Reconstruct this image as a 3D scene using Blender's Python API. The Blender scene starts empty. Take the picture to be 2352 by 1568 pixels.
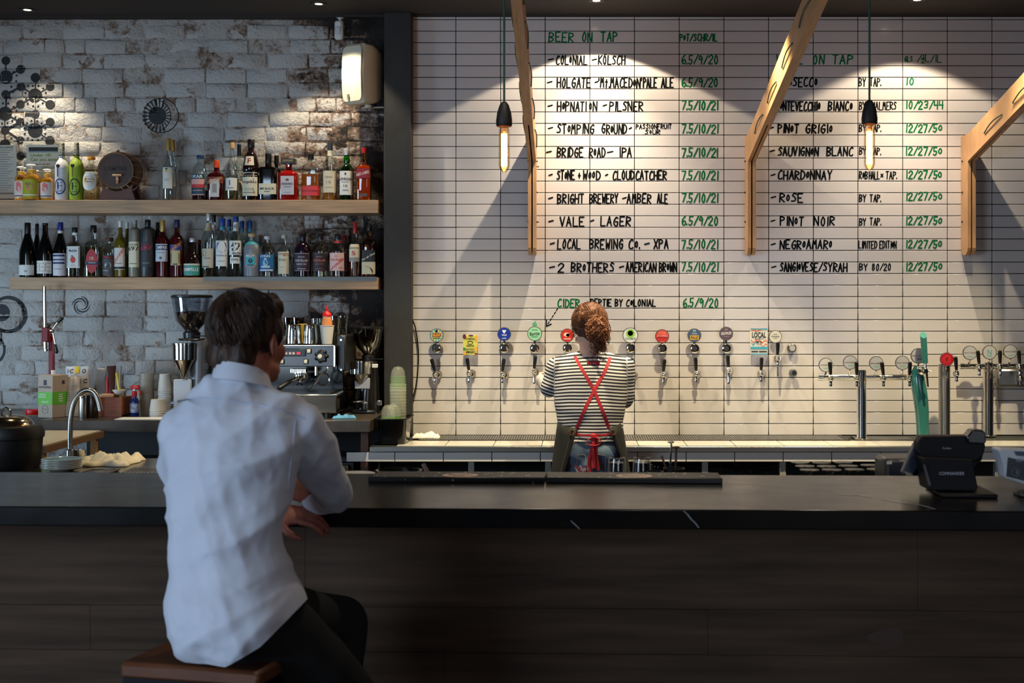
import bpy, bmesh, math, random
from mathutils import Vector, Matrix, noise, Euler
from mathutils.bvhtree import BVHTree
random.seed(7)
PI=math.pi; rnd=random.random; uni=random.uniform
SC=bpy.context.scene; COL=SC.collection
F=3100.0; CX=1315.0; CY=707.0; EZ=1.6

# ---------------- camera, world, lights, exposure ----------------
cd=bpy.data.cameras.new('camera'); cam=bpy.data.objects.new('camera',cd); COL.objects.link(cam)
cam.location=(0,0,EZ); cam.rotation_euler=(PI/2,0,0)
cd.sensor_width=36; cd.sensor_fit='HORIZONTAL'; cd.lens=F*36/2352
cd.shift_x=(1176-CX)/2352; cd.shift_y=(CY-784)/2352
cd.clip_start=.05; cd.clip_end=60
cd.dof.use_dof=True; cd.dof.focus_distance=7.75; cd.dof.aperture_fstop=7
SC.camera=cam
W=bpy.data.worlds.new('world'); SC.world=W; W.use_nodes=True
W.node_tree.nodes['Background'].inputs[0].default_value=(.52,.70,1,1)
W.node_tree.nodes['Background'].inputs[1].default_value=.05
def light(name,kind,loc,target,energy,color,**k):
    l=bpy.data.lights.new(name,kind); l.energy=energy; l.color=color
    for a,b in k.items(): setattr(l,a,b)
    o=bpy.data.objects.new(name,l); COL.objects.link(o); o.location=loc
    d=Vector(target)-Vector(loc); o.rotation_euler=d.to_track_quat('-Z','Y').to_euler()
    return o
# daylight through the shop front behind and to the left of the camera
light('window_daylight','AREA',(-3.4,.3,1.8),(-.7,3.3,1.2),122,(.60,.79,1),shape='RECTANGLE',size=2.0,size_y=1.8)
light('side_window_daylight','AREA',(-5.3,5.7,1.0),(-2.6,7.9,.85),42,(.50,.75,1),shape='RECTANGLE',size=2.0,size_y=1.3,spread=math.radians(95))
light('door_daylight','AREA',(2.8,-4.6,1.9),(1.0,6.5,1.8),60,(.86,.88,1),shape='RECTANGLE',size=3.0,size_y=2.2)
WARM=(1,.87,.64)
CEIL=3.3
LAMPS=[(-3.106,7.69,0),(-1.418,7.54,1),(.132,7.46,2),(1.90,7.44,3),(-5.0,7.5,4)]
# half angle of the crisp cone, its energy, its blend ; half angle of the hot core, its energy
LP=[(38,60,.55,22,12),(47,48,.30,26,14),(60.5,52,.06,46,135),(57,44,.18,40,95),(40,30,.5,20,6)]
for (x,y,i) in LAMPS:
    a,e,b,a2,e2=LP[i]
    light('downlight_spill','SPOT',(x,y,CEIL-.012),(x,y,0),e,WARM,spot_size=math.radians(2*a),spot_blend=b,shadow_soft_size=.012)
    light('downlight_core','SPOT',(x,y,CEIL-.012),(x,y+.05,0),e2,WARM,spot_size=math.radians(2*a2),spot_blend=.85,shadow_soft_size=.012)
for x,e in ((-2.3,34),(-.55,350),(.75,330),(2.1,330)):   # the room's other downlights, over the working aisle
    light('aisle_downlight','SPOT',(x,6.45,CEIL-.02),(x,6.75,0),e,(1,.86,.52),spot_size=math.radians(84),spot_blend=.7,shadow_soft_size=.04)
light('seating_fill','SPOT',(.55,2.3,CEIL-.02),(.3,2.8,0),22,(1,.86,.70),spot_size=math.radians(100),spot_blend=.8,shadow_soft_size=.06)  # unseen warm fill added to brighten the right side of the customer's shirt
for x in (-.1,1.5): light('bar_downlight','SPOT',(x,4.05,CEIL-.02),(x,4.0,0),42,(1,.86,.66),spot_size=math.radians(84),spot_blend=.8,shadow_soft_size=.04)
vs=SC.view_settings; SC.display_settings.display_device='sRGB'
vs.view_transform='Standard'; vs.look='None'; vs.gamma=1; vs.use_curve_mapping=False; vs.exposure=0.0
cy=SC.cycles
cy.max_bounces=10; cy.transparent_max_bounces=24; cy.sample_clamp_indirect=4; cy.caustics_reflective=False; cy.caustics_refractive=False
try: cy.use_denoising=True
except Exception: pass

# ---------------- helpers ----------------
def P(px,py,Y): return Vector(((px-CX)*Y/F,Y,EZ-(py-CY)*Y/F))
def lin(c):
    return tuple(((v/255)/12.92 if v/255<=.04045 else ((v/255+.055)/1.055)**2.4) for v in c)+(1,)
MATS={}
def mat(name,c,rough=.5,metal=0,bump=0,bs=40,var=0,vs_=8,c2=None,spec=None,emit=None,es=0,trans=0,coat=0,stretch=None,sheen=0,lo=.35,hi=.65,det=4):
    if name in MATS: return MATS[name]
    m=bpy.data.materials.new(name); m.use_nodes=True; MATS[name]=m
    n=m.node_tree.nodes; L=m.node_tree.links; p=n['Principled BSDF']; c=lin(c)
    p.inputs['Base Color'].default_value=c; p.inputs['Roughness'].default_value=rough; p.inputs['Metallic'].default_value=metal
    if spec is not None: p.inputs['Specular IOR Level'].default_value=spec
    if coat: p.inputs['Coat Weight'].default_value=coat; p.inputs['Coat Roughness'].default_value=.08
    if trans: p.inputs['Transmission Weight'].default_value=trans
    if sheen: p.inputs['Sheen Weight'].default_value=sheen
    if emit: p.inputs['Emission Color'].default_value=lin(emit); p.inputs['Emission Strength'].default_value=es
    if var or bump or c2:
        tc=n.new('ShaderNodeTexCoord'); mp=n.new('ShaderNodeMapping'); L.new(tc.outputs['Object'],mp.inputs[0])
        if stretch: mp.inputs['Scale'].default_value=stretch
    if var or c2:
        t=n.new('ShaderNodeTexNoise'); t.inputs['Scale'].default_value=vs_; t.inputs['Detail'].default_value=det; L.new(mp.outputs[0],t.inputs['Vector'])
        r=n.new('ShaderNodeValToRGB'); r.color_ramp.elements[0].position=lo; r.color_ramp.elements[1].position=hi
        if c2: a,b=c,lin(c2)
        else: a=tuple(v*(1-var) for v in c[:3])+(1,); b=tuple(min(1,v*(1+var)) for v in c[:3])+(1,)
        r.color_ramp.elements[0].color=a; r.color_ramp.elements[1].color=b
        L.new(t.outputs['Fac'],r.inputs[0]); L.new(r.outputs[0],p.inputs['Base Color'])
    if bump:
        t=n.new('ShaderNodeTexNoise'); t.inputs['Scale'].default_value=bs; t.inputs['Detail'].default_value=5; L.new(mp.outputs[0],t.inputs['Vector'])
        b=n.new('ShaderNodeBump'); b.inputs['Strength'].default_value=bump; b.inputs['Distance'].default_value=.01
        L.new(t.outputs['Fac'],b.inputs['Height']); L.new(b.outputs[0],p.inputs['Normal'])
    return m
def glass(name,tint=(255,255,255),refl=.9,rough=.03,base=.06):
    """thin walled glass: clear tinted film with a sheen that grows at grazing angles"""
    if name in MATS: return MATS[name]
    m=bpy.data.materials.new(name); m.use_nodes=True; MATS[name]=m
    n=m.node_tree.nodes; L=m.node_tree.links; n.remove(n['Principled BSDF']); out=n['Material Output']
    t=n.new('ShaderNodeBsdfTransparent'); t.inputs[0].default_value=lin(tint)
    g=n.new('ShaderNodeBsdfGlossy'); g.inputs['Roughness'].default_value=rough; g.inputs[0].default_value=(refl,refl,refl,1)
    lw=n.new('ShaderNodeLayerWeight'); lw.inputs[0].default_value=.35
    mr=n.new('ShaderNodeMapRange'); mr.inputs[3].default_value=base; mr.inputs[4].default_value=.75
    mx=n.new('ShaderNodeMixShader'); L.new(lw.outputs['Facing'],mr.inputs[0]); L.new(mr.outputs[0],mx.inputs[0])
    L.new(t.outputs[0],mx.inputs[1]); L.new(g.outputs[0],mx.inputs[2]); L.new(mx.outputs[0],out.inputs[0])
    return m
def tag(o,label=None,cat=None,group=None,kind=None):
    for k,v in (('label',label),('category',cat),('group',group),('kind',kind)):
        if v: o[k]=v
    return o
def wm(o):
    M=Matrix.Identity(4)
    while o is not None:
        M=o.matrix_basis@M if False else (Matrix.LocRotScale(o.location,o.rotation_euler,o.scale)@M); o=o.parent
    return M
def thing(name,label,cat,loc=(0,0,0),rz=0,group=None):
    o=bpy.data.objects.new(name,None); o.empty_display_size=.05; COL.objects.link(o)
    o.location=loc; o.rotation_euler=(0,0,rz); return tag(o,label,cat,group)
def frame(axis,up=(0,0,1)):
    z=Vector(axis).normalized(); u=Vector(up)
    if abs(z.dot(u))>.98: u=Vector((0,1,0)) if abs(z.y)<.9 else Vector((1,0,0))
    x=u.cross(z).normalized(); y=z.cross(x); return x,y,z
class MB:
    def __init__(s): s.v=[]; s.f=[]; s.M=None
    def add(s,vs,fs):
        k=len(s.v); s.v+= [Vector(v) for v in vs]; s.f+=[tuple(i+k for i in f) for f in fs]; return s
    def box(s,c,sz,rz=0,bev=0,M=None):
        hx,hy,hz=sz[0]/2,sz[1]/2,sz[2]/2; c=Vector(c); R=M if M is not None else Matrix.Rotation(rz,3,'Z')
        if not bev:
            vs=[Vector((x*hx,y*hy,z*hz)) for z in(-1,1) for y in(-1,1) for x in(-1,1)]
            fs=[(0,2,3,1),(4,5,7,6),(0,1,5,4),(2,6,7,3),(0,4,6,2),(1,3,7,5)]
            return s.add([c+R@v for v in vs],fs)
        b=min(bev,hx*.95,hy*.95,hz*.95); vs=[];idx={}
        for x in(-1,1):
            for y in(-1,1):
                for z in(-1,1):
                    for a in range(3):
                        v=[x*(hx-b),y*(hy-b),z*(hz-b)]; v[a]=(x*hx,y*hy,z*hz)[a]
                        idx[(x,y,z,a)]=len(vs); vs.append(Vector(v))
        fs=[]
        for a in range(3):
            o1,o2=[i for i in range(3) if i!=a]
            for sg in(-1,1):
                q=[]
                for (i,j) in((-1,-1),(1,-1),(1,1),(-1,1)):
                    k=[0,0,0];k[a]=sg;k[o1]=i;k[o2]=j;q.append(idx[(*k,a)])
                if (sg>0)==(a==1): q=q[::-1]
                fs.append(tuple(q))
            for i in(-1,1):
                for j in(-1,1):
                    k0=[0,0,0];k1=[0,0,0];k0[a]=-1;k1[a]=1
                    for k in(k0,k1): k[o1]=i;k[o2]=j
                    fs.append((idx[(*k0,o1)],idx[(*k1,o1)],idx[(*k1,o2)],idx[(*k0,o2)]))
        for x in(-1,1):
            for y in(-1,1):
                for z in(-1,1): fs.append(tuple(idx[(x,y,z,a)] for a in range(3)))
        out=[]
        for f in fs:
            p=[vs[i] for i in f]; nn=(p[1]-p[0]).cross(p[2]-p[0]); cc=sum(p,Vector())/len(p)
            out.append(f if nn.dot(cc)>=0 else f[::-1])
        return s.add([c+R@v for v in vs],out)
    def lathe(s,prof,c=(0,0,0),n=20,axis=(0,0,1),rf=None,a0=0,a1=2*PI,cap=True):
        x,y,z=frame(axis) if tuple(axis)!=(0,0,1) else (Vector((1,0,0)),Vector((0,1,0)),Vector((0,0,1)))
        c=Vector(c); full=abs(a1-a0-2*PI)<1e-6; m=n if full else n+1; k=len(s.v)
        for (r,h) in prof:
            for i in range(m):
                a=a0+(a1-a0)*i/n; q=r*(rf(a) if rf else 1)
                s.v.append(c+x*math.cos(a)*q+y*math.sin(a)*q+z*h)
        for j in range(len(prof)-1):
            for i in range(n):
                i2=(i+1)%m; s.f.append((k+j*m+i,k+j*m+i2,k+(j+1)*m+i2,k+(j+1)*m+i))
        if full and cap:
            if prof[0][0]>1e-5: s.f.append(tuple(k+i for i in range(m))[::-1])
            if prof[-1][0]>1e-5: s.f.append(tuple(k+(len(prof)-1)*m+i for i in range(m)))
        return s
    def cyl(s,p0,p1,r0,r1=None,n=14):
        p0=Vector(p0);p1=Vector(p1);return s.lathe([(r0,0),(r0 if r1 is None else r1,(p1-p0).length)],p0,n,axis=(p1-p0))
    def cap(s,p0,p1,r0,r1=None,n=12):
        p0=Vector(p0);p1=Vector(p1);r1=r0 if r1 is None else r1;L=(p1-p0).length
        pr=[(r0*math.sin(t*PI/8)+1e-4*(t==0),-r0*math.cos(t*PI/8)) for t in range(4)]+[(r0,0),(r1,L)]+[(r1*math.cos(t*PI/8)+1e-4*(t==4),L+r1*math.sin(t*PI/8)) for t in range(1,5)]
        return s.lathe(pr,p0,n,axis=(p1-p0) if L>1e-6 else (0,0,1))
    def ell(s,c,r,R=None,n=16,m=10):
        c=Vector(c);k=len(s.v);R=R if R is not None else Matrix.Identity(3)
        for j in range(m+1):
            t=PI*j/m; q=max(math.sin(t),1e-4)
            for i in range(n):
                a=2*PI*i/n; s.v.append(c+R@Vector((r[0]*q*math.cos(a),r[1]*q*math.sin(a),-r[2]*math.cos(t))))
        for j in range(m):
            for i in range(n):
                i2=(i+1)%n; s.f.append((k+j*n+i,k+j*n+i2,k+(j+1)*n+i2,k+(j+1)*n+i))
        s.f.append(tuple(k+i for i in range(n))[::-1]); s.f.append(tuple(k+m*n+i for i in range(n)))
        return s
    def tube(s,pts,r,n=8,rr=None,closed=False,flat=1):
        pts=[Vector(p) for p in pts];k=len(s.v);N=len(pts);up=None
        for j,p in enumerate(pts):
            a=pts[j-1] if j or closed else p; b=pts[(j+1)%N] if j<N-1 or closed else p
            z=(b-a).normalized()
            if up is None: x,y,_=frame(z)
            else:
                x=(up-z*up.dot(z)).normalized(); y=z.cross(x)
            up=x; q=rr[j] if rr else r
            for i in range(n):
                t=2*PI*i/n; s.v.append(p+x*math.cos(t)*q+y*math.sin(t)*q*flat)
        for j in range(N if closed else N-1):
            j2=(j+1)%N
            for i in range(n): s.f.append((k+j*n+i,k+j*n+(i+1)%n,k+j2*n+(i+1)%n,k+j2*n+i))
        if not closed:
            s.f.append(tuple(k+i for i in range(n))[::-1]); s.f.append(tuple(k+(N-1)*n+i for i in range(n)))
        return s
    def prism(s,poly,d,M=None):
        """poly: 2d points in xz plane (ccw seen from -y), extruded along +y by d"""
        n=len(poly);k=len(s.v);M=M or Matrix.Identity(4)
        s.v+=[M@Vector((x,0,z)) for x,z in poly]+[M@Vector((x,d,z)) for x,z in poly]
        s.f.append(tuple(k+i for i in range(n)));s.f.append(tuple(k+n+i for i in range(n))[::-1])
        for i in range(n):
            j=(i+1)%n;s.f.append((k+j,k+i,k+n+i,k+n+j))
        return s
    def loft(s,secs,n=24):
        """secs: (centre, a, b, rotz) horizontal ellipses"""
        k=len(s.v)
        for (c,a,b,r) in secs:
            c=Vector(c)
            for i in range(n):
                t=2*PI*i/n;x=a*math.cos(t);y=b*math.sin(t)
                s.v.append(c+Vector((x*math.cos(r)-y*math.sin(r),x*math.sin(r)+y*math.cos(r),0)))
        for j in range(len(secs)-1):
            for i in range(n): s.f.append((k+j*n+i,k+j*n+(i+1)%n,k+(j+1)*n+(i+1)%n,k+(j+1)*n+i))
        s.f.append(tuple(k+i for i in range(n))[::-1]); s.f.append(tuple(k+(len(secs)-1)*n+i for i in range(n)))
        return s
    def mesh(s,name,M=None):
        me=bpy.data.meshes.new(name); me.from_pydata([M@v for v in s.v] if M else s.v,[],s.f); me.update(); return me
    def build(s,name,m,parent=None,smooth=True,local=False,ang=38,label=None,kind=None,fix=False):
        M=None
        if parent is not None and not local: M=wm(parent).inverted()
        me=s.mesh(name,M)
        if fix:
            b=bmesh.new();b.from_mesh(me);bmesh.ops.recalc_face_normals(b,faces=b.faces);b.to_mesh(me);b.free()
        if smooth:
            me.polygons.foreach_set('use_smooth',[True]*len(me.polygons)); me.set_sharp_from_angle(angle=math.radians(ang))
        me.materials.append(m); o=bpy.data.objects.new(name,me); COL.objects.link(o); o.parent=parent
        return tag(o,label,None,None,kind)
def copy_tree(o,parent=None):
    c=o.copy(); COL.objects.link(c); c.parent=parent
    for ch in list(o.children): copy_tree(ch,c)
    return c
def circ(r,n=24,cx=0,cz=0,a0=0): return [(cx+r*math.cos(a0+2*PI*i/n),cz+r*math.sin(a0+2*PI*i/n)) for i in range(n)]
# text, laid on any surface through a map (u,v in metres from the text's centre) -> point
FONTC={}
def glyphs(txt,bold=0,shear=0):
    k=(txt,bold,shear)
    if k not in FONTC:
        c=bpy.data.curves.new('t','FONT'); c.body=txt; c.offset=bold; c.shear=shear; c.resolution_u=2; c.size=1
        o=bpy.data.objects.new('t',c); COL.objects.link(o); bpy.context.view_layer.update()
        me=bpy.data.meshes.new_from_object(o.evaluated_get(bpy.context.evaluated_depsgraph_get()))
        vs=[v.co.copy() for v in me.vertices]; fs=[tuple(p.vertices) for p in me.polygons]
        bpy.data.objects.remove(o); bpy.data.curves.remove(c); bpy.data.meshes.remove(me)
        x0=min(v.x for v in vs);x1=max(v.x for v in vs);y0=min(v.y for v in vs);y1=max(v.y for v in vs)
        FONTC[k]=([((v.x-x0)/(x1-x0)-.5,(v.y-y0)/(y1-y0)-.5) for v in vs],fs)
    return FONTC[k]
def text(mb,txt,w,h,fn,bold=.01,shear=0,rot=0):
    vs,fs=glyphs(txt,bold,shear); c,s=math.cos(rot),math.sin(rot)
    return mb.add([fn(u*w*c-v*h*s,u*w*s+v*h*c) for u,v in vs],fs)
def flat(c,dy=0):
    c=Vector(c); return lambda u,v:c+Vector((u,dy,v))
# common materials
BLK=mat('black_plastic',(16,16,17),.35); CHR=mat('polished_chrome',(225,222,215),.12,1); STL=mat('brushed_steel',(168,164,156),.3,1,bump=.05,bs=30,stretch=(1,40,40))
WHT=mat('white_plastic',(225,222,214),.4); PAPER=mat('white_paper',(228,226,220),.7); INKB=mat('black_ink',(10,12,12),.85,spec=.08); INKG=mat('green_ink',(16,104,56),.85,spec=.08)
DKST=mat('dark_gunmetal',(58,56,54),.35,.9,bump=.08,bs=60)
def frost(name,c,a,rough=.3):
    m=bpy.data.materials.new(name); m.use_nodes=True; n=m.node_tree.nodes; L=m.node_tree.links; p=n['Principled BSDF']; p.inputs['Base Color'].default_value=lin(c); p.inputs['Roughness'].default_value=rough; p.inputs['Alpha'].default_value=a
    return m
RIM=mat('badge_rim_metal',(120,118,114),.38,.9)
RED=mat('red_plastic',(196,20,24),.35)
# ---------------- room ----------------
def st(o): o['kind']='structure'; return o
CM=mat('dark_ceiling_paint',(50,45,42),.85,bump=.03,bs=60)
st(MB().box((0,3.1,CEIL+.05),(12,10.4,.1)).build('ceiling',CM))
st(MB().box((0,3.1,-.05),(12,10.4,.1)).build('floor',mat('dark_timber_floor',(52,42,34),.5,var=.4,vs_=3,stretch=(1,8,1),bump=.05)))
st(MB().box((-5.4,3.1,CEIL/2),(.1,10.4,CEIL)).build('wall_left',mat('grey_wall_paint',(70,68,68),.8)))
st(MB().box((4.6,3.1,CEIL/2),(.1,10.4,CEIL)).build('wall_right',mat('dark_wall_paint',(44,40,38),.8)))
TW=7.84; TS=TW/F; BW=7.97; BS=BW/F
# tiled wall
gx0=(944.5-CX)*TS
wt=st(MB().box(((gx0+4.5)/2,TW+.05+.006,CEIL/2),(4.5-gx0,.1,CEIL)).build('wall_back',mat('dark_green_grout',(24,36,30),.9,bump=.1,bs=300)))
tmat=mat('glazed_white_tile',(206,197,194),.16,bump=.02,bs=14,spec=.5)
n=tmat.node_tree.nodes; oi=n.new('ShaderNodeObjectInfo')
pitchx=102.6*TS; pitchz=26.5*TS
tb=MB().box((0,0,0),(pitchx-.0042,.008,pitchz-.0042),bev=.0014).mesh('tile'); tb.polygons.foreach_set('use_smooth',[True]*len(tb.polygons)); tb.set_sharp_from_angle(angle=.3); tb.materials.append(tmat)
rest=MB(); cnt=0; order=[]
for r in range(-1,36):
    for c in range(0,34): order.append((r,c))
for r,c in order:
    x=gx0+(c+.5)*pitchx; z=EZ-(45.1+26.5*(r+.5)-CY)*TS
    ztop=z+pitchz/2; h=pitchz
    if ztop>CEIL-.002: h=CEIL-.002-(z-pitchz/2); z=CEIL-.002-h/2
    px=CX+x/TS
    if h<pitchz-.001 or px>2330 or cnt>=300 or (r>=22 and 1240<px<1460) :
        rest.box((x,TW+.001+uni(-.0003,.0003),z),(pitchx-.0042,.008,h-.0042),bev=.0014)
    else:
        o=bpy.data.objects.new('tile',tb); COL.objects.link(o); o.parent=wt; o.location=(x,TW+.001+uni(-.0004,.0004),z)
        o.rotation_euler=(math.radians(uni(-.22,.22)),0,math.radians(uni(-.12,.12))); cnt+=1
rest.build('tile',tmat,wt,kind='stuff')
# painted brick wall
def brickmat(name,lo,hi,base=(206,200,194)):
    m=bpy.data.materials.new(name); m.use_nodes=True; n=m.node_tree.nodes; L=m.node_tree.links; p=n['Principled BSDF']; p.inputs['Roughness'].default_value=.62
    g=n.new('ShaderNodeNewGeometry')
    def nz(s,d,sc=(1,1,1),w=0):
        mp=n.new('ShaderNodeMapping'); mp.inputs['Scale'].default_value=sc; mp.inputs['Location'].default_value=(w,w,w); L.new(g.outputs['Position'],mp.inputs[0])
        t=n.new('ShaderNodeTexNoise'); t.inputs['Scale'].default_value=s; t.inputs['Detail'].default_value=d; t.inputs['Roughness'].default_value=.62; L.new(mp.outputs[0],t.inputs['Vector']); return t.outputs['Fac']
    def ma(op,a,b):
        q=n.new('ShaderNodeMath'); q.operation=op
        for i,v in enumerate((a,b)):
            if isinstance(v,(int,float)): q.inputs[i].default_value=v
            else: L.new(v,q.inputs[i])
        return q.outputs[0]
    # soiling is heavier towards the pillar and just under the ceiling by it
    sx=n.new('ShaderNodeSeparateXYZ'); L.new(g.outputs['Position'],sx.inputs[0])
    mr=n.new('ShaderNodeMapRange'); mr.inputs[1].default_value=-1.75; mr.inputs[2].default_value=-1.15; mr.inputs[3].default_value=0; mr.inputs[4].default_value=.23; L.new(sx.outputs[0],mr.inputs[0])
    big=nz(2.2,3,w=4); mid=nz(11,6,w=2); fine=nz(60,6)
    s=ma('ADD',ma('ADD',ma('MULTIPLY',big,.34),ma('MULTIPLY',mid,.52)),ma('MULTIPLY',fine,.26)); s=ma('ADD',s,mr.outputs[0])
    r=n.new('ShaderNodeValToRGB'); e=r.color_ramp.elements; e[0].position=lo; e[0].color=lin(base); e[1].position=hi; e[1].color=lin((44,34,30))
    q=r.color_ramp.elements.new((lo+hi)/2); q.color=lin((140,112,92))
    L.new(s,r.inputs[0]); L.new(r.outputs[0],p.inputs['Base Color'])
    h=ma('ADD',ma('MULTIPLY',mid,1.0),ma('ADD',ma('MULTIPLY',fine,.62),ma('MULTIPLY',nz(190,3),.15)))
    b=n.new('ShaderNodeBump'); b.inputs['Strength'].default_value=.85; b.inputs['Distance'].default_value=.03; L.new(h,b.inputs['Height']); L.new(b.outputs[0],p.inputs['Normal'])
    return m
BM=brickmat('painted_brick',.645,.80); MM=brickmat('painted_mortar',.55,.72,(196,188,180))
bx0,bx1,bz0,bz1=-5.3,-1.07,.0,CEIL
# the mortar bed: one uneven sheet, in places proud of the bricks
gm=MB(); nx=int((bx1+4.4)/.011); nzc=int((CEIL-.9)/.011)
for j in range(nzc+1):
    for i in range(nx+1):
        x=-4.4+(bx1+4.4)*i/nx; z=.9+(CEIL-.9)*j/nzc
        h=noise.fractal(Vector((x*7,3,z*9)),.9,2.1,4)*.0085+noise.noise(Vector((x*1.6,8,z*1.9)))*.007
        gm.v.append(Vector((x,BW-.0035-h*1.05-max(0,(x+1.5))*.012,z)))
for j in range(nzc):
    for i in range(nx):
        k=j*(nx+1)+i; gm.f.append((k,k+1,k+nx+2,k+nx+1))
bw=st(MB().box(((bx0+bx1)/2,BW+.08,CEIL/2),(bx1-bx0,.1,CEIL)).build('wall_brick',MM)); bw.name='wall_back_brick'
gm.build('mortar',MM,bw,ang=80)
bvar=[]
bl=(94*BS-.006,.03,33.5*BS-.007)
for L_ in (1,.47):
    for k in range(7):
        b=bmesh.new(); bmesh.ops.create_cube(b,size=1); 
        for v in b.verts: v.co=Vector((v.co.x*bl[0]*L_,v.co.y*bl[1],v.co.z*bl[2]))
        bmesh.ops.bevel(b,geom=b.edges[:],offset=.0055,segments=1,affect='EDGES')
        for v in b.verts: v.co+=Vector((uni(-.0045,.0045),uni(-.003,.003),uni(-.004,.004)))
        me=bpy.data.meshes.new('brick'); b.to_mesh(me); b.free(); me.materials.append(BM)
        me.polygons.foreach_set('use_smooth',[True]*len(me.polygons)); me.set_sharp_from_angle(angle=1.1)
        bvar.append((L_,me))
full=[m for l,m in bvar if l==1]; half=[m for l,m in bvar if l<1]
extra=MB(); nb=0
row=0
while True:
    zc=EZ-(57+33.5*(row+.5)-CY)*BS
    if zc<.98: break
    header=(row%6==5); x=-4.34+ (0 if row%2 else .12)*1+uni(-.02,.02)
    while x<bx1-.02:
        hf=header or rnd()<.10; w=(94*BS)*(.49 if hf else 1)
        xx=x+w/2; x+=w
        if xx>bx1-.03: break
        me=random.choice(half if hf else full)
        if nb>=300 or xx<-3.48: extra.box((xx,BW+.004,zc),(w-.01,.03,bl[2]),bev=.005); continue
        if rnd()<.025 and not(-3.6<xx<-3.0): continue      # a knocked-out brick, filled with mortar
        o=bpy.data.objects.new('brick',me); COL.objects.link(o); o.parent=bw
        o.location=(xx,BW+.0065+uni(-.005,.005),zc+uni(-.003,.003)); o.rotation_euler=(uni(-.03,.03),uni(-.012,.012),uni(-.02,.02)); nb+=1
    row+=1
if extra.v: extra.build('brick',BM,bw,kind='stuff')
print('bricks',nb,'tiles',cnt)
# pillar
pl=thing('steel_column','dark steel column standing between brick wall and tiled wall','column',(-1.005,7.80,0))
MB().box((-1.005,7.83,CEIL/2),(.16,.15,CEIL),bev=.004).build('shaft',mat('blackened_steel',(40,38,36),.7,0,bump=.15,bs=35,var=.25,vs_=5,stretch=(1,1,.4)),pl)
MB().box((-.953,7.745,.93),(.06,.012,.10),bev=.002).build('base_patch',mat('flaking_paint',(120,112,92),.8,c2=(30,28,26),vs_=60),pl)
# ---------------- handwriting on the tiles ----------------
G={'A':'00 38 60|13 53','B':'00 08|~08 57 55 04|~04 53 51 00','C':'~67 48 15 11 40 61','D':'00 08|~08 47 64 41 00','E':'60 00 08 68|04 44','F':'00 08 68|04 44',
'G':'~67 48 15 12 40 62|62 64 34','H':'00 08|60 68|04 64','I':'30 38','K':'00 08|68 04 60','L':'08 00 60','M':'00 18 34 58 60','N':'00 08 60 68','O':'~38 15 12 30 52 56 38',
'P':'00 08|~08 57 55 04','R':'00 08|~08 57 55 04|04 60','S':'~67 38 16 35 53 41 01','T':'08 68|38 30','U':'~08 02 30 62 68','V':'08 30 68','W':'08 10 35 50 68','X':'08 60|00 68','Y':'08 34 68|34 30','Z':'08 68 00 60',
'0':'~38 15 12 30 52 56 38','1':'30 38','2':'~06 38 66 33 00|00 60','3':'~07 48 55 24|~24 53 41 01','4':'08 04 64|58 50','5':'68 18 14|~14 54 52 30 01','6':'~58 15 11 40 62 44 12','7':'08 68 20','8':'~38 16 44 52 30 12 24 56 38','9':'~65 38 15 34 66|66 50',
'/':'00 68','-':'04 65','.':'31 30',"'":'38 36','+':'32 36|14 54','x':'12 55|52 15','t':'37 30|15 55'}
def smoothp(p):
    out=[];n=len(p)
    for i in range(n-1):
        a=p[max(i-1,0)];b=p[i];c=p[i+1];d=p[min(i+2,n-1)]
        for t in (0,.25,.5,.75):
            out.append(tuple(.5*(2*b[k]+(c[k]-a[k])*t+(2*a[k]-5*b[k]+4*c[k]-d[k])*t*t+(3*b[k]-a[k]-3*c[k]+d[k])*t**3) for k in(0,1)))
    out.append(p[-1]);return out
def stroke(mb,pts,w,y):
    y0=y
    for i in range(len(pts)-1):
        a=Vector(pts[i]);b=Vector(pts[i+1]);d=(b-a)
        if d.length<1e-6: continue
        nrm=Vector((-d.y,d.x)).normalized()*w/2; y=y0-uni(0,.0006)
        mb.add([Vector((q.x,y,q.y)) for q in (a-nrm,b-nrm,b+nrm,a+nrm)],[(0,1,2,3)])
    for q in pts:
        y=y0-uni(0,.0006); k=len(mb.v); mb.v+=[Vector((q[0]+w/2*math.cos(t*PI/3),y,q[1]+w/2*math.sin(t*PI/3))) for t in range(6)]; mb.f.append(tuple(k+t for t in range(6)))
YI=TW-.0042
def write(mb,s,x0,x1,yt,yb,w=3.3):
    """s between pixel columns x0..x1 and rows yt..yb on the tiled wall"""
    s0=s; adv=[]
    for ch in s: adv.append({'I':3.6,'1':4,'.':2,"'":2.2,' ':5,'o':5.8,'/':7,'^':0,'-':8}.get(ch,8))
    tot=sum(adv)-2; x=0
    X0=(x0-CX)*TS;X1=(x1-CX)*TS;zb=EZ-(yb-CY)*TS;zt=EZ-(yt-CY)*TS; sx=(X1-X0)/tot; sz=(zt-zb)/8
    for ch,a in zip(s,adv):
        k=.64 if ch=='o' else 1; g=G.get('O' if ch=='o' else ch)
        if ch=='^': # umlaut over the letter before
            for dx in(-5.6,-3): stroke(mb,[(X0+(x+dx)*sx,zt+.006),(X0+(x+dx)*sx,zt+.008)],w*TS,YI)
            continue
        if g:
            off=-3 if (ch in "1I.'") else 0
            if ch in "1I": off=-1.6
            jx,jz=uni(-.25,.25),uni(-.35,.35); sl=uni(.0,.12)
            for part in g.split('|'):
                sm=part[0]=='~'; pts=[(int(q[0]),int(q[1])) for q in part.strip('~').split()]
                if sm: pts=smoothp(pts)
                stroke(mb,[(X0+(x+off+jx+(q[0]+sl*q[1])*(k if k<1 else 1)*.92+uni(-.06,.06))*sx, zb+((q[1]*k+(1.6 if k<1 else 0))+jz)*sz) for q in pts],w*TS,YI)
        x+=a
Z1=lambda a:1100+a/2.24
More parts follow.
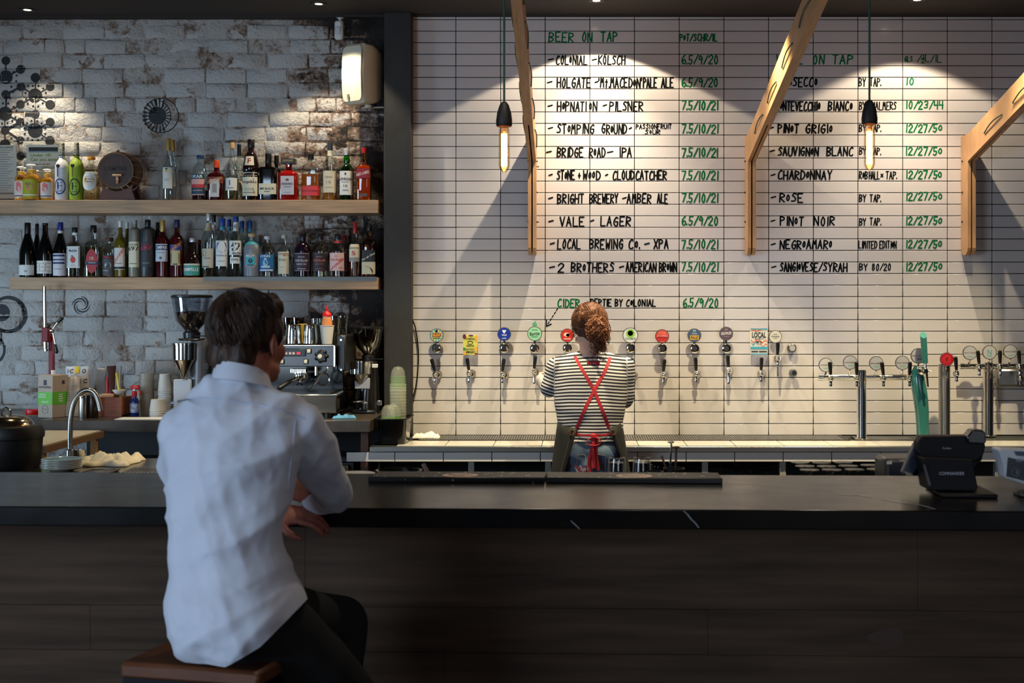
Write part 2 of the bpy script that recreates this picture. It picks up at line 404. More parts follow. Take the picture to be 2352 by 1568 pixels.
Z2=lambda a:1680+a/2.24
ZY=lambda b:b/2.24
T1=[([('BEER',360,487),('ON',530,583),('TAP',628,712)],168,216,'g'),([('PoT/SCHR/1L',1033,1225)],176,212,'g'),
([('COLoNIAL',398,556),('-',582,606),('KO^LSCH',615,752),('-',357,384)],288,333,'b'),([('HOLGATE',402,573),('-',598,614),("'Mt.MACEDoN'",618,836),('PALE',845,914),('ALE',938,1000),('-',353,378)],402,451,'b'),
([('HoPNATI',403,553),('oN',568,608),('-',637,656),('PILSNER',672,843),('-',355,378)],523,571,'b'),([('SToMPING',402,592),('GRoUND',632,760),('-',772,784),('-',355,378)],640,687,'b'),
([('PASSIONFRUIT',808,990)],640,663,'bs'),([('SoUR',855,932)],667,690,'bs'),([('BRIDGE',403,536),('RoAD',568,650),('-',662,692),('IPA',722,786),('-',348,375)],760,808,'b'),
([('SToNE',402,492),('+',508,524),('WooD',535,625),('-',650,662),('CLOUDCATCHER',688,965),('-',360,378)],879,924,'b'),([('BRIGHT',405,540),('BREWERY',570,715),('-',738,758),('AMBER',763,885),('ALE',918,970),('-',358,380)],998,1045,'b'),
([('VALE',418,542),('-',575,592),('LAGER',627,780),('-',360,385)],1116,1163,'b'),([('LOCAL',405,522),('BREWING',570,740),('Co.',770,826),('-',852,877),('XPA',900,973),('-',365,388)],1232,1279,'b'),
([('2',407,437),('BRoTHERS',475,695),('-',722,744),('AMERICAN',757,912),('BRoWN',927,1018),('-',363,390)],1352,1398,'b')]
for yy,p in ((285,'6.5/9/20'),(402,'6.5/9/20'),(520,'7.5/10/21'),(641,'7.5/10/21'),(762,'7.5/10/21'),(880,'7.5/10/21'),(996,'7.5/10/21'),(1114,'6.5/9/20'),(1234,'7.5/10/21'),(1350,'7.5/10/21')):
    T1.append(([(p,1043,1230)],yy,yy+45,'g'))
T2=[([('WINE',232,367),('ON',418,476),('TAP',520,623)],284,330,'g'),([('GLS',890,930)],292,318,'gs'),([('/',955,975),('L/1L',998,1080)],284,320,'gs'),([('1',976,990)],280,300,'gs'),([('2',976,992)],304,325,'gs'),([('-',976,994)],296,308,'gs'),
([('PRoSECCo',240,440),('-',197,215)],400,446,'b'),([('BY',655,690),('TAP.',712,768)],402,444,'bm'),([('10',897,938)],402,438,'g'),
([('MoNTEVECCHIo',228,456),('BIANCo',498,622),('-',197,215)],523,568,'b'),([('BY',657,690),('CHALMERS',703,848)],525,565,'bm'),([('10/23/44',897,1090)],520,560,'g'),
([('PINoT',240,345),('GRIGIo',382,518),('-',197,215)],640,684,'b'),([('SAUVIGNoN',240,447),('BLANC',490,625),('-',200,222)],758,802,'b'),([('CHARDoNNAY',240,515),('-',203,224)],878,923,'b'),([('RoB',657,700),('HALL',708,760),('x',765,782),('TAP.',793,850)],882,920,'bm'),
([('RoSE',248,368),('-',203,228)],995,1040,'b'),([('PINoT',252,370),('NOIR',425,530),('-',203,224)],1115,1160,'b'),([('NEGRoAMARo',250,516),('-',203,224)],1236,1280,'b'),([('LIMITED',655,748),('EDITIoN',762,848)],1240,1277,'bm'),
([('SANGIoVES',250,418),('E/SYRAH',424,595),('-',205,228)],1352,1396,'b'),([('BY',658,700),('80/20',722,820)],1356,1390,'bm')]
for yy in (640,758,1000,1120): T2.append(([('BY',657,692),('TAP.',712,768)],yy+2,yy+38,'bm'))
for yy in (640,758,878,990,1115,1235,1351): T2.append(([('12/27/5',897,1058),('o',1062,1083)],yy,yy+40,'g'))
random.seed(3)
for T,Z,nm in((T1,Z1,'beer'),(T2,Z2,'wine')):
    for q in('b','g'):
        mb=MB()
        for words,a,b,c in T:
            if c[0]!=q: continue
            for s,x0,x1 in words:
                ya,yb=ZY(a),ZY(b)
                write(mb,s,Z(x0),Z(x1),ya,yb,{'b':3.3,'g':3.1,'bs':2.0,'gs':2.3,'bm':2.5}[c])
        if nm=='beer':
            if q=='g': write(mb,'CIDER',1281,1331,687,705,3.2); write(mb,'6.5/9/20',1569,1650,685,705,3.1)
            else:
                write(mb,'BERTIE',1357,1404,687,703,3);write(mb,'BY',1413,1429,687,703,3);write(mb,'CoLONIAL',1438,1506,688,703,3)
                for t in range(5):
                    a=Vector((1281,708)).lerp(Vector((1257,746)),t/5+.02);b=Vector((1281,708)).lerp(Vector((1257,746)),t/5+.13)
                    stroke(mb,[((a.x-CX)*TS,EZ-(a.y-CY)*TS),((b.x-CX)*TS,EZ-(b.y-CY)*TS)],2.4*TS,YI)
                stroke(mb,[((x-CX)*TS,EZ-(y-CY)*TS) for x,y in((1255,735),(1255,749),(1266,744))],2.8*TS,YI)
        mb.build('handwriting',INKB if q=='b' else INKG,wt,smooth=False,label=('black' if q=='b' else 'green')+' handwritten '+nm+(' list' if q=='b' else ' headings and prices')+' in marker pen')
# ---------------- shelves ----------------
OAK=mat('oak_veneer',(176,140,104),.5,var=.16,vs_=5,stretch=(1,3,14),bump=.03,bs=40,det=8)
OAKE=mat('oak_end_grain',(150,104,62),.55,var=.2,vs_=30,stretch=(1,1,6))
ZU=EZ-(459-CY)*7.73/F; ZL=EZ-(637-CY)*7.73/F
def shelf(label,x0,x1,z0,z1):
    o=thing('wall_shelf',label,'shelf',((x0+x1)/2,7.85,z0),0,'oak wall shelves')
    MB().box(((x0+x1)/2,(7.73+BW)/2+.008,(z0+z1)/2),(x1-x0,BW-7.73+.01,z1-z0),bev=.0015).build('board',OAK,o)
    MB().box((x1+.0006,(7.73+BW)/2+.008,(z0+z1)/2),(.0012,BW-7.735,z1-z0-.002)).build('end_cap',OAKE,o)
    return o
sx1=(868-CX)*7.73/F
shelf('upper thick oak shelf carrying the barrel and liqueurs',-4.3,sx1,ZU-.075,ZU)
shelf('lower thick oak shelf carrying wines and gins, with steel edge strip',(22-CX)*7.73/F,sx1,ZL-.069,ZL)
o=[c for c in COL.objects if c.name.startswith('wall_shelf')][-1]
MB().box(((467+865)/2*7.72/F-CX*7.72/F,7.80,ZL+.002),(398*7.73/F,.15,.004)).box(((467+865)/2*7.73/F-CX*7.73/F,7.7285,ZL-.009),(398*7.73/F,.003,.02)).build('steel_strip',mat('worn_strip_steel',(92,90,86),.42,.9),o)
# ---------------- bottles ----------------
PF={'bord':[(.9,0),(1,.012),(1,.56),(.97,.61),(.78,.67),(.45,.73),(.33,.78),(.31,1)],
'burg':[(.9,0),(1,.012),(1,.42),(.96,.49),(.75,.61),(.48,.73),(.36,.80),(.33,1)],
'spir':[(.92,0),(1,.012),(1,.62),(.95,.66),(.7,.71),(.4,.75),(.34,.79),(.33,1)],
'tall':[(.92,0),(1,.012),(1,.50),(.92,.58),(.62,.67),(.42,.73),(.36,.78),(.34,1)],
'scot':[(.92,0),(1,.012),(1,.56),(.98,.61),(.66,.68),(.44,.71),(.50,.78),(.40,.85),(.36,1)],
'flsk':[(.92,0),(1,.015),(1,.60),(.97,.68),(.83,.76),(.5,.82),(.34,.85),(.33,1)],
'sqr':[(.95,0),(1,.015),(1,.60),(.96,.64),(.70,.69),(.42,.72),(.34,.75),(.33,1)],
'monk':[(.95,0),(1,.012),(1,.40),(.86,.43),(.82,.45),(1,.49),(.97,.55),(.72,.74),(.6,.78),(.36,.81),(.33,1)],
'blck':[(.95,0),(1,.02),(1,.66),(.97,.70),(.86,.72),(.36,.735),(.34,1)],
'jug':[(.85,0),(.97,.03),(1,.2),(1,.36),(.92,.46),(.7,.55),(.42,.62),(.36,.66),(.34,1)],
'cyl':[(.95,0),(1,.01),(1,.80),(.93,.84),(.5,.865),(.36,.88),(.35,1)],
'soap':[(.92,0),(1,.02),(1,.60),(.92,.68),(.6,.74),(.45,.76),(.45,.8)],
'vodk':[(.92,0),(1,.012),(1,.60),(.9,.68),(.55,.75),(.38,.79),(.34,1)]}
CLEAR=glass('clear_glass',(236,240,238)); GREENG=glass('green_glass',(60,190,50),base=.05)
def fsup(a,n): return 1/((abs(math.cos(a))**n+abs(math.sin(a))**n)**(1/n))
def rprof(p,h):
    for (r0,h0),(r1,h1) in zip(p,p[1:]):
        if h<=h1: return r0+(r1-r0)*(h-h0)/max(h1-h0,1e-6)
    return p[-1][0]
def bottle(name,label,x0,x1,top,base,pf,gm,cap=None,liq=None,labs=(),Y=7.785,zb=None,sq=0,dp=1,cat='bottle',group=None,ao=0,capr=1.12,parts=None):
    s=Y/F; R=(x1-x0)/2*s; cx=((x0+x1)/2-CX)*s; zt=EZ-(top-CY)*s; H=zt-zb; p=PF[pf]
    o=thing(name,label,cat,(cx,Y,zb),0,group)
    def pt(a,h,k=1.0,e=0):
        r=rprof(p,h)*k; f=fsup(a,sq) if (sq and r>.6) else 1
        return Vector((cx+(R*r*f+e)*math.sin(a),Y-(R*r*f+e)*math.cos(a)*dp,zb+h*H))
    def shell(hs,k,n=24):
        mb=MB();N=len(hs)
        for h in hs:
            for i in range(n): mb.v.append(pt(2*PI*i/n,h,k))
        for j in range(N-1):
            for i in range(n): mb.f.append((j*n+i,j*n+(i+1)%n,(j+1)*n+(i+1)%n,(j+1)*n+i))
        mb.f.append(tuple(range(n))[::-1]); mb.f.append(tuple((N-1)*n+i for i in range(n)))
        return mb
    n=28 if sq else 22
    hs=[]
    for (r0,h0),(r1,h1) in zip(p,p[1:]):
        hs+= [h0] if abs(r1-r0)<.04 else [h0,(h0+h1)/2]
    hs.append(p[-1][1])
    ch=cap[1] if cap else 0
    shell(hs,1,n).build('glass_body',gm,o)
    if liq:
        m,lv=liq; hl=[.02]+[h for h in hs if .02<h<lv]+[lv]
        shell(hl,.93,n).build('liquid',m,o)
    if cap:
        m,c=cap[0],cap[1]; rn=p[-1][0]*R*capr; cr=cap[2]*R if len(cap)>2 else rn
        MB().lathe([(cr*.98,(1-c)*H),(cr,(1-c)*H+.002),(cr,H-.001),(cr*.93,H+.0015)],(cx,Y,zb),16).build('cap',m,o)
    for lb in labs:
        h0,h1,c,aw=lb[:4]; tx=lb[4] if len(lb)>4 else (); shape=lb[5] if len(lb)>5 else 'rect'
        lm=mat('label_%02x%02x%02x'%tuple(c),c,.55)
        mb=MB(); N=14; K=6
        e=.0009
        if shape=='rect':
            for j in range(K+1):
                for i in range(N+1): mb.v.append(pt(ao-aw+2*aw*i/N,h0+(h1-h0)*j/K,1,e))
            for j in range(K):
                for i in range(N): a=j*(N+1)+i; mb.f.append((a,a+1,a+N+2,a+N+1))
        else:
            m_=24
            mb.v.append(pt(ao,(h0+h1)/2,1,e))
            for ring in (.33,.66,1):
                for i in range(m_):
                    t=2*PI*i/m_; q=1
                    if shape=='diag': pass
                    mb.v.append(pt(ao+aw*math.cos(t)*ring*q,(h0+h1)/2+(h1-h0)/2*math.sin(t)*ring,1,e))
            for i in range(m_): mb.f.append((0,1+i,1+(i+1)%m_))
            for r_ in (0,1):
                for i in range(m_):
                    a=1+r_*m_+i;b=1+r_*m_+(i+1)%m_; mb.f.append((a,a+m_,b+m_,b))
        if shape=='diag':
            for k,v in enumerate(mb.v): pass
        lo=mb.build('label',lm,o,smooth=True)
        cols={}
        for t in tx:
            col=tuple(t[1]); cols.setdefault(col,MB()); m2=cols[col]
            u0,v0,wf,hf=t[2:6]; W_=2*aw*wf; Hh=(h1-h0)*hf; rot=t[6] if len(t)>6 else 0
            def fn(u,v,u0=u0,v0=v0): return pt(ao+u0*aw+u,h0+(h1-h0)*v0+v,1,e+.0007)
            if t[0]=='#': # solid bar
                m2.v+= [fn(W_*(i/8-.5),Hh*q) for q in(-.5,.5) for i in range(9)]; k=len(m2.v)-18
                m2.f+=[(k+i,k+i+1,k+i+10,k+i+9) for i in range(8)]
            elif t[0]=='@': # solid round
                k=len(m2.v); m2.v+=[fn(W_/2*math.cos(2*PI*i/20),Hh/2*math.sin(2*PI*i/20)) for i in range(20)]; m2.f.append(tuple(k+i for i in range(20)))
            elif t[0]=='~': # ring
                k=len(m2.v)
                for q in(1,.84): m2.v+=[fn(W_/2*q*math.cos(2*PI*i/24),Hh/2*q*math.sin(2*PI*i/24)) for i in range(24)]
                m2.f+=[(k+i,k+(i+1)%24,k+24+(i+1)%24,k+24+i) for i in range(24)]
            else: text(m2,t[0],W_,Hh,fn,bold=.02 if hf>.1 else .01,rot=rot)
        for col,m2 in cols.items(): m2.build('print',mat('ink_%02x%02x%02x'%col,col,.5),lo,smooth=False)
    if parts: parts(o,pt,R,H,cx,Y)
    return o
def L_(n,c,r=.12): return mat(n,c,r,spec=.7)
WINE=L_('dark_wine_glass',(7,9,8)); REDL=L_('dark_red_liqueur',(58,6,10)); AMB=L_('amber_spirit',(196,98,22)); OLV=L_('yellow_olive_spirit',(96,84,18)); REDD=L_('bright_red_liqueur',(150,18,16))
BRN=L_('dark_brown_glass',(28,12,9)); INKY=L_('coffee_black_liqueur',(10,8,8)); PALE=glass('pale_spirit',(244,240,222),base=.03); PYEL=glass('straw_spirit',(222,206,120),base=.04); CHAR=L_('charcoal_bottle',(42,44,48),.4); FROST=L_('frosted_grey_bottle',(118,120,128),.35); GREYO=L_('grey_olive_bottle',(120,118,104),.35)
PURP=L_('purple_gin',(26,12,26)); RSE=glass('pink_gin',(240,214,212),base=.03)
def cp(c,r=.35,m=0): return mat('cap_%02x%02x%02x'%c,c,r,m)
W_=(226,224,216);K_=(18,18,20);CR=(224,214,186)
up=dict(base=457,zb=ZU); lo_=dict(base=635,zb=ZL+.004)
# upper shelf
def wrapneck(c1):
    def f(o,pt,R,H,cx,Y):
        MB().lathe([(R*.36,H*.80),(R*.37,H*.83),(R*.34,H*1.0),(R*.30,H*1.012)],(cx,Y,wm(o).translation.z),16).build('neck_foil',mat('blue_print_foil',(64,86,84),.4,c2=(200,190,160),vs_=90),o)
        MB().tube([(cx+R*.40*math.cos(a),Y+R*.40*math.sin(a),wm(o).translation.z+H*.79) for a in [2*PI*i/16 for i in range(16)]],.0025,6,closed=True).build('neck_ribbon',BLK,o)
        MB().ell((cx-R*.25,Y-R*.97,wm(o).translation.z+H*.60),(.011,.006,.011)).build('seal',BLK,o)
        MB().tube([pt(-.28,h,1,.002) for h in(.60,.55,.50,.45,.41)],.0022,6).build('cord',mat('cord_'+c1,(60,64,70) if c1=='w' else (190,140,90),.7),o)
    return f
E=[('~',(40,52,110),0,.5,1.,1.),('E',(40,52,110),0,.54,.42,.5),('#',(40,52,110),0,.22,.5,.04)]
bottle('wrapped_bottle','white paper-wrapped bottle with blue round letter emblem',127,158,330,pf='bord',gm=mat('white_wrap',(214,210,214),.6,bump=.2,bs=60),labs=[(.10,.38,(205,203,212),.85,E,'oval')],parts=wrapneck('w'),**up)
E2=[('~',(26,50,34),0,.5,1.,1.),('E',(26,50,34),0,.54,.42,.5),('#',(26,50,34),0,.22,.5,.04)]
bottle('wrapped_bottle','lime green paper-wrapped bottle with dark round letter emblem',160,192,329,pf='bord',gm=mat('green_wrap',(150,176,44),.6,bump=.2,bs=60),labs=[(.08,.38,(152,178,48),.85,E2,'oval')],parts=wrapneck('g'),**up)
bottle('liqueur_bottle','clear round bottle with orange stopper and white oval label',191,229,361,pf='flsk',gm=CLEAR,cap=(cp((222,140,30)),.06,.46),liq=(PALE,.6),labs=[(.22,.64,W_,.95,[('@',(214,160,80),0,.55,.62,.5),('NoNINo',(150,96,40),0,.62,.46,.09),('#',(150,96,40),0,.48,.4,.05)],'oval')],**up)
bottle('tall_bottle','tall slim clear bottle with gold capsule and lemon label',374,400,318,pf='tall',gm=CLEAR,cap=(cp((176,138,62),.4,.3),.20),labs=[(.19,.53,(222,220,206),.95,[('@',(226,180,40),-.1,.82,.26,.13),('@',(70,110,50),-.1,.93,.30,.09),('#',(120,120,110),0,.45,.5,.02),('#',(120,120,110),0,.38,.4,.02)])],**up)
bottle('tall_bottle','second gold-capsuled clear bottle hidden behind the lemon-label one',386,409,322,pf='tall',gm=CLEAR,cap=(cp((170,130,58),.4,.3),.18),labs=[(.25,.5,(200,200,186),.8)],Y=7.90,**up)
bottle('gin_bottle','clear bottle with blue stopper and pink and navy landscape label',441,478,357,pf='flsk',gm=CLEAR,cap=(cp((26,58,92)),.075,.43),liq=(REDL,.22),labs=[(.11,.58,(218,160,150),1.0,[('#',(24,66,84),0,.88,1.,.24),('OKAR',(235,235,225),-.02,.88,.8,.15),('#',(196,52,60),0,.42,1.,.18),('#',(24,66,84),0,.2,1.,.3),('#',(214,150,140),.1,.22,.6,.04)])],ao=-.2,**up)
bottle('liqueur_bottle','squat dark red bottle with orange cap and slanting band',479,516,369,pf='sqr',gm=REDL,cap=(cp((214,74,24)),.18),labs=[(.08,.52,(206,200,194),.52,[('#',(150,140,130),0,.5,.5,.5)]),(.42,.58,(120,44,30),1.0,[('COINTREAU',(220,170,100),0,.5,.8,.45,.08)])],sq=5,**up)
bottle('tall_bottle','clear spirit bottle with cork stopper and low white label',518,548,328,pf='tall',gm=CLEAR,cap=(cp((196,150,96),.7),.10),liq=(PALE,.36),labs=[(.17,.385,W_,1.1,[('#',(60,60,60),-.1,.62,.06,.4),('#',(120,120,120),-.1,.2,.5,.06)])],**up)
bottle('tall_bottle','black-capped clear bottle standing behind the cork-stoppered one',537,562,332,pf='spir',gm=CLEAR,cap=(BLK,.2),labs=[(.12,.36,CR,1.0)],Y=7.90,**up)
def fr(o,pt,R,H,cx,Y):
    zb=wm(o).translation.z
    MB().tube([pt(.55,.46,1,.003),pt(.5,.38,1,.004),pt(.62,.3,1,.004),pt(.5,.2,1,.004),pt(.7,.14,1,.004)],.0018,6).build('cord',PAPER,o)
    MB().tube([(cx+R*.84*math.cos(2*PI*i/20),Y+R*.84*math.sin(2*PI*i/20),zb+H*.45) for i in range(20)],.003,6,closed=True).build('cord',PAPER,o)
bottle('liqueur_bottle','tall dark brown habit-shaped bottle with cord around its waist',557,596,321,pf='monk',gm=BRN,cap=(BLK,.13,.42),labs=[(.07,.41,CR,1.05,[('Frangelico',(96,30,50),-.15,.66,1.0,.17),('#',(150,140,120),-.1,.36,.7,.02),('#',(150,140,120),-.1,.29,.7,.02),('#',(150,140,120),-.1,.16,.7,.05)]),(.57,.72,CR,.62,[('F',(150,30,40),0,.5,.35,.6)])],parts=fr,**up)
bottle('liqueur_bottle','broad black shouldered bottle with cream hexagonal label',596,637,354,pf='blck',gm=INKY,cap=(BLK,.2,.36),labs=[(.13,.36,CR,.98,[('MR BLACK',(24,24,24),0,.52,.72,.2),('#',(60,60,60),0,.25,.3,.06)])],sq=5,dp=.7,**up)
bottle('liqueur_bottle','second black bottle behind the hexagonal-label one, neck showing',624,646,358,pf='blck',gm=INKY,cap=(BLK,.18,.5),Y=7.90,**up)
def dis(o,pt,R,H,cx,Y):
    MB().box((cx,Y,wm(o).translation.z+H*.93),(R*1.45,R*1.2,H*.13),bev=.002).build('square_cap',BLK,o)
    m=MB(); text(m,'DISARONNO',R*1.1,H*.05,flat((cx,Y-R*.605,wm(o).translation.z+H*.94)));m.build('print',mat('gold_ink',(180,140,70),.4,.6),o,smooth=False)
bottle('liqueur_bottle','square red liqueur bottle with wide black block cap',642,685,364,pf='sqr',gm=REDD,cap=(CHR,.2,.3),labs=[(.13,.57,(196,192,196),.62,[('@',(120,60,60),0,.8,.3,.13),('DISARONNO',(30,26,30),0,.58,.86,.12),('#',(110,100,105),0,.42,.6,.03),('#',(110,100,105),0,.12,.5,.02)])],sq=6,dp=.85,parts=dis,**up)
bottle('whiskey_bottle','rounded clear flask of amber whiskey with pink-red label',693,735,355,pf='flsk',gm=CLEAR,cap=(BLK,.11,.32),liq=(AMB,.57),labs=[(.10,.31,(206,56,62),1.15,[('BULLEIT BOURBoN',(90,20,30),0,.5,.72,.14)])],sq=3.2,dp=.7,**up)
bottle('whisky_bottle','clear malt bottle with cream label and orange cap ring',742,774,326,pf='spir',gm=CLEAR,cap=(cp((52,58,66)),.15),liq=(L_('pale_malt',(190,120,40)),.20),labs=[(.13,.50,(214,204,176),1.1,[('OBAN',(150,130,96),-.05,.72,.5,.09),('14',(170,160,140),-.05,.5,.3,.2),('#',(160,150,120),-.05,.25,.5,.02)]),(.76,.88,CR,1.3)],**up)
bottle('whisky_bottle','green glass whisky bottle with white label and silver cap',780,812,341,pf='scot',gm=GREENG,cap=(cp((206,206,206),.3,.4),.13),liq=(L_('dark_green_liquid',(16,44,10)),.10),labs=[(.10,.56,W_,1.1,[('LAPHROAIG',(24,24,24),0,.66,.92,.12),('10',(24,24,24),0,.38,.24,.1),('@',(60,60,60),0,.88,.12,.1),('#',(120,120,120),0,.54,.5,.02),('#',(120,120,120),0,.2,.4,.03)])],**up)
bottle('whisky_bottle','square amber whisky bottle with slanting red label',820,852,340,pf='sqr',gm=glass('amber_clear',(240,190,110)),cap=(cp((170,30,30)),.10),liq=(AMB,.66),labs=[(.42,.60,(140,22,44),1.0,[('RED LABEL',(230,200,190),0,.5,.82,.3,.04)]),(.07,.13,(90,70,60),.55)],sq=5,**up)
# pump bottles
def pump(o,pt,R,H,cx,Y):
    zb=wm(o).translation.z
    MB().lathe([(R*.52,H*.74),(R*.52,H*.84),(R*.4,H*.85)],(cx,Y,zb),16).build('collar',mat('amber_collar',(214,166,60),.4),o)
    MB().cyl((cx,Y,zb+H*.85),(cx,Y,zb+H*.96),R*.12,n=8).ell((cx-R*.1,Y,zb+H*.97),(R*.62,R*.3,H*.035)).build('pump',WHT,o)
HAND=[('@',(214,110,110),0,.55,.42,.34),('#',(214,110,110),-.28,.78,.09,.3),('#',(214,110,110),-.09,.82,.09,.3),('#',(214,110,110),.1,.8,.09,.3),('#',(214,110,110),.28,.74,.09,.26),('#',(44,44,90),0,.1,1.,.06)]
soap=glass('amber_soap_clear',(250,226,150),base=.04); SL=mat('yellow_soap',(232,214,160),.3)
for k,(x0,x1,tp,Y,lab,lbl) in enumerate(((34,62,382,7.79,'w','left front white-label hand soap pump with pink hand print'),(54,92,377,7.765,'g','largest yellow-green label soap pump in front row'),(93,125,388,7.785,'w','right front soap pump with pink hand print beside wrapped bottle'),
      (44,66,384,7.90,'',"amber-collared soap pump behind the left hand-print one"),(72,96,391,7.90,'','amber-collared soap pump behind the green-label one'),(98,124,392,7.90,'','amber-collared soap pump hidden behind right hand-print one'))):
    labs=[(.08,.56,(216,206,196),1.0,HAND)] if lab=='w' else [(.08,.56,(176,176,40),1.0,[('@',(206,120,110),.1,.6,.4,.4),('@',(110,110,40),-.1,.75,.3,.2),('#',(230,225,200),0,.12,1.,.07)])] if lab else []
    bottle('soap_pump',lbl,x0,x1,tp,pf='soap',gm=soap,liq=(SL,.6),labs=labs,Y=min(Y,7.882),parts=pump,cat='soap bottle',group='soap pumps on the upper shelf',**up)
# lower shelf
HX=[('#',(170,120,60),x,y,.28,.03) for x in(-.6,0,.6) for y in(.2,.5,.8)]+[('#',(170,120,60),x,y,.03,.2) for x in(-.3,.3) for y in(.35,.65)]
bottle('wine_bottle','leftmost wine bottle with plain black capsule and low white label',45,82,512,pf='burg',gm=WINE,cap=(BLK,.2),labs=[(.03,.22,W_,1.2,[('20',(110,110,120),.1,.4,.16,.16)])],**lo_)
bottle('wine_bottle','dark wine bottle half hidden behind the two leftmost wines',74,96,514,pf='burg',gm=WINE,cap=(BLK,.2),Y=7.89,**lo_)
bottle('wine_bottle','dark wine bottle with white honeycomb-patterned label',86,122,513,pf='burg',gm=WINE,labs=[(.06,.30,W_,1.2,HX)],cap=(BLK,.03),**lo_)
bottle('wine_bottle','dark wine bottle with bright blue capsule and striped label',123,155,511,pf='burg',gm=WINE,cap=(cp((28,44,130)),.15),labs=[(.02,.43,(214,212,214),1.15,[('#',(36,46,96),0,.9,.8,.08),('#',(36,46,96),0,.72,.8,.06),('#',(36,46,96),0,.57,.8,.08),('#',(130,130,140),0,.3,.5,.03)]),(.80,.85,W_,1.5)],**lo_)
bottle('liqueur_bottle','clear liqueur bottle with ornate white label and red peach',155,189,523,pf='sqr',gm=CLEAR,cap=(BLK,.1),liq=(PALE,.5),labs=[(.18,.62,W_,.8,[('@',(206,70,50),0,.38,.42,.3),('@',(60,110,60),-.15,.55,.2,.06),('Mathilde',(40,40,50),0,.8,.6,.12),('PECHE',(190,70,60),0,.12,.3,.06),('#',(60,60,60),.85,.5,.04,.9),('#',(60,60,60),-.85,.5,.04,.9)]),(.85,.91,W_,1.4)],sq=5,dp=.7,**lo_)
bottle('tequila_bottle','square bottle of pale yellow tequila with red shield label',196,234,518,pf='sqr',gm=CLEAR,cap=(BLK,.14),liq=(PYEL,.58),labs=[(.07,.54,(176,48,52),.62,[('18',(220,180,150),0,.62,.35,.14),('#',(28,30,60),.1,.42,1.2,.13),('TEQUILA',(220,210,200),.05,.43,.7,.06)],'oval')],sq=5,dp=.7,**lo_)
bottle('spirit_bottle','pink-necked bottle mostly hidden behind the red shield tequila',206,226,519,pf='spir',gm=CLEAR,cap=(cp((170,120,130)),.2),Y=7.89,**lo_)
bottle('tequila_bottle','short clear bottle with dark engraved skeleton label',236,266,546,pf='flsk',gm=CLEAR,cap=(cp((92,56,40),.6),.09,.6),liq=(PALE,.5),labs=[(.03,.55,(70,72,76),1.0,[('#',(24,24,26),0,.9,1.,.16),('ESPOLON',(200,30,40),0,.9,.8,.1),('@',(170,170,170),.1,.5,.5,.3),('@',(30,30,30),.05,.4,.2,.2),('#',(150,150,150),-.3,.25,.5,.04)])],**lo_)
bottle('aperitif_bottle','tall olive-yellow bottle with white cap and orange-lettered label',263,290,508,pf='bord',gm=OLV,cap=(WHT,.11),labs=[(.13,.52,(214,208,202),1.1,[('Suze',(214,96,40),-.1,.62,.9,.3,.15),('#',(120,120,120),-.1,.28,.6,.03),('#',(24,24,24),0,.08,1.,.1)])],**lo_)
bottle('aperitif_bottle','second olive-yellow bottle peeping out behind the first',281,303,511,pf='bord',gm=OLV,cap=(WHT,.11),Y=7.89,**lo_)
bottle('vermouth_bottle','grey-olive straight bottle with cream numbered label',296,324,506,pf='cyl',gm=GREYO,cap=(cp((150,150,156)),.06),labs=[(.17,.62,CR,1.0,[('OSCAR',(44,44,40),0,.88,.8,.08),('697',(34,34,34),0,.73,.9,.17),('#',(110,110,100),0,.14,.6,.03)])],**lo_)
bottle('vermouth_bottle','charcoal straight bottle with red printed number',323,356,505,pf='cyl',gm=CHAR,cap=(BLK,.1),labs=[(.17,.62,(44,46,50),1.0,[('OSCAR',(150,30,60),0,.88,.7,.07),('697',(190,34,70),0,.74,.8,.16),('#',(120,120,120),0,.16,.5,.03)])],**lo_)
bottle('vermouth_bottle','dark bottle hidden behind the charcoal and red aperitif bottles',352,372,511,pf='cyl',gm=WINE,cap=(BLK,.1),Y=7.89,**lo_)
bottle('aperitif_bottle','dark red bitters bottle with gold cap and blue-white label',358,389,506,pf='spir',gm=REDL,cap=(cp((196,160,90),.35,.4),.2),labs=[(.27,.58,(190,198,206),1.05,[('#',(30,44,90),0,.80,1.1,.28),('CAMPARI',(230,230,230),0,.8,.92,.2),('@',(90,96,90),0,.2,.2,.16),('#',(120,120,130),0,.5,.6,.03)])],**lo_)
bottle('aperitif_bottle','dark red bottle with navy cap and tapering orange-lettered label',390,423,505,pf='spir',gm=REDL,cap=(cp((24,36,82)),.13),labs=[(.20,.56,(190,176,132),.7,[('#',(34,54,120),0,.86,1.4,.26),('APEROL',(226,140,50),0,.86,1.15,.2,.1),('#',(60,96,60),-.8,.35,.1,.5),('#',(60,96,60),.8,.35,.1,.5),('#',(44,40,30),0,.06,.5,.05)])],**lo_)
bottle('aperitif_bottle','short bulbous dark bottle with teal and red label',423,463,547,pf='jug',gm=BRN,cap=(cp((206,206,206)),.10),labs=[(.04,.34,(60,150,140),1.15,[('@',(196,50,64),-.7,.35,.45,.9),('PAMPELLE',(230,230,220),0,.5,.8,.28),('#',(220,200,180),0,.93,1.,.12)])],**lo_)
bottle('aperitif_bottle','small dark bottle peeping out behind the bulbous one',449,468,551,pf='jug',gm=BRN,cap=(cp((150,60,60)),.12),Y=7.89,**lo_)
bottle('vodka_bottle','tall clear vodka bottle with silver cap and pale gold label',464,495,489,pf='vodk',gm=CLEAR,cap=(cp((206,204,198),.3,.4),.12),labs=[(.14,.44,(190,182,166),.95,[('@',(170,140,80),-.5,.75,.4,.35),('#',(100,96,90),0,.5,.5,.04),('#',(60,80,50),-.3,.06,.6,.06)]),(.72,.84,(190,170,140),1.4)],**lo_)
bottle('vodka_bottle','black-capped clear bottle behind the silver-capped vodka',480,503,493,pf='vodk',gm=CLEAR,cap=(BLK,.12),labs=[(.74,.84,(206,200,190),1.3)],Y=7.89,**lo_)
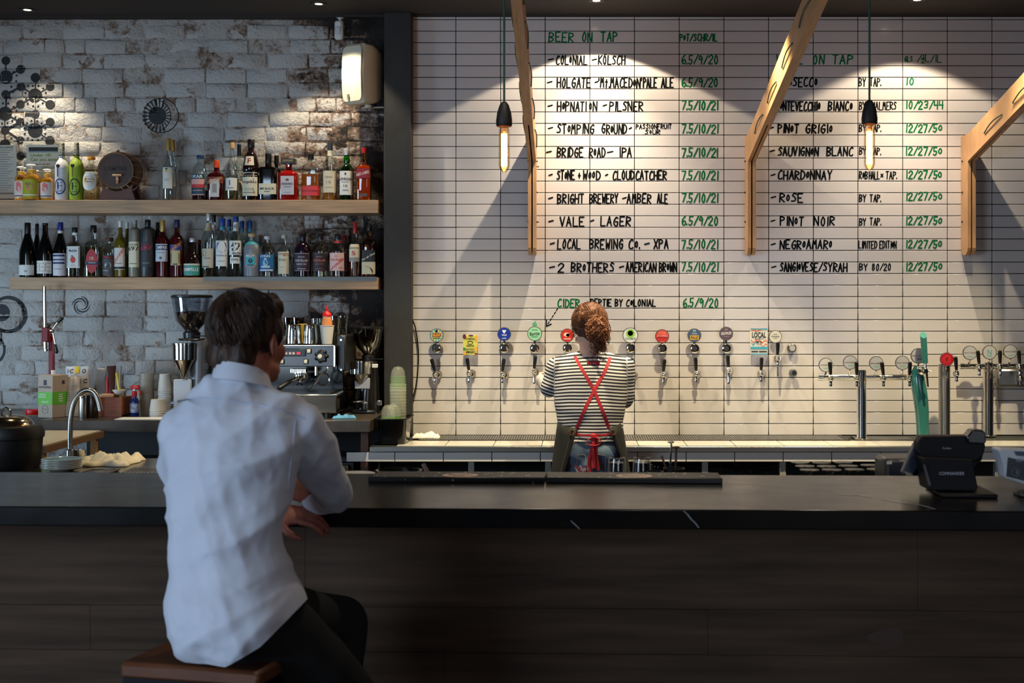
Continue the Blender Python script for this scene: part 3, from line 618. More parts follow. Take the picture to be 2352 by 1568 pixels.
bottle('vodka_bottle','clear vodka bottle with blue capsule and big blue ring on label',496,526,502,pf='vodk',gm=CLEAR,cap=(cp((24,66,150)),.13,.42),labs=[(.18,.62,W_,1.1,[('@',(28,70,150),.05,.76,.75,.46),('@',(226,224,216),.02,.76,.34,.2),('VODKA O',(24,50,110),0,.42,.8,.07),('#',(130,130,130),0,.2,.5,.02)]),(.80,.86,(70,150,170),1.5)],**lo_)
for k,(a,b,t,l) in enumerate(((516,537,504,'first'),(530,549,506,'middle'),(547,566,508,'last'))):
    bottle('vodka_bottle',l+' of three blue-capped bottles lined up behind the front vodkas',a,b,t,pf='vodk',gm=CLEAR,cap=(cp((24,66,150)),.13,.45),labs=[(.80,.86,(70,150,170),1.5)],Y=7.90,**lo_)
bottle('vodka_bottle','clear vodka bottle with bold black number on white label',527,557,498,pf='vodk',gm=CLEAR,cap=(cp((24,66,150)),.08,.42),labs=[(.36,.60,W_,1.1,[('42',(20,20,22),0,.6,.85,.62),('BELOW',(20,20,22),.35,.13,.6,.16)]),(.22,.33,W_,.8,[('VODKA',(60,60,60),0,.6,.7,.3)]),(.76,.91,W_,1.4,[('42',(20,20,20),0,.55,.4,.4)])],**lo_)
bottle('vodka_bottle','blue-capped bottle behind the frosted gin with the round badge',564,585,507,pf='vodk',gm=CLEAR,cap=(cp((24,66,150)),.13,.45),labs=[(.80,.86,(70,150,170),1.5)],Y=7.90,**lo_)
bottle('gin_bottle','frosted grey gin bottle with wooden stopper and round teal badge',560,599,537,pf='flsk',gm=FROST,cap=(cp((206,170,120),.7),.07,.46),labs=[(.18,.56,(70,170,180),.86,[('~',(200,120,110),0,.5,.92,.92),('@',(30,60,80),0,.5,.3,.3),('MALFY',(220,220,210),0,.8,.6,.14),('#',(40,60,70),0,.24,.4,.06)],'oval'),(.74,.84,(60,150,160),1.4)],**lo_)
bottle('gin_bottle','cork-stoppered bottle half hidden right of the frosted gin',588,609,540,pf='flsk',gm=FROST,cap=(cp((170,140,110),.7),.07,.46),labs=[(.72,.82,(60,140,160),1.4)],Y=7.89,**lo_)
bottle('spirit_bottle','clear bottle with bright blue illustrated label and white stopper',596,633,543,pf='flsk',gm=CLEAR,cap=(cp((216,216,220)),.07,.4),labs=[(.13,.55,(30,104,160),1.1,[('LYRES',(220,225,230),-.1,.9,.6,.12),('@',(150,190,210),-.05,.5,.28,.4),('@',(190,210,220),-.05,.74,.16,.12),('#',(190,210,220),-.05,.28,.5,.12),('#',(220,225,230),0,.08,.8,.08)])],**lo_)
bottle('gin_bottle','clear gin bottle with plain cream lettered label',638,668,540,pf='spir',gm=CLEAR,cap=(cp((206,196,176)),.08,.44),labs=[(.07,.60,(222,212,182),.95,[('mgc',(170,120,80),.1,.87,.85,.15),('MELBOURNE',(120,110,90),-.1,.66,.6,.05),('GIN COMPANY',(120,110,90),-.1,.6,.6,.05),('#',(150,140,120),-.2,.3,.4,.02)])],**lo_)
bottle('gin_bottle','plain clear bottle standing behind the cream-label gin',662,680,548,pf='flsk',gm=CLEAR,cap=(cp((190,190,190)),.1),Y=7.89,**lo_)
def fp(bg,fg,t2,fg2): return [(.14,.56,bg,1.05,[('#',fg,0,.985,1.,.02),('#',fg,0,.015,1.,.02),('#',fg,-.98,.5,.02,.97),('#',fg,.98,.5,.02,.97),('@',fg2,-.3,.78,.07,.05),('@',fg2,-.1,.78,.07,.05),('@',fg2,.1,.78,.07,.05),('@',fg2,.3,.78,.07,.05),('FOUR PILLARS',fg2,0,.58,.8,.13),(t2,fg,0,.38,.6,.1),('#',fg,0,.12,.5,.03)])]
bottle('gin_bottle','dark purple gin bottle with plum label and black-white cap',677,714,539,pf='flsk',gm=PURP,cap=(cp((34,22,34)),.13,.38),labs=fp((52,36,56),(200,190,196),'SHIRAZ GIN',(210,200,205))+[(.885,.93,W_,1.5)],**lo_)
bottle('gin_bottle','clear gin bottle with navy and copper bordered label',718,754,538,pf='flsk',gm=CLEAR,cap=(cp((30,26,34)),.13,.38),liq=(PALE,.6),labs=fp((38,36,46),(150,80,60),'RARE DRY',(206,110,90)),**lo_)
bottle('gin_bottle','clear gin bottle with pale pink label and red-lettered print',757,794,538,pf='flsk',gm=CLEAR,cap=(cp((30,26,34)),.13,.38),liq=(RSE,.6),labs=[(.14,.56,(232,190,182),1.05,[('FOUR PILLARS',(200,60,60),0,.62,.8,.12),('NEGRONI',(200,50,54),.05,.36,.82,.16,.15),('GIN',(200,50,54),.5,.16,.2,.08),('@',(200,60,60),-.1,.82,.07,.05),('@',(200,60,60),.1,.82,.07,.05)]),(.80,.85,(190,40,44),1.5)],**lo_)
bottle('gin_bottle','red-capped bottle half hidden right of the pink-label gin',780,803,541,pf='flsk',gm=RSE,cap=(cp((170,30,36)),.13,.42),labs=[(.14,.56,(206,120,116),1.)],Y=7.89,**lo_)
bottle('rum_bottle','rum bottle with tall red capsule and cream arched label',802,829,511,pf='tall',gm=CLEAR,cap=(cp((186,30,30)),.2),liq=(L_('rum_amber',(92,38,14)),.5),labs=[(.28,.60,(222,208,178),1.1,[('ANGOSTURA',(60,50,44),0,.78,.8,.1),('5',(190,40,40),-.1,.48,.3,.26),('#',(150,146,140),0,.12,1.,.24)])],**lo_)
bottle('rum_bottle','rightmost rum bottle with black label and cream corner',832,863,513,pf='spir',gm=glass('rum_glass',(200,150,100)),cap=(BLK,.14),liq=(L_('dark_rum',(52,18,10)),.60),labs=[(.28,.50,(28,26,28),1.05,[('Flor de Cana',(214,206,180),0,.45,.85,.2,.08)]),(.05,.28,(206,196,160),1.05,[('@',(60,24,20),-.4,.2,1.,.9)])],sq=5,dp=.8,**lo_)
# barrel
bc=P(277,395,7.82); br=45*7.82/F
ba=thing('display_barrel','small wooden display barrel with round tap lying on its cradle','barrel',(bc.x,bc.y,ZU))
OLDW=mat('aged_barrel_wood',(122,88,58),.6,var=.3,vs_=12,stretch=(6,1,1),bump=.1,bs=60); DKW=mat('dark_barrel_head',(66,42,30),.55,var=.25,vs_=8,stretch=(8,1,1))
zc=bc.z
for k in range(20):
    a0=2*PI*k/20;a1=2*PI*(k+1)/20-.02
    MB().lathe([(br*.86,-.085),(br*.90,-.085),(br,-.035),(br*1.02,0),(br,.035),(br*.90,.085),(br*.86,.085)],(bc.x,7.82,zc),3,axis=(0,-1,0),a0=a0,a1=a1).build('stave',OLDW,ba,fix=False)
MB().lathe([(.0001,.0),(br*.87,0),(br*.87,.006),(.0001,.006)],(bc.x,7.82-.078,zc),32,axis=(0,-1,0)).build('barrel_head',DKW,ba)
for yy in(-.055,-.075,.055): MB().lathe([(br*.905+.004,-.005),(br*(.935 if abs(yy)<.06 else .905)+.004,.005)],(bc.x,7.82+yy,zc),32,axis=(0,1 if yy>0 else -1,0),cap=False).build('hoop',mat('hoop_metal',(70,64,60),.4,.8),ba)
m=MB();text(m,'CAMPARI',.125,.026,flat((bc.x-.002,7.82-.0855,zc+.012)),bold=.03);m.build('print',mat('burnt_print',(28,18,14),.6),ba,smooth=False)
MB().cyl((bc.x+.015,7.73,zc-.05),(bc.x+.015,7.715,zc-.05),.009).cyl((bc.x+.015,7.722,zc-.035),(bc.x+.015,7.722,zc-.075),.007).cap((bc.x-.01,7.722,zc-.028),(bc.x+.035,7.722,zc-.028),.006).build('tap',mat('turned_light_wood',(196,150,112),.5),ba)
MB().ell((bc.x-.015,7.82,zc+br*1.04),(.009,.009,.011)).build('bung',DKW,ba)
rad=br*1.03; poly=[(-.105,0),(.105,0),(.085,.06)]+[(rad*math.sin(a),zc-ZU-rad*math.cos(a)) for a in[PI*t/180 for t in(50,38,26,14,0,-14,-26,-38,-50)]]+[(-.085,.06)]
for yy in(7.755,7.865): MB().prism(poly,.02,Matrix.Translation((bc.x,yy,ZU))).build('cradle_board',mat('red_brown_cradle',(92,46,26),.45),ba,smooth=False)
# notices in clear stands
def notice(label,x0,x1,y0,y1,yf,items,Y=7.93):
    a=P(x0,y0,Y);b=P(x1,y1,Y)
    o=thing('framed_notice',label,'notice',((a.x+b.x)/2,Y,ZU))
    w=(b.x-a.x)+.05; h=a.z-ZU+.03
    MB().box(((a.x+b.x)/2+.012,Y-.004,ZU+h/2),(w,.003,h),bev=.001).box(((a.x+b.x)/2+.012,Y-.008,ZU+.002),(w,.016,.003)).build('acrylic_stand',glass('acrylic',(244,246,246),base=.05),o)
    MB().box(((a.x+b.x)/2,Y,(a.z+b.z)/2),(b.x-a.x,.0012,a.z-b.z)).build('sheet',PAPER,o,smooth=False)
    cols={}
    for it in items:
        cols.setdefault(it[1],MB())
        q=cols[it[1]]
        if it[0]=='#':
            c0=P(it[2],it[3],Y);c1=P(it[4],it[5],Y); q.add([(c0.x,Y-.0012,c0.z),(c1.x,Y-.0012,c0.z),(c1.x,Y-.0012,c1.z),(c0.x,Y-.0012,c1.z)],[(0,3,2,1)])
        else:
            c0=P(it[2],it[3],Y);c1=P(it[4],it[5],Y); text(q,it[0],c1.x-c0.x,c0.z-c1.z,flat(((c0.x+c1.x)/2,Y-.0012,(c0.z+c1.z)/2)),bold=.015)
    for c,q in cols.items(): q.build('print',mat('ink_%02x%02x%02x'%c,c,.6),o,smooth=False)
G1=(124,160,60);D1=(52,56,58)
notice('under-eighteens notice with green heading in clear stand behind soap pumps',61,135,332,470,0,
 [('#',D1,66,338,133,347),('#',(60,140,190),66,348,133,349.3),('Under 18?',G1,70,352,118,359.5),('Can you enter?',G1,70,362,138,372),('It is against the law:',D1,70,375,115,379),
  ('#',(120,120,120),75,383,128,384),('#',(120,120,120),75,387,124,388),('#',(120,120,120),75,391,128,392),('#',(120,120,120),75,395,118,396)])
notice('white licence sheet with fine print in clear stand at far left',-22,38,333,456,0,
 [('WHALING LICENCE'.replace('WHALING','LIQUOR'),D1,-15,336,30,341)]+[('#',(140,140,145),-15,344+k*5.4,30-(k%3)*6,345+k*5.4) for k in range(19)]+[('#',(30,30,34),-18,444,32,445.5)],Y=7.925)
# ---------------- paintings on the brick ----------------
def wall_tree():
    vs=[];fs=[]
    for o in bw.children:
        if o.name.startswith(('brick','mortar')):
            k=len(vs);M=wm(o);vs+=[M@v.co for v in o.data.vertices];fs+=[tuple(k+i for i in p.vertices) for p in o.data.polygons]
    return BVHTree.FromPolygons(vs,fs)
WT=wall_tree()
def drape(mb,name,m,label):
    """paint laid on the uneven brick surface: flat outlines cut fine and pressed onto it"""
    b=bmesh.new()
    for f in mb.f:
        p=[mb.v[i] for i in f]
        if max(v.y for v in p)-min(v.y for v in p)<1e-5 and p[0].y<BW-.0095: 
            try: b.faces.new([b.verts.new(v) for v in p])
            except ValueError: pass
    bmesh.ops.triangulate(b,faces=b.faces)
    for _ in range(6):
        e=[e for e in b.edges if e.calc_length()>.011]
        if not e: break
        bmesh.ops.subdivide_edges(b,edges=e,cuts=1); bmesh.ops.triangulate(b,faces=b.faces)
    for v in b.verts:
        h=WT.ray_cast(Vector((v.co.x,7.8,v.co.z)),Vector((0,1,0)),1)
        v.co.y=(h[0].y if h[0] else BW-.008)-.0014-uni(0,.0002)
    me=bpy.data.meshes.new(name);b.to_mesh(me);b.free();me.materials.append(m);o=bpy.data.objects.new(name,me);COL.objects.link(o);o.parent=bw
    return tag(o,label)
PB=mat('black_wall_paint',(20,21,25),.6,bump=.3,bs=120,c2=(34,32,32),vs_=30)
YW=BW-.0155
def disc(mb,x,y,r,n=20,Y=YW): c=P(x,y,BW); mb.prism([(c.x+math.cos(2*PI*i/n)*r*BS,c.z+math.sin(2*PI*i/n)*r*BS) for i in range(n)],.009,Matrix.Translation((0,Y,0)))
def arcband(mb,cx_,cy_,r0,r1,a0,a1,n=30,fr=None):
    """ring band between radii (pixels), angles in degrees clockwise from right"""
    for i in range(n):
        q=[]
        for t in(i,i+1):
            a=math.radians(a0+(a1-a0)*t/n); w=fr(t/n) if fr else 1
            for r in((r0+r1)/2-(r1-r0)/2*w,(r0+r1)/2+(r1-r0)/2*w): q.append(P(cx_+r*math.cos(a),cy_+r*math.sin(a),BW))
        pts=[(p.x,p.z) for p in (q[0],q[1],q[3],q[2])]
        mb.prism(pts,.008,Matrix.Translation((0,YW,0)))
mo=MB()
for x,y,r in ((15,140,10),(49,160,10.5),(15,178,16),(83,179,11),(117,200,10),(50,200,10),(82,220,16.5),(15,218,10),(117,241,11),(48,240,10),(13,261,16),(83,262,10),(117,281,10),(48,281,10),(82,300,17),(13,300,10),(116,323,11),(13,332,12),(48,322,9),(48,358,10)): disc(mo,x,y,r)
for x,y in ((14,157),(33,166),(40,174),(39,187),(66,198),(77,198),(90,198),(101,204),(107,214),(107,227),(100,238),(90,245),(77,244),(65,238),(61,228),(60,214),(28,200),(32,212),(24,226),(8,238),(20,238),(32,246),(38,255),(7,284),(19,283),(30,278),(37,270),(75,278),(88,279),(98,284),(105,295),(105,308),(98,318),(88,322),(65,284),(58,295),(58,308),(65,318),(75,322),(28,318)): disc(mo,x,y,2.6,8)
def bar(mb,x0,y0,x1,y1,w):
    a=P(x0,y0,BW);b=P(x1,y1,BW);d=Vector((b.x-a.x,b.z-a.z));nn=Vector((-d.y,d.x)).normalized()*w*BS/2
    pts=[(a.x+nn.x,a.z+nn.y),(a.x-nn.x,a.z-nn.y),(b.x-nn.x,b.z-nn.y),(b.x+nn.x,b.z+nn.y)]
    mb.prism(pts,.007,Matrix.Translation((0,YW+.001,0)))
for q in ((15,140,15,178,3),(15,178,49,160,4),(15,218,50,200,5),(15,218,15,261,4),(83,179,82,300,3.5),(82,220,117,200,3),(82,220,117,241,3),(82,220,50,200,3),(82,220,48,240,3),(82,300,117,281,3),(82,300,48,281,3),(82,300,116,323,3),(13,261,48,281,3),(13,261,48,240,3),(13,300,48,322,5),(60,262,83,262,12),(13,261,13,332,3),(48,281,13,300,6)): bar(mo,*q)
drape(mo,'wall_painting',PB,'black molecule pattern of joined discs')
e=MB(); arcband(e,371,265.5,38.2,40.6,0,360,48)
disc(e,362,266,20.5,28)
arcband(e,362,266,0,0,0,1,1)
for k in range(17):
    a0=70+k*15.5; 
    if a0>300: break
    pts=[]
    for rr,aa in((19,a0-2),(38.5,a0-3.2),(38.5,a0+3.6),(19,a0+2)):
        a=math.radians(aa); p=P(366+rr*math.cos(a),266+rr*math.sin(a),BW); pts.append((p.x,p.z))
    e.prism(pts,.008,Matrix.Translation((0,YW+.0002,0)))
arcband(e,357,266,35,37,-68,68,24)
for k in range(9):
    a=math.radians(-56+k*14); 
    p0=(362+21*math.cos(a),266+21*math.sin(a));p1=(357+36*math.cos(a),266+36*math.sin(a)); bar(e,*p0,*p1,2.6)
drape(e,'wall_painting',PB,'round black eye motif with radiating bars')
e=MB()
for k in range(4):
    a0=k*90
    def spp(t): 
        a=math.radians(a0+t*190); r=20.5-12*t; return P(187.5+r*math.cos(a),701+r*math.sin(a),BW)
    pts=[spp(t/10) for t in range(11)]; w=[.9+2.6*math.sin(PI*min(1,t/10*1.1)) for t in range(11)]
    for t in range(10):
        a,b=pts[t],pts[t+1];d=Vector((b.x-a.x,b.z-a.z));nn=Vector((-d.y,d.x)).normalized()*BS*.5
        e.prism([(a.x-nn.x*w[t],a.z-nn.y*w[t]),(b.x-nn.x*w[t+1],b.z-nn.y*w[t+1]),(b.x+nn.x*w[t+1],b.z+nn.y*w[t+1]),(a.x+nn.x*w[t],a.z+nn.y*w[t])],.008,Matrix.Translation((0,YW,0)))
drape(e,'wall_painting',PB,'small black spiral motif')
e=MB(); arcband(e,20,722,34,44,-180,180,40,fr=lambda t:.35+.65*abs(math.cos(PI*(t-.5)))); disc(e,5,718,20,26); drape(e,'wall_painting',PB,'large black crescent ring with solid centre')
e=MB(); arcband(e,-24,802,32,38,-90,90,20); drape(e,'wall_painting',PB,'black ring cut by the left edge')
# ---------------- downlights, speaker, sensor ----------------
DL=mat('downlight_lens',(255,240,220),.4,emit=(255,232,196),es=14); TR=mat('black_downlight_trim',(22,20,19),.4)
nm=['above the molecule painting','above the loudspeaker','above the beer list','above the wine list','beyond the left edge of the view']
for (x,y,i) in LAMPS:
    o=thing('ceiling_downlight','round recessed downlight in dark ceiling '+nm[i],'ceiling light',(x,y,CEIL),0,'recessed downlights')
    MB().lathe([(.022,-.004),(.046,-.006),(.048,-.001),(.048,0),(.022,0),(.022,-.004)],(x,y,CEIL),28,cap=False).build('trim_ring',TR,o)
    MB().lathe([(.0001,-.003),(.021,-.003),(.021,0),(.0001,0)],(x,y,CEIL),20).build('lens',DL,o)
spc=P(832,168,7.72)
sp=thing('wall_loudspeaker','cream box loudspeaker bracketed to the steel column','speaker',(spc.x,spc.y+.1,spc.z-.17))
SPK=mat('cream_speaker_shell',(206,194,170),.5); SPG=mat('cream_speaker_grille',(214,206,184),.6,bump=.3,bs=500)
R=Matrix.Rotation(math.radians(-36),3,'Z')
m=MB(); n=10
def spk(u,v,d): # u,v in -1..1, d depth; convex front
    return Vector((u*.086*(1-.25*max(0,(d-.08)/.14)),-.10+d+.018*(u*u)*0+.012*v*v,v*.172*(1-.10*max(0,(d-.06)/.16))))
ring=[]
for d,k in((0.012,.97),(.0,.93),(.012,1.0),(.07,1.0),(.12,.96),(.17,.84),(.2,.6)):
    ring.append([R@ (Vector((spk(u,v,d).x*k,spk(u,v,d).y,spk(u,v,d).z*k)))+Vector((spc.x,spc.y+.09,spc.z)) for u,v in [(math.copysign(min(1,abs(math.cos(a))**.16),math.cos(a)),math.copysign(min(1,abs(math.sin(a))**.16),math.sin(a))) for a in [2*PI*i/40 for i in range(40)]]])
ring=ring[1:]
for r_ in ring: m.v+=r_
for j in range(len(ring)-1):
    for i in range(40): m.f.append((j*40+i,j*40+(i+1)%40,(j+1)*40+(i+1)%40,(j+1)*40+i))
m.f.append(tuple(range(40))[::-1]);m.f.append(tuple((len(ring)-1)*40+i for i in range(40)))
m.build('shell',SPK,sp,fix=True)
m=MB();q=[]
for i in range(40):
    a=2*PI*i/40;u=math.copysign(abs(math.cos(a))**.25,math.cos(a));v=math.copysign(abs(math.sin(a))**.25,math.sin(a))
    q.append(R@Vector((u*.076,-.1095+.010*v*v,v*.158))+Vector((spc.x,spc.y+.09,spc.z)))
c=R@Vector((0,-.112,0))+Vector((spc.x,spc.y+.09,spc.z)); m.v=q+[v+R@Vector((0,.01,0)) for v in q]+[c]
m.f=[(i,(i+1)%40,80) for i in range(40)]+[((i+1)%40,i,40+i,40+(i+1)%40) for i in range(40)]
m.build('grille',SPG,sp,fix=True)
g0=R@Vector((-.025,-.108,-.130))+Vector((spc.x,spc.y+.09,spc.z))
MB().box(g0,(.016,.003,.026),M=R).build('badge',mat('grey_badge',(120,112,100),.4),sp)
MB().box((spc.x+.06,spc.y+.14,spc.z-.176),(.16,.035,.006),rz=-.15,bev=.002).cyl((spc.x+.02,spc.y+.1,spc.z-.186),(spc.x+.02,spc.y+.1,spc.z-.168),.022).build('bracket',SPK,sp)
MB().tube([(spc.x+.09,spc.y+.22,spc.z+.05),(spc.x+.105,spc.y+.16,spc.z+.0),(spc.x+.12,spc.y+.13,spc.z-.05),(spc.x+.13,spc.y+.15,spc.z-.09)],.004,6).build('cable',mat('beige_cable',(150,120,90),.5),sp)
sc_=P(779,68,7.86)
se=thing('motion_sensor','small white motion sensor hanging above the loudspeaker','sensor',(sc_.x,7.86,sc_.z))
MB().box((sc_.x,7.86,sc_.z-.004),(.052,.035,.112),rz=-.25,bev=.010).build('housing',WHT,se)
MB().box((sc_.x-.004,7.843,sc_.z-.01),(.036,.012,.05),rz=-.25,bev=.006).build('lens_window',mat('milky_lens',(206,206,210),.25),se)
MB().cyl((sc_.x+.003,7.875,sc_.z+.045),(sc_.x+.003,7.875,CEIL-.001),.009).box((sc_.x+.003,7.875,CEIL-.006),(.04,.04,.010),bev=.002).build('mount',WHT,se)
# ---------------- back bench (tiled) ----------------
bx=lambda px,Y:(px-CX)*Y/F
ZB=.86; GREY=mat('under_bench_dark',(26,25,25),.7); BT=mat('bench_tile_darkened',(184,178,168),.2,bump=.02,bs=20)  # bench tile colour darkened to hold back the strong lamp light on top
bb=thing('tiled_back_bench','long white tiled bench with steel edge below the tap wall','bench',(.85,7.53,0))
MB().box(((-1.083+2.9)/2,(7.22+7.838)/2,ZB-.024),(3.98,.618,.044)).build('bench_core',mat('bench_grout',(40,40,34),.9),bb)
MB().box(((-1.083+2.9)/2,7.208,ZB-.0135),(3.983,.02,.028),bev=.002).build('steel_edge',STL,bb)
t1=MB().box((0,0,0),(pitchx-.004,.262,.008),bev=.001).mesh('bench_tile'); t1.materials.append(BT)
t2=MB().box((0,0,0),(pitchx-.004,.008,.049),bev=.001).mesh('fascia_tile'); t2.materials.append(mat('fascia_tile_lightened',(222,216,210),.2))  # lighter copy of the bench tile, offsetting weak light on the front
for k in range(16):
    x=bx(1021.4,7.22)+(k-.5)*pitchx
    if -1.08+pitchx/2<x<2.9-pitchx/2:
        o=bpy.data.objects.new('bench_tile',t1);COL.objects.link(o);o.parent=bb;o.location=Vector((x,7.352,ZB+.0005))-bb.location
for k in range(17):
    x=bx(906.6,7.21)+(k-.5)*pitchx
    if x<2.85:
        o=bpy.data.objects.new('fascia_tile',t2);COL.objects.link(o);o.parent=bb;o.location=Vector((x,7.216,ZB-.056))-bb.location
MB().box((.9,7.226,ZB-.056),(4.06,.012,.054)).build('fascia_board',GREY,bb)
LEGM=mat('white_leg',(150,146,140),.5)
for px in (1083,1259,1619,1797,2040,2290): MB().box((bx(px,7.25),7.25,.39),(.032,.04,.775),bev=.002).build('leg',LEGM,bb)
MB().box((.9,7.52,.50),(3.9,.5,.03)).build('lower_shelf',GREY,bb); MB().box((.9,7.80,.40),(3.9,.02,.8)).build('back_panel',GREY,bb)
# drip trays
def drip(label,x0,x1,y0,y1):
    o=thing('drip_tray',label,'drip tray',((x0+x1)/2,(y0+y1)/2,ZB))
    MB().box(((x0+x1)/2,(y0+y1)/2,ZB+.0015),(x1-x0,y1-y0,.003)).box(((x0+x1)/2,y0+.006,ZB+.005),(x1-x0,.012,.006),bev=.001).box(((x0+x1)/2,y1-.006,ZB+.005),(x1-x0,.012,.006),bev=.001).box((x0+.006,(y0+y1)/2,ZB+.005),(.012,y1-y0,.006)).box((x1-.006,(y0+y1)/2,ZB+.005),(.012,y1-y0,.006)).build('tray',mat('tray_base',(70,66,60),.4,.8),o)
    g=MB(); n=int((x1-x0-.03)/.0135)
    for i in range(n): g.box((x0+.018+i*.0135,(y0+y1)/2,ZB+.006),(.0065,y1-y0-.024,.003))
    for j in range(6): g.box(((x0+x1)/2,y0+.03+j*(y1-y0-.06)/5,ZB+.0062),(x1-x0-.02,.007,.0032))
    g.build('grille',STL,o,smooth=False,kind='stuff')
drip('long perforated steel drip tray under the row of wall taps',bx(965,7.6),bx(1945,7.6),7.50,7.78)
drip('short dark drip tray at the foot of the left tap tower',bx(1962,7.6),bx(2105,7.6),7.50,7.70)
# ---------------- taps ----------------
def tap(px,yt,yb,ys,lean=0,Yb=7.765,back=None,label='',black=True,name='beer_tap',hl=None,hm=None,flange=True,hr=1,group='beer taps',x_off=0):
    s=Yb/F; b=P(px,(yb+ys)/2,Yb); zt=EZ-(yt-CY)*s; zb=EZ-(yb-CY)*s; zs=EZ-(ys-CY)*s; back=back or TW-.004
    o=thing(name,label,'tap',(b.x,back,b.z),0,group)
    tx=b.x+lean*s
    MB().lathe([(.0065,0),(.009*hr,.01),(.0115*hr,(zt-zb)*.8),(.0105*hr,zt-zb-.003),(.005,zt-zb)],(b.x,Yb,zb),14,axis=(tx-b.x,-.012,zt-zb)).build('handle',hm or BLK,o)
    m=MB().lathe([(.007,0),(.010,.004),(.0075,.010),(.0125,.016),(.0135,.026),(.009,.032)],(b.x,Yb,zb-.034),14).ell((b.x,Yb,zb-.022),(.0155,.0155,.0135))
    m.lathe([(.0085,0),(.0095,.006),(.008,.016),(.010,zb-.03-zs)],(b.x,Yb,zs),12)
    m.build('faucet',CHR,o)
    m=MB().cyl((b.x,Yb+.005,zb-.022),(b.x+.012,back-.012,zb-.022),.0095).lathe([(.014,0),(.017,.004),(.017,.012),(.013,.016)],(b.x+.011,back-.03,zb-.022),16,axis=(0,1,0))
    if flange: m.lathe([(.019,0),(.024,.006),(.024,.0095)],(b.x+.012,back-.0105,zb-.022),20,axis=(0,1,0))
    m.build('shank',CHR,o)
    return o
TP=[(999,822,852,878,-8,'leftmost wall tap, black handle leaning left beside the black cable'),(1077,821,850,878,-4,'second wall tap from the left, below the square yellow card'),(1154,822,853,879,4,'third wall tap from the left, below the blue round badge'),(1227,816,846,881,3,'wall tap below the pale green badge, by the left elbow'),
(1453,822,855,880,-2,'wall tap just right of the bartender, below the white and green badge'),(1524,824,853,880,2,'wall tap below the orange-red badge'),(1599,820,851,877,-2,'wall tap below the navy badge'),(1673,815,843,881,-2,'wall tap below the dark brown badge, its handle starting at the knob'),(1748,820,850,876,1,'wall tap below the tall square blue and orange card')]
for q in TP: tap(q[0],q[1],q[2],q[3],q[4],label=q[5],group='black-handled taps on the tiled wall')
o=tap(1786,785,815,840,0,label='raised wall tap with long thin spout in front of the cream badge',group='black-handled taps on the tiled wall')
MB().cyl(P(1786,838,7.765),P(1786,864,7.765),.006,.005).build('long_spout',CHR,o)
b=P(1823,856,7.80)
o=thing('tap_coupling','bare chrome coupling without a tap, below a lone chrome knob','coupling',(b.x,TW-.004,b.z))
MB().lathe([(.022,0),(.022,.008),(.012,.012),(.012,.035),(.018,.036),(.018,.05)],(b.x,TW-.005,b.z),18,axis=(0,-1,0)).build('coupling_body',RIM,o)
MB().lathe([(.0001,0),(.012,0)],(b.x,TW-.0565,b.z),14,axis=(0,-1,0),cap=False).build('bore',BLK,o)
def badge(px,py,r,label,rim,face,items=(),ky=None,Y=7.765,back=None,knob=True,ypost=None,group='round tap badges',kx=0,name='tap_badge'):
    s=Y/F; c=P(px,py,Y); R=r*s; back=back or TW-.004
    o=thing(name,label,'badge',(c.x,c.y,c.z-R),0,group)
    MB().lathe([(R*.94,0),(R,.002),(R,.008),(R*.97,.010)],(c.x,Y+.010,c.z),32,axis=(0,-1,0)).build('disc',RIM if rim is CHR else rim,o)
    lo=MB().lathe([(.0001,.0),(R*.9,0)],(c.x,Y-.0006,c.z),32,axis=(0,-1,0),cap=False).build('face',face,o)
    cols={}
    for t in items:
        q=cols.setdefault(tuple(t[1]),MB()); u,v,w,h=t[2:6]; u*=R;v*=R;w*=R;h*=R
        f=flat((c.x+u,Y-.0012-(.0006 if len(t)>7 else 0),c.z+v))
        if t[0]=='@': k=len(q.v);q.v+=[f(w*math.cos(2*PI*i/18),h*math.sin(2*PI*i/18)) for i in range(18)];q.f.append(tuple(k+i for i in range(18)))
        elif t[0]=='#': k=len(q.v);q.v+=[f(-w,-h),f(w,-h),f(w,h),f(-w,h)];q.f.append((k,k+1,k+2,k+3))
        elif t[0]=='*':
            for j in range(12):
                a=2*PI*j/12;k=len(q.v);q.v+=[f(0,0),f(w*math.cos(a),h*math.sin(a)),f(w*math.cos(a+.26),h*math.sin(a+.26))];q.f.append((k,k+1,k+2))
        else: text(q,t[0],2*w,2*h,f,bold=.02,rot=t[6] if len(t)>6 else 0)
    for col,q in cols.items(): q.build('print',mat('ink_%02x%02x%02x'%col,col,.5),lo,smooth=False)
    if knob:
        kz=EZ-((ky or py+32)-CY)*s; kr=10.5*s; kx_=c.x+kx*s
        MB().lathe([(kr*.75,0),(kr*.8,TW-Y-.02),(kr,TW-Y-.012),(kr,TW-Y+.004),(kr*.7,TW-Y+.008)][::1],(kx_,TW-.0045,kz),22,axis=(0,-1,0)).build('knob',CHR,o)
        MB().lathe([(.0001,0),(kr*.55,0),(kr*.55,.003)],(kx_,Y-.0145,kz),18,axis=(0,-1,0)).build('knob_button',mat('dark_knob_insert',(60,56,52),.25,.6),o)
        MB().box((c.x,Y+.012,(c.z-R+kz+kr)/2),(.012,.010,abs(c.z-R-kz-kr)+.012),bev=.002).build('stem',BLK,o)
    if ypost is not None:
        MB().tube([(c.x,Y+.006,c.z-R*.9),(c.x,Y+.008,c.z-R-.008),(c.x,back,EZ-(ypost-CY)*back/F)],.005,8).build('stem',CHR,o)
    return o
def fm(n,c): return mat('badge_'+n,c,.25,coat=.4)
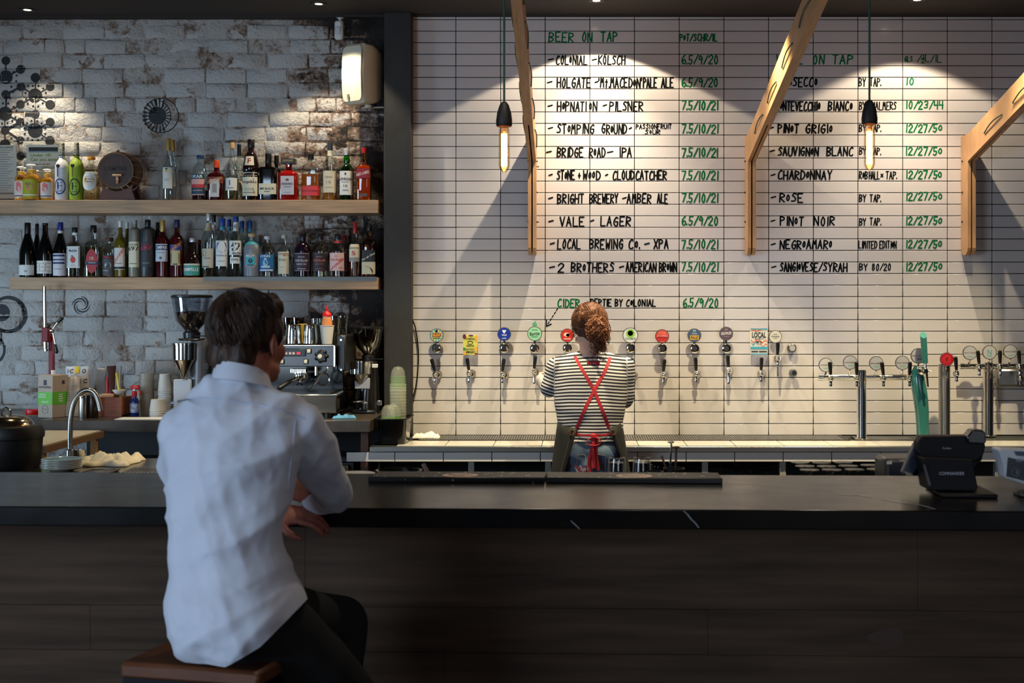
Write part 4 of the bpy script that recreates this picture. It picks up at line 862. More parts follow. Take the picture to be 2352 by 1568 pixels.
badge(1003,770,16,'round badge with red, yellow and light blue sunburst',CHR,fm('sky',(80,170,190)),[('*',(232,190,70),0,0,.86,.86),('#',(206,40,44),0,.05,.6,.24),('BLAKE',(240,200,60),0,.06,.5,.14,0,1),('#',(60,140,60),0,-.4,.55,.07),('#',(30,50,80),0,.6,.16,.2)],ky=799)
badge(1158,767,16,'royal blue round badge with three-dot cluster',CHR,fm('blue',(26,50,150)),[('@',(220,225,235),x,y,.1,.1) for x,y in((-.2,.5),(0,.5),(.2,.5),(-.1,.34),(.1,.34),(0,.18))]+[('VALE',(220,225,235),0,-.14,.36,.12),('LAGER',(220,225,235),0,-.6,.3,.08)],ky=799)
o=badge(1228,766,17,'pale mint round badge with an apple outline on top',CHR,fm('mint',(150,205,165)),[('Bertie',(20,50,36),0,0,.68,.24,.08),('#',(60,120,90),0,-.35,.5,.03),('#',(60,120,90),0,-.5,.4,.03),('#',(60,120,90),0,.5,.4,.04)],ky=800)
c=P(1228,745,7.768); MB().lathe([(.013,0),(.014,.003),(.013,.006)],(c.x,7.77,c.z),16,axis=(0,-1,0)).tube([(c.x,7.767,c.z+.012),(c.x+.006,7.767,c.z+.021)],.003,6).build('apple',fm('mint2',(90,160,115)),o)
badge(1303,770,16,'red and white round badge left of the bartender, partly hidden',CHR,fm('red1',(190,50,44)),[('@',(222,190,170),-.1,.1,.42,.3),('@',(170,40,40),.1,.05,.3,.22),('#',(225,210,190),0,-.5,.5,.05)],ky=799)
badge(1383,771,16,'red-rimmed round badge almost hidden behind the hair bun',CHR,fm('red2',(196,36,44)),[('@',(120,26,34),0,0,.5,.5)],ky=800)
badge(1448,770,18,'white and lime green round badge right of the bartender',CHR,fm('white',(220,222,216)),[('@',(130,190,50),0,.25,.55,.55),('@',(225,228,220),0,.28,.34,.34),('#',(50,90,40),0,.3,.2,.05),('THE GAMBLER',(60,110,40),0,-.42,.7,.13)],ky=799)
badge(1521,772,16,'orange-red round badge with cursive white lettering',BLK,fm('orange',(214,70,40)),[('#',(190,40,44),0,-.35,.8,.3),('Cool Cider',(235,220,205),0,-.05,.7,.17,.05),('#',(236,140,70),0,.45,.5,.05)],ky=800)
badge(1595,770,16,'navy round badge with gold lettering',CHR,fm('navy',(26,60,92)),[('@',(205,215,220),0,.62,.2,.2),('@',(26,60,92),0,.6,.12,.12,0,1),('HOLGATE',(200,210,215),0,.25,.36,.08),('#',(214,166,60),0,-.32,.62,.32),('PALE',(30,50,70),0,-.32,.5,.2,0,1)],ky=800)
badge(1668,766,16,'dark brown round badge with slanting white lettering',CHR,fm('brown',(66,32,30)),[('GROWLER',(224,214,204),0,.05,.76,.2,.08),('#',(160,120,100),0,-.4,.4,.04),('#',(160,120,100),0,.6,.2,.1)],ky=800)
badge(1781,773,15,'cream round badge beside the tall square card',CHR,fm('cream',(206,200,180)),[('Howards',(50,50,40),0,.05,.6,.13),('#',(120,120,90),0,-.25,.3,.04),('#',(120,120,90),0,.35,.3,.04)],knob=False,Y=7.79,ypost=775,back=TW-.005)
kb=P(1819,799,7.80)
o=thing('chrome_knob','lone chrome knob with no badge, right of the cream badge','knob',(kb.x,TW-.004,kb.z))
MB().lathe([(.024,0),(.026,.012),(.026,.04),(.020,.046)],(kb.x,TW-.005,kb.z),24,axis=(0,-1,0)).build('knob_body',RIM,o)
MB().lathe([(.0001,0),(.017,0),(.017,.003)],(kb.x,TW-.0545,kb.z),20,axis=(0,-1,0)).build('knob_button',mat('pale_insert',(170,165,165),.3),o)
def card(x0,x1,y0,y1,label,base,items):
    a=P(x0,y0,TW);b=P(x1,y1,TW)
    o=thing('tap_card',label,'card',((a.x+b.x)/2,TW-.022,b.z))
    Y=7.79
    MB().box(((a.x+b.x)/2,Y+.004,(a.z+b.z)/2),(b.x-a.x,.007,a.z-b.z),bev=.001).cyl(((a.x+b.x)/2,Y+.008,(a.z+b.z)/2),((a.x+b.x)/2,TW-.0045,(a.z+b.z)/2),.012).build('plate',base,o)
    cols={};w=(b.x-a.x)/2;h=(a.z-b.z)/2;cx_=(a.x+b.x)/2;cz=(a.z+b.z)/2
    for k,t in enumerate(items):
        q=cols.setdefault(tuple(t[1]),MB());f=flat((cx_+t[2]*w,Y-.0012-k*.00012,cz+t[3]*h))
        W2,H2=t[4]*w,t[5]*h
        if t[0]=='@': kk=len(q.v);q.v+=[f(W2*math.cos(2*PI*i/18),H2*math.sin(2*PI*i/18)) for i in range(18)];q.f.append(tuple(kk+i for i in range(18)))
        elif t[0]=='#': kk=len(q.v);q.v+=[f(-W2,-H2),f(W2,-H2),f(W2,H2),f(-W2,H2)];q.f.append((kk,kk+1,kk+2,kk+3))
        elif t[0]=='~':
            kk=len(q.v)
            for i in range(9):
                u=-W2+2*W2*i/8; v=H2*math.sin(i*1.1+t[6]); q.v+=[f(u,v-.003),f(u,v+.003)]
            q.f+=[(kk+2*i,kk+2*i+2,kk+2*i+3,kk+2*i+1) for i in range(8)]
        else: text(q,t[0],2*W2,2*H2,f,bold=.03)
    for col,q in cols.items(): q.build('print',mat('ink_%02x%02x%02x'%col,col,.5),o,smooth=False)
card(1065,1098,769,814,'square yellow card with dark lettering and fruit corners',mat('yellow_card',(206,200,84),.5),[('@',(96,24,48),-.8,.85,.25,.25),('@',(96,24,48),.1,.95,.35,.08),('@',(226,160,60),.85,.7,.18,.3),('@',(226,160,60),.85,-.4,.18,.25),('@',(60,130,60),-.8,-.4,.2,.15),('@',(226,160,60),-.7,-.85,.3,.14),('@',(120,30,40),.8,-.9,.2,.1),('STOMPING',(40,40,30),0,.62,.62,.1),('@',(40,40,30),0,.25,.4,.18),('@',(206,200,84),0,.22,.3,.1),('GROUND',(40,40,30),0,-.08,.55,.09),('PASSIONFRUIT',(40,40,30),0,-.42,.6,.07),('SMASH',(40,40,30),0,-.7,.6,.13)])
card(1721,1760,754,813,'tall white card with black lettering and blue-orange swirls',mat('white_card',(220,216,208),.4),[('#',(60,160,190),0,.96,1.,.05),('LOCAL',(20,20,22),0,.5,.82,.22),('BREWING CO',(60,60,60),0,.2,.5,.05),('~',(220,100,50),-.3,.85,.6,.06,0),('~',(220,100,50),.45,.0,.5,.1,1),('~',(60,160,190),-.5,-.15,.45,.12,2),('~',(220,100,50),-.5,.02,.45,.1,1.5),('~',(220,100,50),.5,-.3,.45,.12,.5),('SWEET XPA',(24,24,26),0,-.05,.34,.09),('#',(60,160,190),0,-.5,1.,.09),('#',(50,50,50),-.5,-.78,.4,.05),('#',(50,50,50),.45,-.78,.45,.05),('#',(60,160,190),0,-.97,1.,.04)])
# font towers
def tower(label,px,yt,yb,r,Y,bar=None,taps=(),discs=()):
    x=bx(px,Y); s=Y/F; zt=EZ-(yt-CY)*s
    o=thing('tap_tower',label,'tap tower',(x,Y,ZB),0)
    MB().lathe([(r*1.45,.0045),(r*1.5,.010),(r*1.05,.014),(r,.018),(r,zt-ZB-.008),(r*.93,zt-ZB-.001),(r*.6,zt-ZB)],(x,Y,ZB),26).build('column',CHR if r<.03 else STL,o)
    if bar:
        x0,x1,yb_,rb=bar; z=EZ-(yb_-CY)*(Y-.0)/F
        m=MB().cyl((bx(x0,Y),Y,z),(bx(x1,Y),Y,z),rb,n=20)
        m.cyl((bx(x0,Y)-.004,Y,z),(bx(x0,Y)+.02,Y,z),rb*1.15,n=20)
        for k in range(int((x1-x0)/7)): m.lathe([(rb*1.04,0),(rb*1.04,.003)],(bx(x0+7*k,Y),Y,z),16,axis=(1,0,0))
        m.build('crossbar',CHR,o)
    return o
Y1=7.53
tower('left chrome tap tower with four taps on its crossbar',1979,849,1012,.0265,Y1,bar=(1881,2094,866,.0165))
WD=fm('grey_white',(176,172,172))
for k,(px,hx,lean,tx,dx,dy,lab) in enumerate(((1898,1908,-3,'CHARDoNNAY',1897,838,'first'),(1953,1968,-2,'SAUVIGNON',1953,832,'second'),(2013,2029,-5,'RoSE',2013,834,'third'),(2073,2089,0,'PINoT GRIGIo',2073,833,'fourth'))):
    tap(hx,830,861,887,lean,Yb=Y1-.085,back=Y1-.012,label=lab+' wine tap from the left on the long crossbar',group='wine taps on the towers',flange=False)
    badge(dx,dy,16.5,lab+' grey-white round badge from the left on the long crossbar',CHR,WD,[(tx,(110,96,100),0,0,.8,.1),('#',(120,170,160),0,-.45,.35,.08)],knob=False,Y=Y1-.05,ypost=862,back=Y1-.016,group='wine badges')
Y3=7.62
tower('stout brushed steel tap tower carrying one red badge',2169,835,1000,.032,Y3)
tap(2197,818,850,876,-4,Yb=Y3-.095,back=Y3-.028,label='tap with black handle on the stout single tower',group='wine taps on the towers',flange=False)
badge(2175,825,16,'deep red round badge on the stout single tower',CHR,fm('red3',(176,20,34)),[('@',(206,60,60),0,0,.55,.55),('@',(176,20,34),0,0,.48,.48,0,1),('f',(225,190,190),0,0,.1,.26,0,1)],knob=False,Y=Y3-.06,ypost=850,back=Y3-.03,group='wine badges')
Y4=7.74
tower('right brushed tap tower with three taps on its crossbar',2270,832,1003,.029,Y4,bar=(2206,2420,841,.0155))
for k,(hx,lean,tx,dx,dy,lab) in enumerate(((2249,-5,'PINoT NOIR',2228,810,'first'),(2297,-2,'N',2273,809,'second'),(2342,-4,'SANGIoVESE',2321,807,'third'))):
    tap(hx,804,835,862,lean,Yb=Y4-.085,back=Y4-.012,label=lab+' wine tap from the left on the right-hand tower',group='wine taps on the towers',flange=False)
    badge(dx,dy,16.5,lab+' grey-white round badge from the left on the right-hand tower',CHR,WD,[(tx,(90,150,150) if tx=='N' else (110,96,100),0,0,.3 if tx=='N' else .8,.4 if tx=='N' else .1),('#',(120,170,160),0,-.5,.35,.08)],knob=False,Y=Y4-.05,ypost=838,back=Y4-.016,group='wine badges')
MB_=thing('steel_cabinet','small rounded steel cabinet on the wall at far right','cabinet',P(2330,888,7.80))
a=P(2287,846,7.79);b=P(2400,888,7.79)
MB().box(((a.x+b.x)/2,7.80,(a.z+b.z)/2),(b.x-a.x,.068,a.z-b.z),bev=.014).build('cabinet_body',STL,MB_)
tap(2344,852,862,884,0,Yb=7.74,back=7.766,label='small chrome valve on the wall steel cabinet',group='wine taps on the towers',flange=False,hm=CHR)
# teal tower
TEAL=mat('teal_ceramic',(56,122,115),.18,coat=.6)
Yt=7.44;o=thing('teal_tap_tower','curved glossy teal tap tower with tall teal handle','tap tower',(bx(2120,Yt),Yt,ZB))
path=[(2120,1018,.034),(2119,985,.034),(2118,950,.037),(2115,920,.040),(2111,892,.041),(2108,868,.036),(2106,852,.030),(2108,842,.020)]
MB().tube([P(x,y,Yt)-Vector((0,0,0)) for x,y,_ in path],0,18,rr=[q[2] for q in path]).build('curved_column',TEAL,o)
MB().lathe([(.05,.0045),(.05,.012),(.036,.016)],(bx(2120,Yt),Yt,ZB),24).build('base_ring',TEAL,o)
m=MB().lathe([(.018,0),(.022,.01),(.022,.03),(.012,.04),(.012,.085)],P(2113,851,Yt-.02),18,axis=(.15,-1,0)).ell(P(2125,850,Yt-.09),(.014,.014,.016)).cyl(P(2127,854,Yt-.09),P(2131,888,Yt-.08),.009,.006).cyl(P(2125,848,Yt-.09),P(2125,832,Yt-.09),.008).cyl(P(2125,850,Yt-.09),P(2139,853,Yt-.10),.004)
m.build('faucet',CHR,o)
h0=P(2125,834,Yt-.09);h1=P(2121,776,Yt-.10);ax=(h1-h0).normalized();x_,y_,_=frame(ax);m=MB();N=16;L=(h1-h0).length
for t,r in((0,.013),(.02,.0155),(.5,.0165),(.8,.0175),(1,.0175)):
    for i in range(N):
        a=2*PI*i/N; q=h0+ax*L*t+(x_*math.cos(a)+y_*math.sin(a))*r
        if t==1: q+=ax*(.016+(q-h1).y*.9)
        m.v.append(q)
for j in range(4):
    for i in range(N): m.f.append((j*N+i,j*N+(i+1)%N,(j+1)*N+(i+1)%N,(j+1)*N+i))
m.f+=[tuple(range(N))[::-1],tuple(4*N+i for i in range(N))]
m.build('handle',TEAL,o)
badge(2110,817,18,'grey-white round badge on the teal tower, behind its handle',CHR,WD,[('PROSECCo',(110,96,100),0,0,.8,.1),('#',(100,110,120),.1,-.4,.3,.12)],knob=False,Y=Yt-.045,ypost=846,back=Yt-.02,group='wine badges')
# cloth, cable
def cloth(name,label,c,sx,sy,h,m_,seed=0,rz=0,cat='cloth',n=26):
    o=thing(name,label,cat,c); mb=MB()
    for j in range(n+1):
        for i in range(n+1):
            u=i/n-.5;v=j/n-.5; q=Vector((u*5+seed,v*5,seed*1.7)); k=abs(noise.fractal(q*.8,1.2,2,3))*.8; e=max(0,1-4*max(u*u,v*v)*1.0)**.4
            x=u*sx*(1+.12*noise.noise(q*.7+Vector((9,0,0))));y=v*sy*(1+.2*noise.noise(q*.8+Vector((0,7,0))))
            z=.003+h*(.25+1.2*k)*e
            mb.v.append(Vector(c)+Matrix.Rotation(rz,3,'Z')@Vector((x,y,z)))
    for j in range(n):
        for i in range(n): a=j*(n+1)+i; mb.f.append((a,a+1,a+n+2,a+n+1))
    k=len(mb.v)//1; N=(n+1)
    edge=[i for i in range(N)]+[j*N+n for j in range(1,N)]+[n*N+i for i in range(n-1,-1,-1)]+[j*N for j in range(n-1,0,-1)]
    b0=len(mb.v); mb.v+=[Vector((mb.v[i].x,mb.v[i].y,c[2]+.0008)) for i in edge]; E_=len(edge)
    for i in range(E_): mb.f.append((edge[(i+1)%E_],edge[i],b0+i,b0+(i+1)%E_))
    mb.build('folds',m_,o,ang=80)
WC=mat('white_cloth',(220,212,200),.85,bump=.2,bs=200)
p=P(978,1003,7.58); cloth('bar_towel','crumpled white cloth at left end of the long drip tray',(p.x,7.62,ZB+.008),.15,.10,.035,WC,2)
cb=thing('hanging_cable','thin black cable bowed out beside the steel column','cable',P(946,735,7.80))
MB().tube([P(x,y,7.81) for x,y in((946,731),(953,748),(958,775),(961,805),(961,830),(959,860),(955,890),(950,908),(946,920))],.0042,8).build('cable_run',BLK,cb)
# ---------------- timber brackets, pendants ----------------
PINE=mat('pine_board',(186,138,94),.5,var=.14,vs_=6,stretch=(12,1.2,1.2),bump=.03,bs=60,det=7); GC=mat('green_cord',(20,72,58),.6)
def beam(px0,label,drop_end=3.85,slope=.195):
    Xc=bx(px0,7.70); w=.046; d=.135; zk=EZ-(370-CY)*7.70/F; zb=EZ-(585-CY)*7.70/F
    o=thing('timber_bracket',label,'bracket',(Xc,TW-.004,zb),0,'timber brackets on the tiled wall')
    g=.008; ply=(w-g)/2
    Lb=(7.70-drop_end)/math.cos(math.atan(slope)); ang=math.atan(slope)
    def prof(a,b): pass
    # each of two plies: post and arm cut from one board, with a rounded foot
    top=zk+.135
    foot=[(7.70+d/2+d/2*math.cos(t)-0,zb+.04-.04*math.sin(t)) for t in [PI*k/8 for k in range(9)]]
    poly=[(7.70,zk)]+[(y,z) for y,z in foot[::-1]]+[(TW-.004,zk+.155),(7.70+.0,zk+.155+ (0)*slope),(drop_end,zk+.155+(7.70-drop_end)*slope-.01),(drop_end,zk+(7.70-drop_end)*slope)]
    for sgn in(-1,1):
        mb=MB(); x=Xc+sgn*(g/2+ply/2)
        n=len(poly); mb.v=[Vector((x-ply/2,y,z)) for y,z in poly]+[Vector((x+ply/2,y,z)) for y,z in poly]
        mb.f=[tuple(range(n)),tuple(range(n,2*n))[::-1]]+[((i+1)%n,i,n+i,n+(i+1)%n) for i in range(n)]
        mb.build('board',PINE,o,smooth=False,fix=True)
    # filler blocks closing the slot, leaving it open near the bend
    ys=7.70-.62
    mb=MB(); f=[(ys,zk+(7.70-ys)*slope+.0006),(drop_end+.002,zk+(7.70-drop_end)*slope+.0006),(drop_end+.002,zk+.14+(7.70-drop_end)*slope),(ys,zk+.14+(7.70-ys)*slope)]
    for x in(Xc-g/2,Xc+g/2): mb.v+=[Vector((x,y,z)) for y,z in f]
    mb.f=[(0,1,2,3),(7,6,5,4)]+[((i+1)%4,i,4+i,4+(i+1)%4) for i in range(4)]
    mb.build('filler',PINE,o,smooth=False,fix=True)
    MB().box((Xc,7.772,(zk+zb)/2+.03),(g*.98,.09,zk-zb-.02)).build('slot_shade_block',mat('slot_shade_black',(12,10,9),.9),o)  # black block put between the boards as the slot's shade
    mb=MB()
    for z in (zk+.01,zk-.17,zk-.34+.0):
        mb.cyl((Xc-w/2-.006,7.80,z),(Xc+w/2+.006,7.80,z),.0055,n=8)
    for z in (zk-.02,zk-.34): mb.cyl((Xc+w/2,7.81,z),(Xc+w/2+.014,7.81,z),.004,n=6)
    mb.build('bolts',BLK,o,kind='stuff')
    # green cord laced through the boards, loop by loop
    mb=MB(); k=0; y=7.62
    while y>drop_end+.3:
        sd=1 if k%2==0 else -1; L2=.30
        zz=lambda q:zk+.055+(7.70-q)*slope; xs=Xc+sd*(w/2+.0045)
        pts=[(Xc+sd*(w/2-.004),y,zz(y))]+[(xs+sd*.005*math.sin(PI*t/8),y-L2*t/8,zz(y-L2*t/8)+.012*math.sin(PI*t/8)) for t in range(0,9)]+[(Xc+sd*(w/2-.004),y-L2,zz(y-L2))]
        mb.tube(pts,.0035,6); y-=.24; k+=1
    mb.build('laced_cord',GC,o)
    return Xc,zk,slope
A1=beam(1222,'timber bracket arm left of the beer list, post lit from the right')
A2=beam(1727,'timber bracket arm crossing the wine list heading')
A3=beam(2232,'rightmost timber bracket arm, running out of the right edge')
FILG=mat('hot_filament',(255,170,80),.4,emit=(255,150,60),es=60); BG=glass('bulb_glass',(255,236,210),base=.05)
for px,A,label in ((1158,A1,'left pendant bulb hanging in front of the first bracket arm'),(1997,A2,'right pendant bulb hanging over the wine list')):
    Xp=A[0]; Y=Xp*F/(px-CX); Y=min(max(Y,4.4),4.95); Xp=bx(px,Y); s=Y/F
    zs=EZ-(233-CY)*s if px<1500 else EZ-(229-CY)*s; zb0=EZ-(291-CY)*s; ze=EZ-(396-CY)*s
    if px>1500: zb0=EZ-(286-CY)*s; ze=EZ-(391-CY)*s
    o=thing('pendant_lamp',label,'pendant lamp',(Xp,Y,CEIL),0,'pendant lamps with tube bulbs')
    MB().cyl((Xp,Y,zs-.005),(Xp,Y,CEIL-.001),.0038,n=8).build('cord',GC,o)
    H=zs-zb0; MB().lathe([(.024,0),(.027,.004),(.0275,.02),(.024,H*.55),(.016,H*.85),(.009,H*.97),(.004,H)],(Xp,Y,zb0),22).build('socket',mat('matt_black_socket',(26,22,22),.6,bump=.05,bs=200),o)
    MB().lathe([(.013,0),(.0165,-.008),(.0185,-.02),(.0185,-(zb0-ze)+.022),(.014,-(zb0-ze)+.008),(.004,-(zb0-ze))][::-1],(Xp,Y,zb0),20).build('bulb_tube',BG,o)
    mb=MB();n=6
    for k in range(n):
        a=2*PI*k/n;a2=2*PI*(k+.5)/n; r=.0085; zt=zb0-.024; zl=ze+.022
        mb.tube([(Xp+r*math.cos(a),Y+r*math.sin(a),zt),(Xp+r*math.cos(a),Y+r*math.sin(a),zl),(Xp+r*math.cos(a2),Y+r*math.sin(a2),zl-.002),(Xp+r*math.cos(a2),Y+r*math.sin(a2),zt)],.0013,5)
    mb.build('filament',FILG,o)
    MB().cyl((Xp,Y,zb0-.006),(Xp,Y,zb0-.030),.006,.003,n=8).build('filament_stem',mat('frosted_stem',(200,190,170),.4),o)
def sm3(p,k=4):
    out=[];n=len(p)
    for i in range(n-1):
        a=p[max(i-1,0)];b=p[i];c=p[i+1];d=p[min(i+2,n-1)]
        for j in range(k): t=j/k; out.append(.5*(2*b+(c-a)*t+(2*a-5*b+4*c-d)*t*t+(3*b-a-3*c+d)*t**3))
    return out+[p[-1]]
# ---------------- coffee bench ----------------
ZC=1.006; xe=bx(850,7.14)
CT=mat('dark_laminate_top',(66,56,48),.28,var=.2,vs_=20,bump=.02,bs=80)
cbn=thing('coffee_bench','dark grey coffee bench against the brick wall','bench',(-2.2,7.55,0))
xl=bx(88,7.14)
MB().box(((xl+xe)/2,7.55,ZC-.032),(xe-xl,.82,.064),bev=.003).build('worktop',CT,cbn)
MB().box(((-4.3+xl)/2,7.72,ZC-.032),(xl+4.3,.48,.064),bev=.003).build('worktop',CT,cbn)
MB().box(((xl+xe)/2,7.86,.47),(xe-xl,.02,.94)).build('back_panel',GREY,cbn)
MB().box(((xl+xe)/2,7.5,.30),(xe-xl,.7,.03)).build('lower_shelf',GREY,cbn)
RW=mat('red_brown_timber',(96,52,32),.5,var=.25,vs_=12,stretch=(6,6,1))
MB().box((bx(839,7.29),7.29,.47),(.042,.06,.94),bev=.002).box((-3.4,7.3,.47),(.06,.06,.94)).build('leg',RW,cbn)
# tiled return bench on the left
lr=thing('return_bench','low pale tiled return bench beside the black kettle','bench',(-3.0,6.6,0))
xr=bx(237,7.10); zr=.955
MB().box((xr-.65,6.715,zr-.02),(1.3,.80,.032)).build('bench_core',mat('raw_plywood',(120,88,60),.7,bump=.2,bs=60),lr)
for k in range(6):
    for j in range(6):
        MB().box((xr-.005-.105-k*.21,6.325+.0635+j*.127-.005,zr),(.206,.123,.007),bev=.001).build('bench_tile',mat('cream_bench_tile',(206,190,164),.35),lr)
MB().box((xr-.03,7.05,.46),(.03,.03,.92)).box((xr-.03,6.36,.46),(.03,.03,.92)).build('leg',mat('honey_post',(190,130,70),.5),lr)
# sink bench
ZS=.90; SBM=mat('dark_steel_worktop',(74,64,56),.22,.7,bump=.03,bs=20)
sb=thing('sink_bench','low dark steel sink bench behind the bar on the left','bench',(-2.3,5.9,0))
MB().box((-2.45,5.93,ZS-.02),(2.2,.72,.04),bev=.003).build('worktop',SBM,sb)
MB().box((-2.45,5.95,.44),(2.1,.6,.86)).build('cabinet_body',GREY,sb)
mb=MB()
for k in range(16): mb.box((bx(330,5.7)+.0+k*.016-.09,5.75,ZS+.004),(.008,.26,.008),bev=.001)
mb.build('drainer_ribs',mat('bright_steel',(206,204,196),.2,1),sb,kind='stuff')
MB().box((bx(330,5.7)+.03,5.59,ZS+.008),(.32,.02,.016),bev=.002).build('drainer_lip',mat('bright_steel',(206,204,196),.2,1),sb)
# tap over the sink
Yf=6.22; p0=P(162,1040,Yf); o=thing('sink_faucet','tall arched steel sink faucet rising behind the plates','faucet',(p0.x,Yf,ZS))
s=Yf/F; pts=[Vector((p0.x,Yf,ZS+.03))]+[P(x,y,Yf) for x,y in((161,1010),(162,970),(166,940),(173,918),(186,901),(202,895),(217,902),(226,920),(231,943))]
MB().tube(sm3(pts),.0115,14).build('spout',STL,o)
MB().lathe([(.026,0),(.026,.006),(.020,.012),(.020,.045),(.012,.05)],(p0.x,Yf,ZS),20).tube([(p0.x+.02,Yf,ZS+.03),(p0.x+.05,Yf-.01,ZS+.045)],.005,8).build('faucet_base',STL,o)
# kettle
Yk=5.92;sk=Yk/F;kx=bx(14,Yk);o=thing('soup_kettle','large black soup kettle with domed steel lid','kettle',(kx,Yk,ZS))
zk0=EZ-(1003-CY)*sk;zk1=EZ-(985-CY)*sk
MB().lathe([(.135,0),(.145,.02),(.150,zk0-ZS-.03),(.152,zk0-ZS-.004)],(kx,Yk,ZS),36).build('kettle_body',mat('matt_black_enamel',(20,18,17),.45),o)
MB().lathe([(.152,zk0-ZS-.006),(.158,zk0-ZS-.002),(.160,zk0-ZS+.02),(.150,zk1-ZS+.014),(.12,zk1-ZS+.018)],(kx,Yk,ZS),36).build('rim',mat('matt_black_enamel',(20,18,17),.45),o)
MB().lathe([(.118,zk1-ZS+.016),(.112,zk1-ZS+.03),(.098,zk1-ZS+.046),(.07,zk1-ZS+.058),(.0001,zk1-ZS+.066)],(kx,Yk,ZS),36).build('lid',mat('lid_steel',(200,180,150),.12,1),o)
MB().tube([(kx-.018,Yk,zk1+.064),(kx-.02,Yk,zk1+.08),(kx,Yk,zk1+.092),(kx+.02,Yk,zk1+.08),(kx+.018,Yk,zk1+.064)],.007,10).build('lid_handle',CHR,o)
# plates
Yp=5.80;sp_=Yp/F;px0=bx(142,Yp);BL=mat('pale_blue_glaze',(120,156,170),.12,coat=.5);PW=mat('plate_stoneware',(214,206,190),.25)
ztop=EZ-(1058-CY)*sp_
for k in range(6):
    z=ZS+.001+k*(ztop-ZS)/6.3
    o=thing('saucer','small pale-blue-glazed plate, '+('topmost' if k==5 else ('lowest' if k==0 else ('second from bottom','third from bottom','third from top','second from top')[k-1]))+' of the stack beside the faucet','plate',(px0+uni(-.002,.002),Yp,z),0,'stacked plates')
    x=px0+uni(-.001,.001)
    MB().lathe([(.045,0),(.05,.003),(.078,.011),(.084,.016),(.0835,.0185),(.078,.0145)],(x,Yp,z),36,cap=False).lathe([(.0001,.001),(.046,.001)],(x,Yp,z),36,cap=False).build('plate_body',PW,o,fix=True)
    MB().lathe([(.0001,.0065),(.048,.0065),(.0775,.0142),(.0815,.0172)],(x,Yp,z),36,cap=False).build('glaze',BL,o)
o=thing('steel_cup','small steel cup standing just right of the faucet base','cup',P(182,1045,6.15)*1); o.location=(bx(182,6.12),6.12,ZS)
MB().lathe([(.022,0),(.025,.004),(.027,.055),(.028,.058),(.026,.058),(.024,.006),(.0001,.005)],(bx(182,6.12),6.12,ZS),24).build('cup_body',CHR,o)
p=P(255,1056,6.15);cloth('bar_towel','crumpled cream cloth lying to the right of the sink faucet',(bx(252,6.10),6.08,ZS+.001),.25,.26,.065,mat('cream_cloth',(222,208,184),.9,bump=.2,bs=200),5)
o=thing('dark_tray','small black tray with bright rim on the sink bench','tray',(bx(228,5.72),5.72,ZS))
MB().box((bx(228,5.72),5.72,ZS+.004),(.12,.15,.006),bev=.002).build('tray_floor',mat('tray_brown',(52,38,26),.25),o)
x=bx(228,5.72);MB().tube([(x-.062,5.645,ZS+.009),(x+.062,5.645,ZS+.009),(x+.062,5.795,ZS+.009),(x-.062,5.795,ZS+.009)],.004,8,closed=True).build('rim',STL,o)
# items on the coffee bench, left part
def bg(px,Y): return bx(px,Y)
o=thing('syrup_carton','tall beige drinks carton with bright green band','carton',(bx(119,7.3),7.3,ZC))
w=58*7.3/F;h=(957-858)*7.3/F; 
CB=mat('beige_carton',(168,150,132),.6)
R=Matrix.Rotation(math.radians(-24),3,'Z'); cc=Vector((bx(119,7.34),7.36,ZC))
wx,wy=.105,.115
mb=MB().box(cc+Vector((0,0,.115)),(wx,wy,.23),M=R,bev=.002); mb.build('carton_body',CB,o)
mb=MB(); 
for sg,(u,n_) in enumerate(((R@Vector((1,0,0)),R@Vector((0,-1,0))),(R@Vector((0,1,0)),R@Vector((1,0,0))))): pass
def cface(face,u,v,w2,h2,off=.0008):
    if face==0: return lambda a,b:cc+R@Vector((u+a,-wy/2-off,v+b))
    return lambda a,b:cc+R@Vector((wx/2+off,u+a,v+b))
def rect(mb,f,w2,h2): k=len(mb.v);mb.v+=[f(-w2/2,-h2/2),f(w2/2,-h2/2),f(w2/2,h2/2),f(-w2/2,h2/2)];mb.f.append((k,k+1,k+2,k+3))
mb=MB();rect(mb,cface(0,0,.105,0,0),wx*.96,.068);rect(mb,cface(1,0,.105,0,0),wy*.96,.068);mb.build('green_band',mat('bright_green_print',(96,176,44),.5),o,smooth=False)
mb=MB();text(mb,'SAN PROSPERO',.09,.012,cface(0,0,.165,0,0,.0012));rect(mb,cface(0,0,.19,0,0),.022,.028);rect(mb,cface(1,.02,.19,0,0),.02,.02);mb.build('print',mat('ink_303040',(48,44,60),.6),o,smooth=False)
mb=MB();text(mb,'PASSERINA',.05,.009,cface(0,-.02,.125,0,0,.0014));text(mb,'MARCHE',.05,.009,cface(0,-.02,.112,0,0,.0014));text(mb,'ORGANIC',.05,.010,cface(0,0,.085,0,0,.0014));
for k in range(4): rect(mb,cface(1,0,.125-k*.012,0,0,.0014),.03,.005)
mb.build('print',mat('ink_white',(225,225,215),.6),o,smooth=False)
mb=MB();a_=[cface(0,0,.045,0,0,.001)(.022*math.cos(2*PI*i/20),.022*math.sin(2*PI*i/20)) for i in range(20)];mb.tube(a_,.0008,4,closed=True);rect(mb,cface(0,0,.045,0,0,.001),.02,.003);mb.build('print',mat('ink_303040',(48,44,60),.6),o,smooth=False)
MB().cyl(cc+Vector((0,0,.231)),cc+Vector((0,0,.247)),.011).box(cc+Vector((.0,0,.250)),(.02,.02,.008),bev=.002).build('spout_cap',PAPER,o)
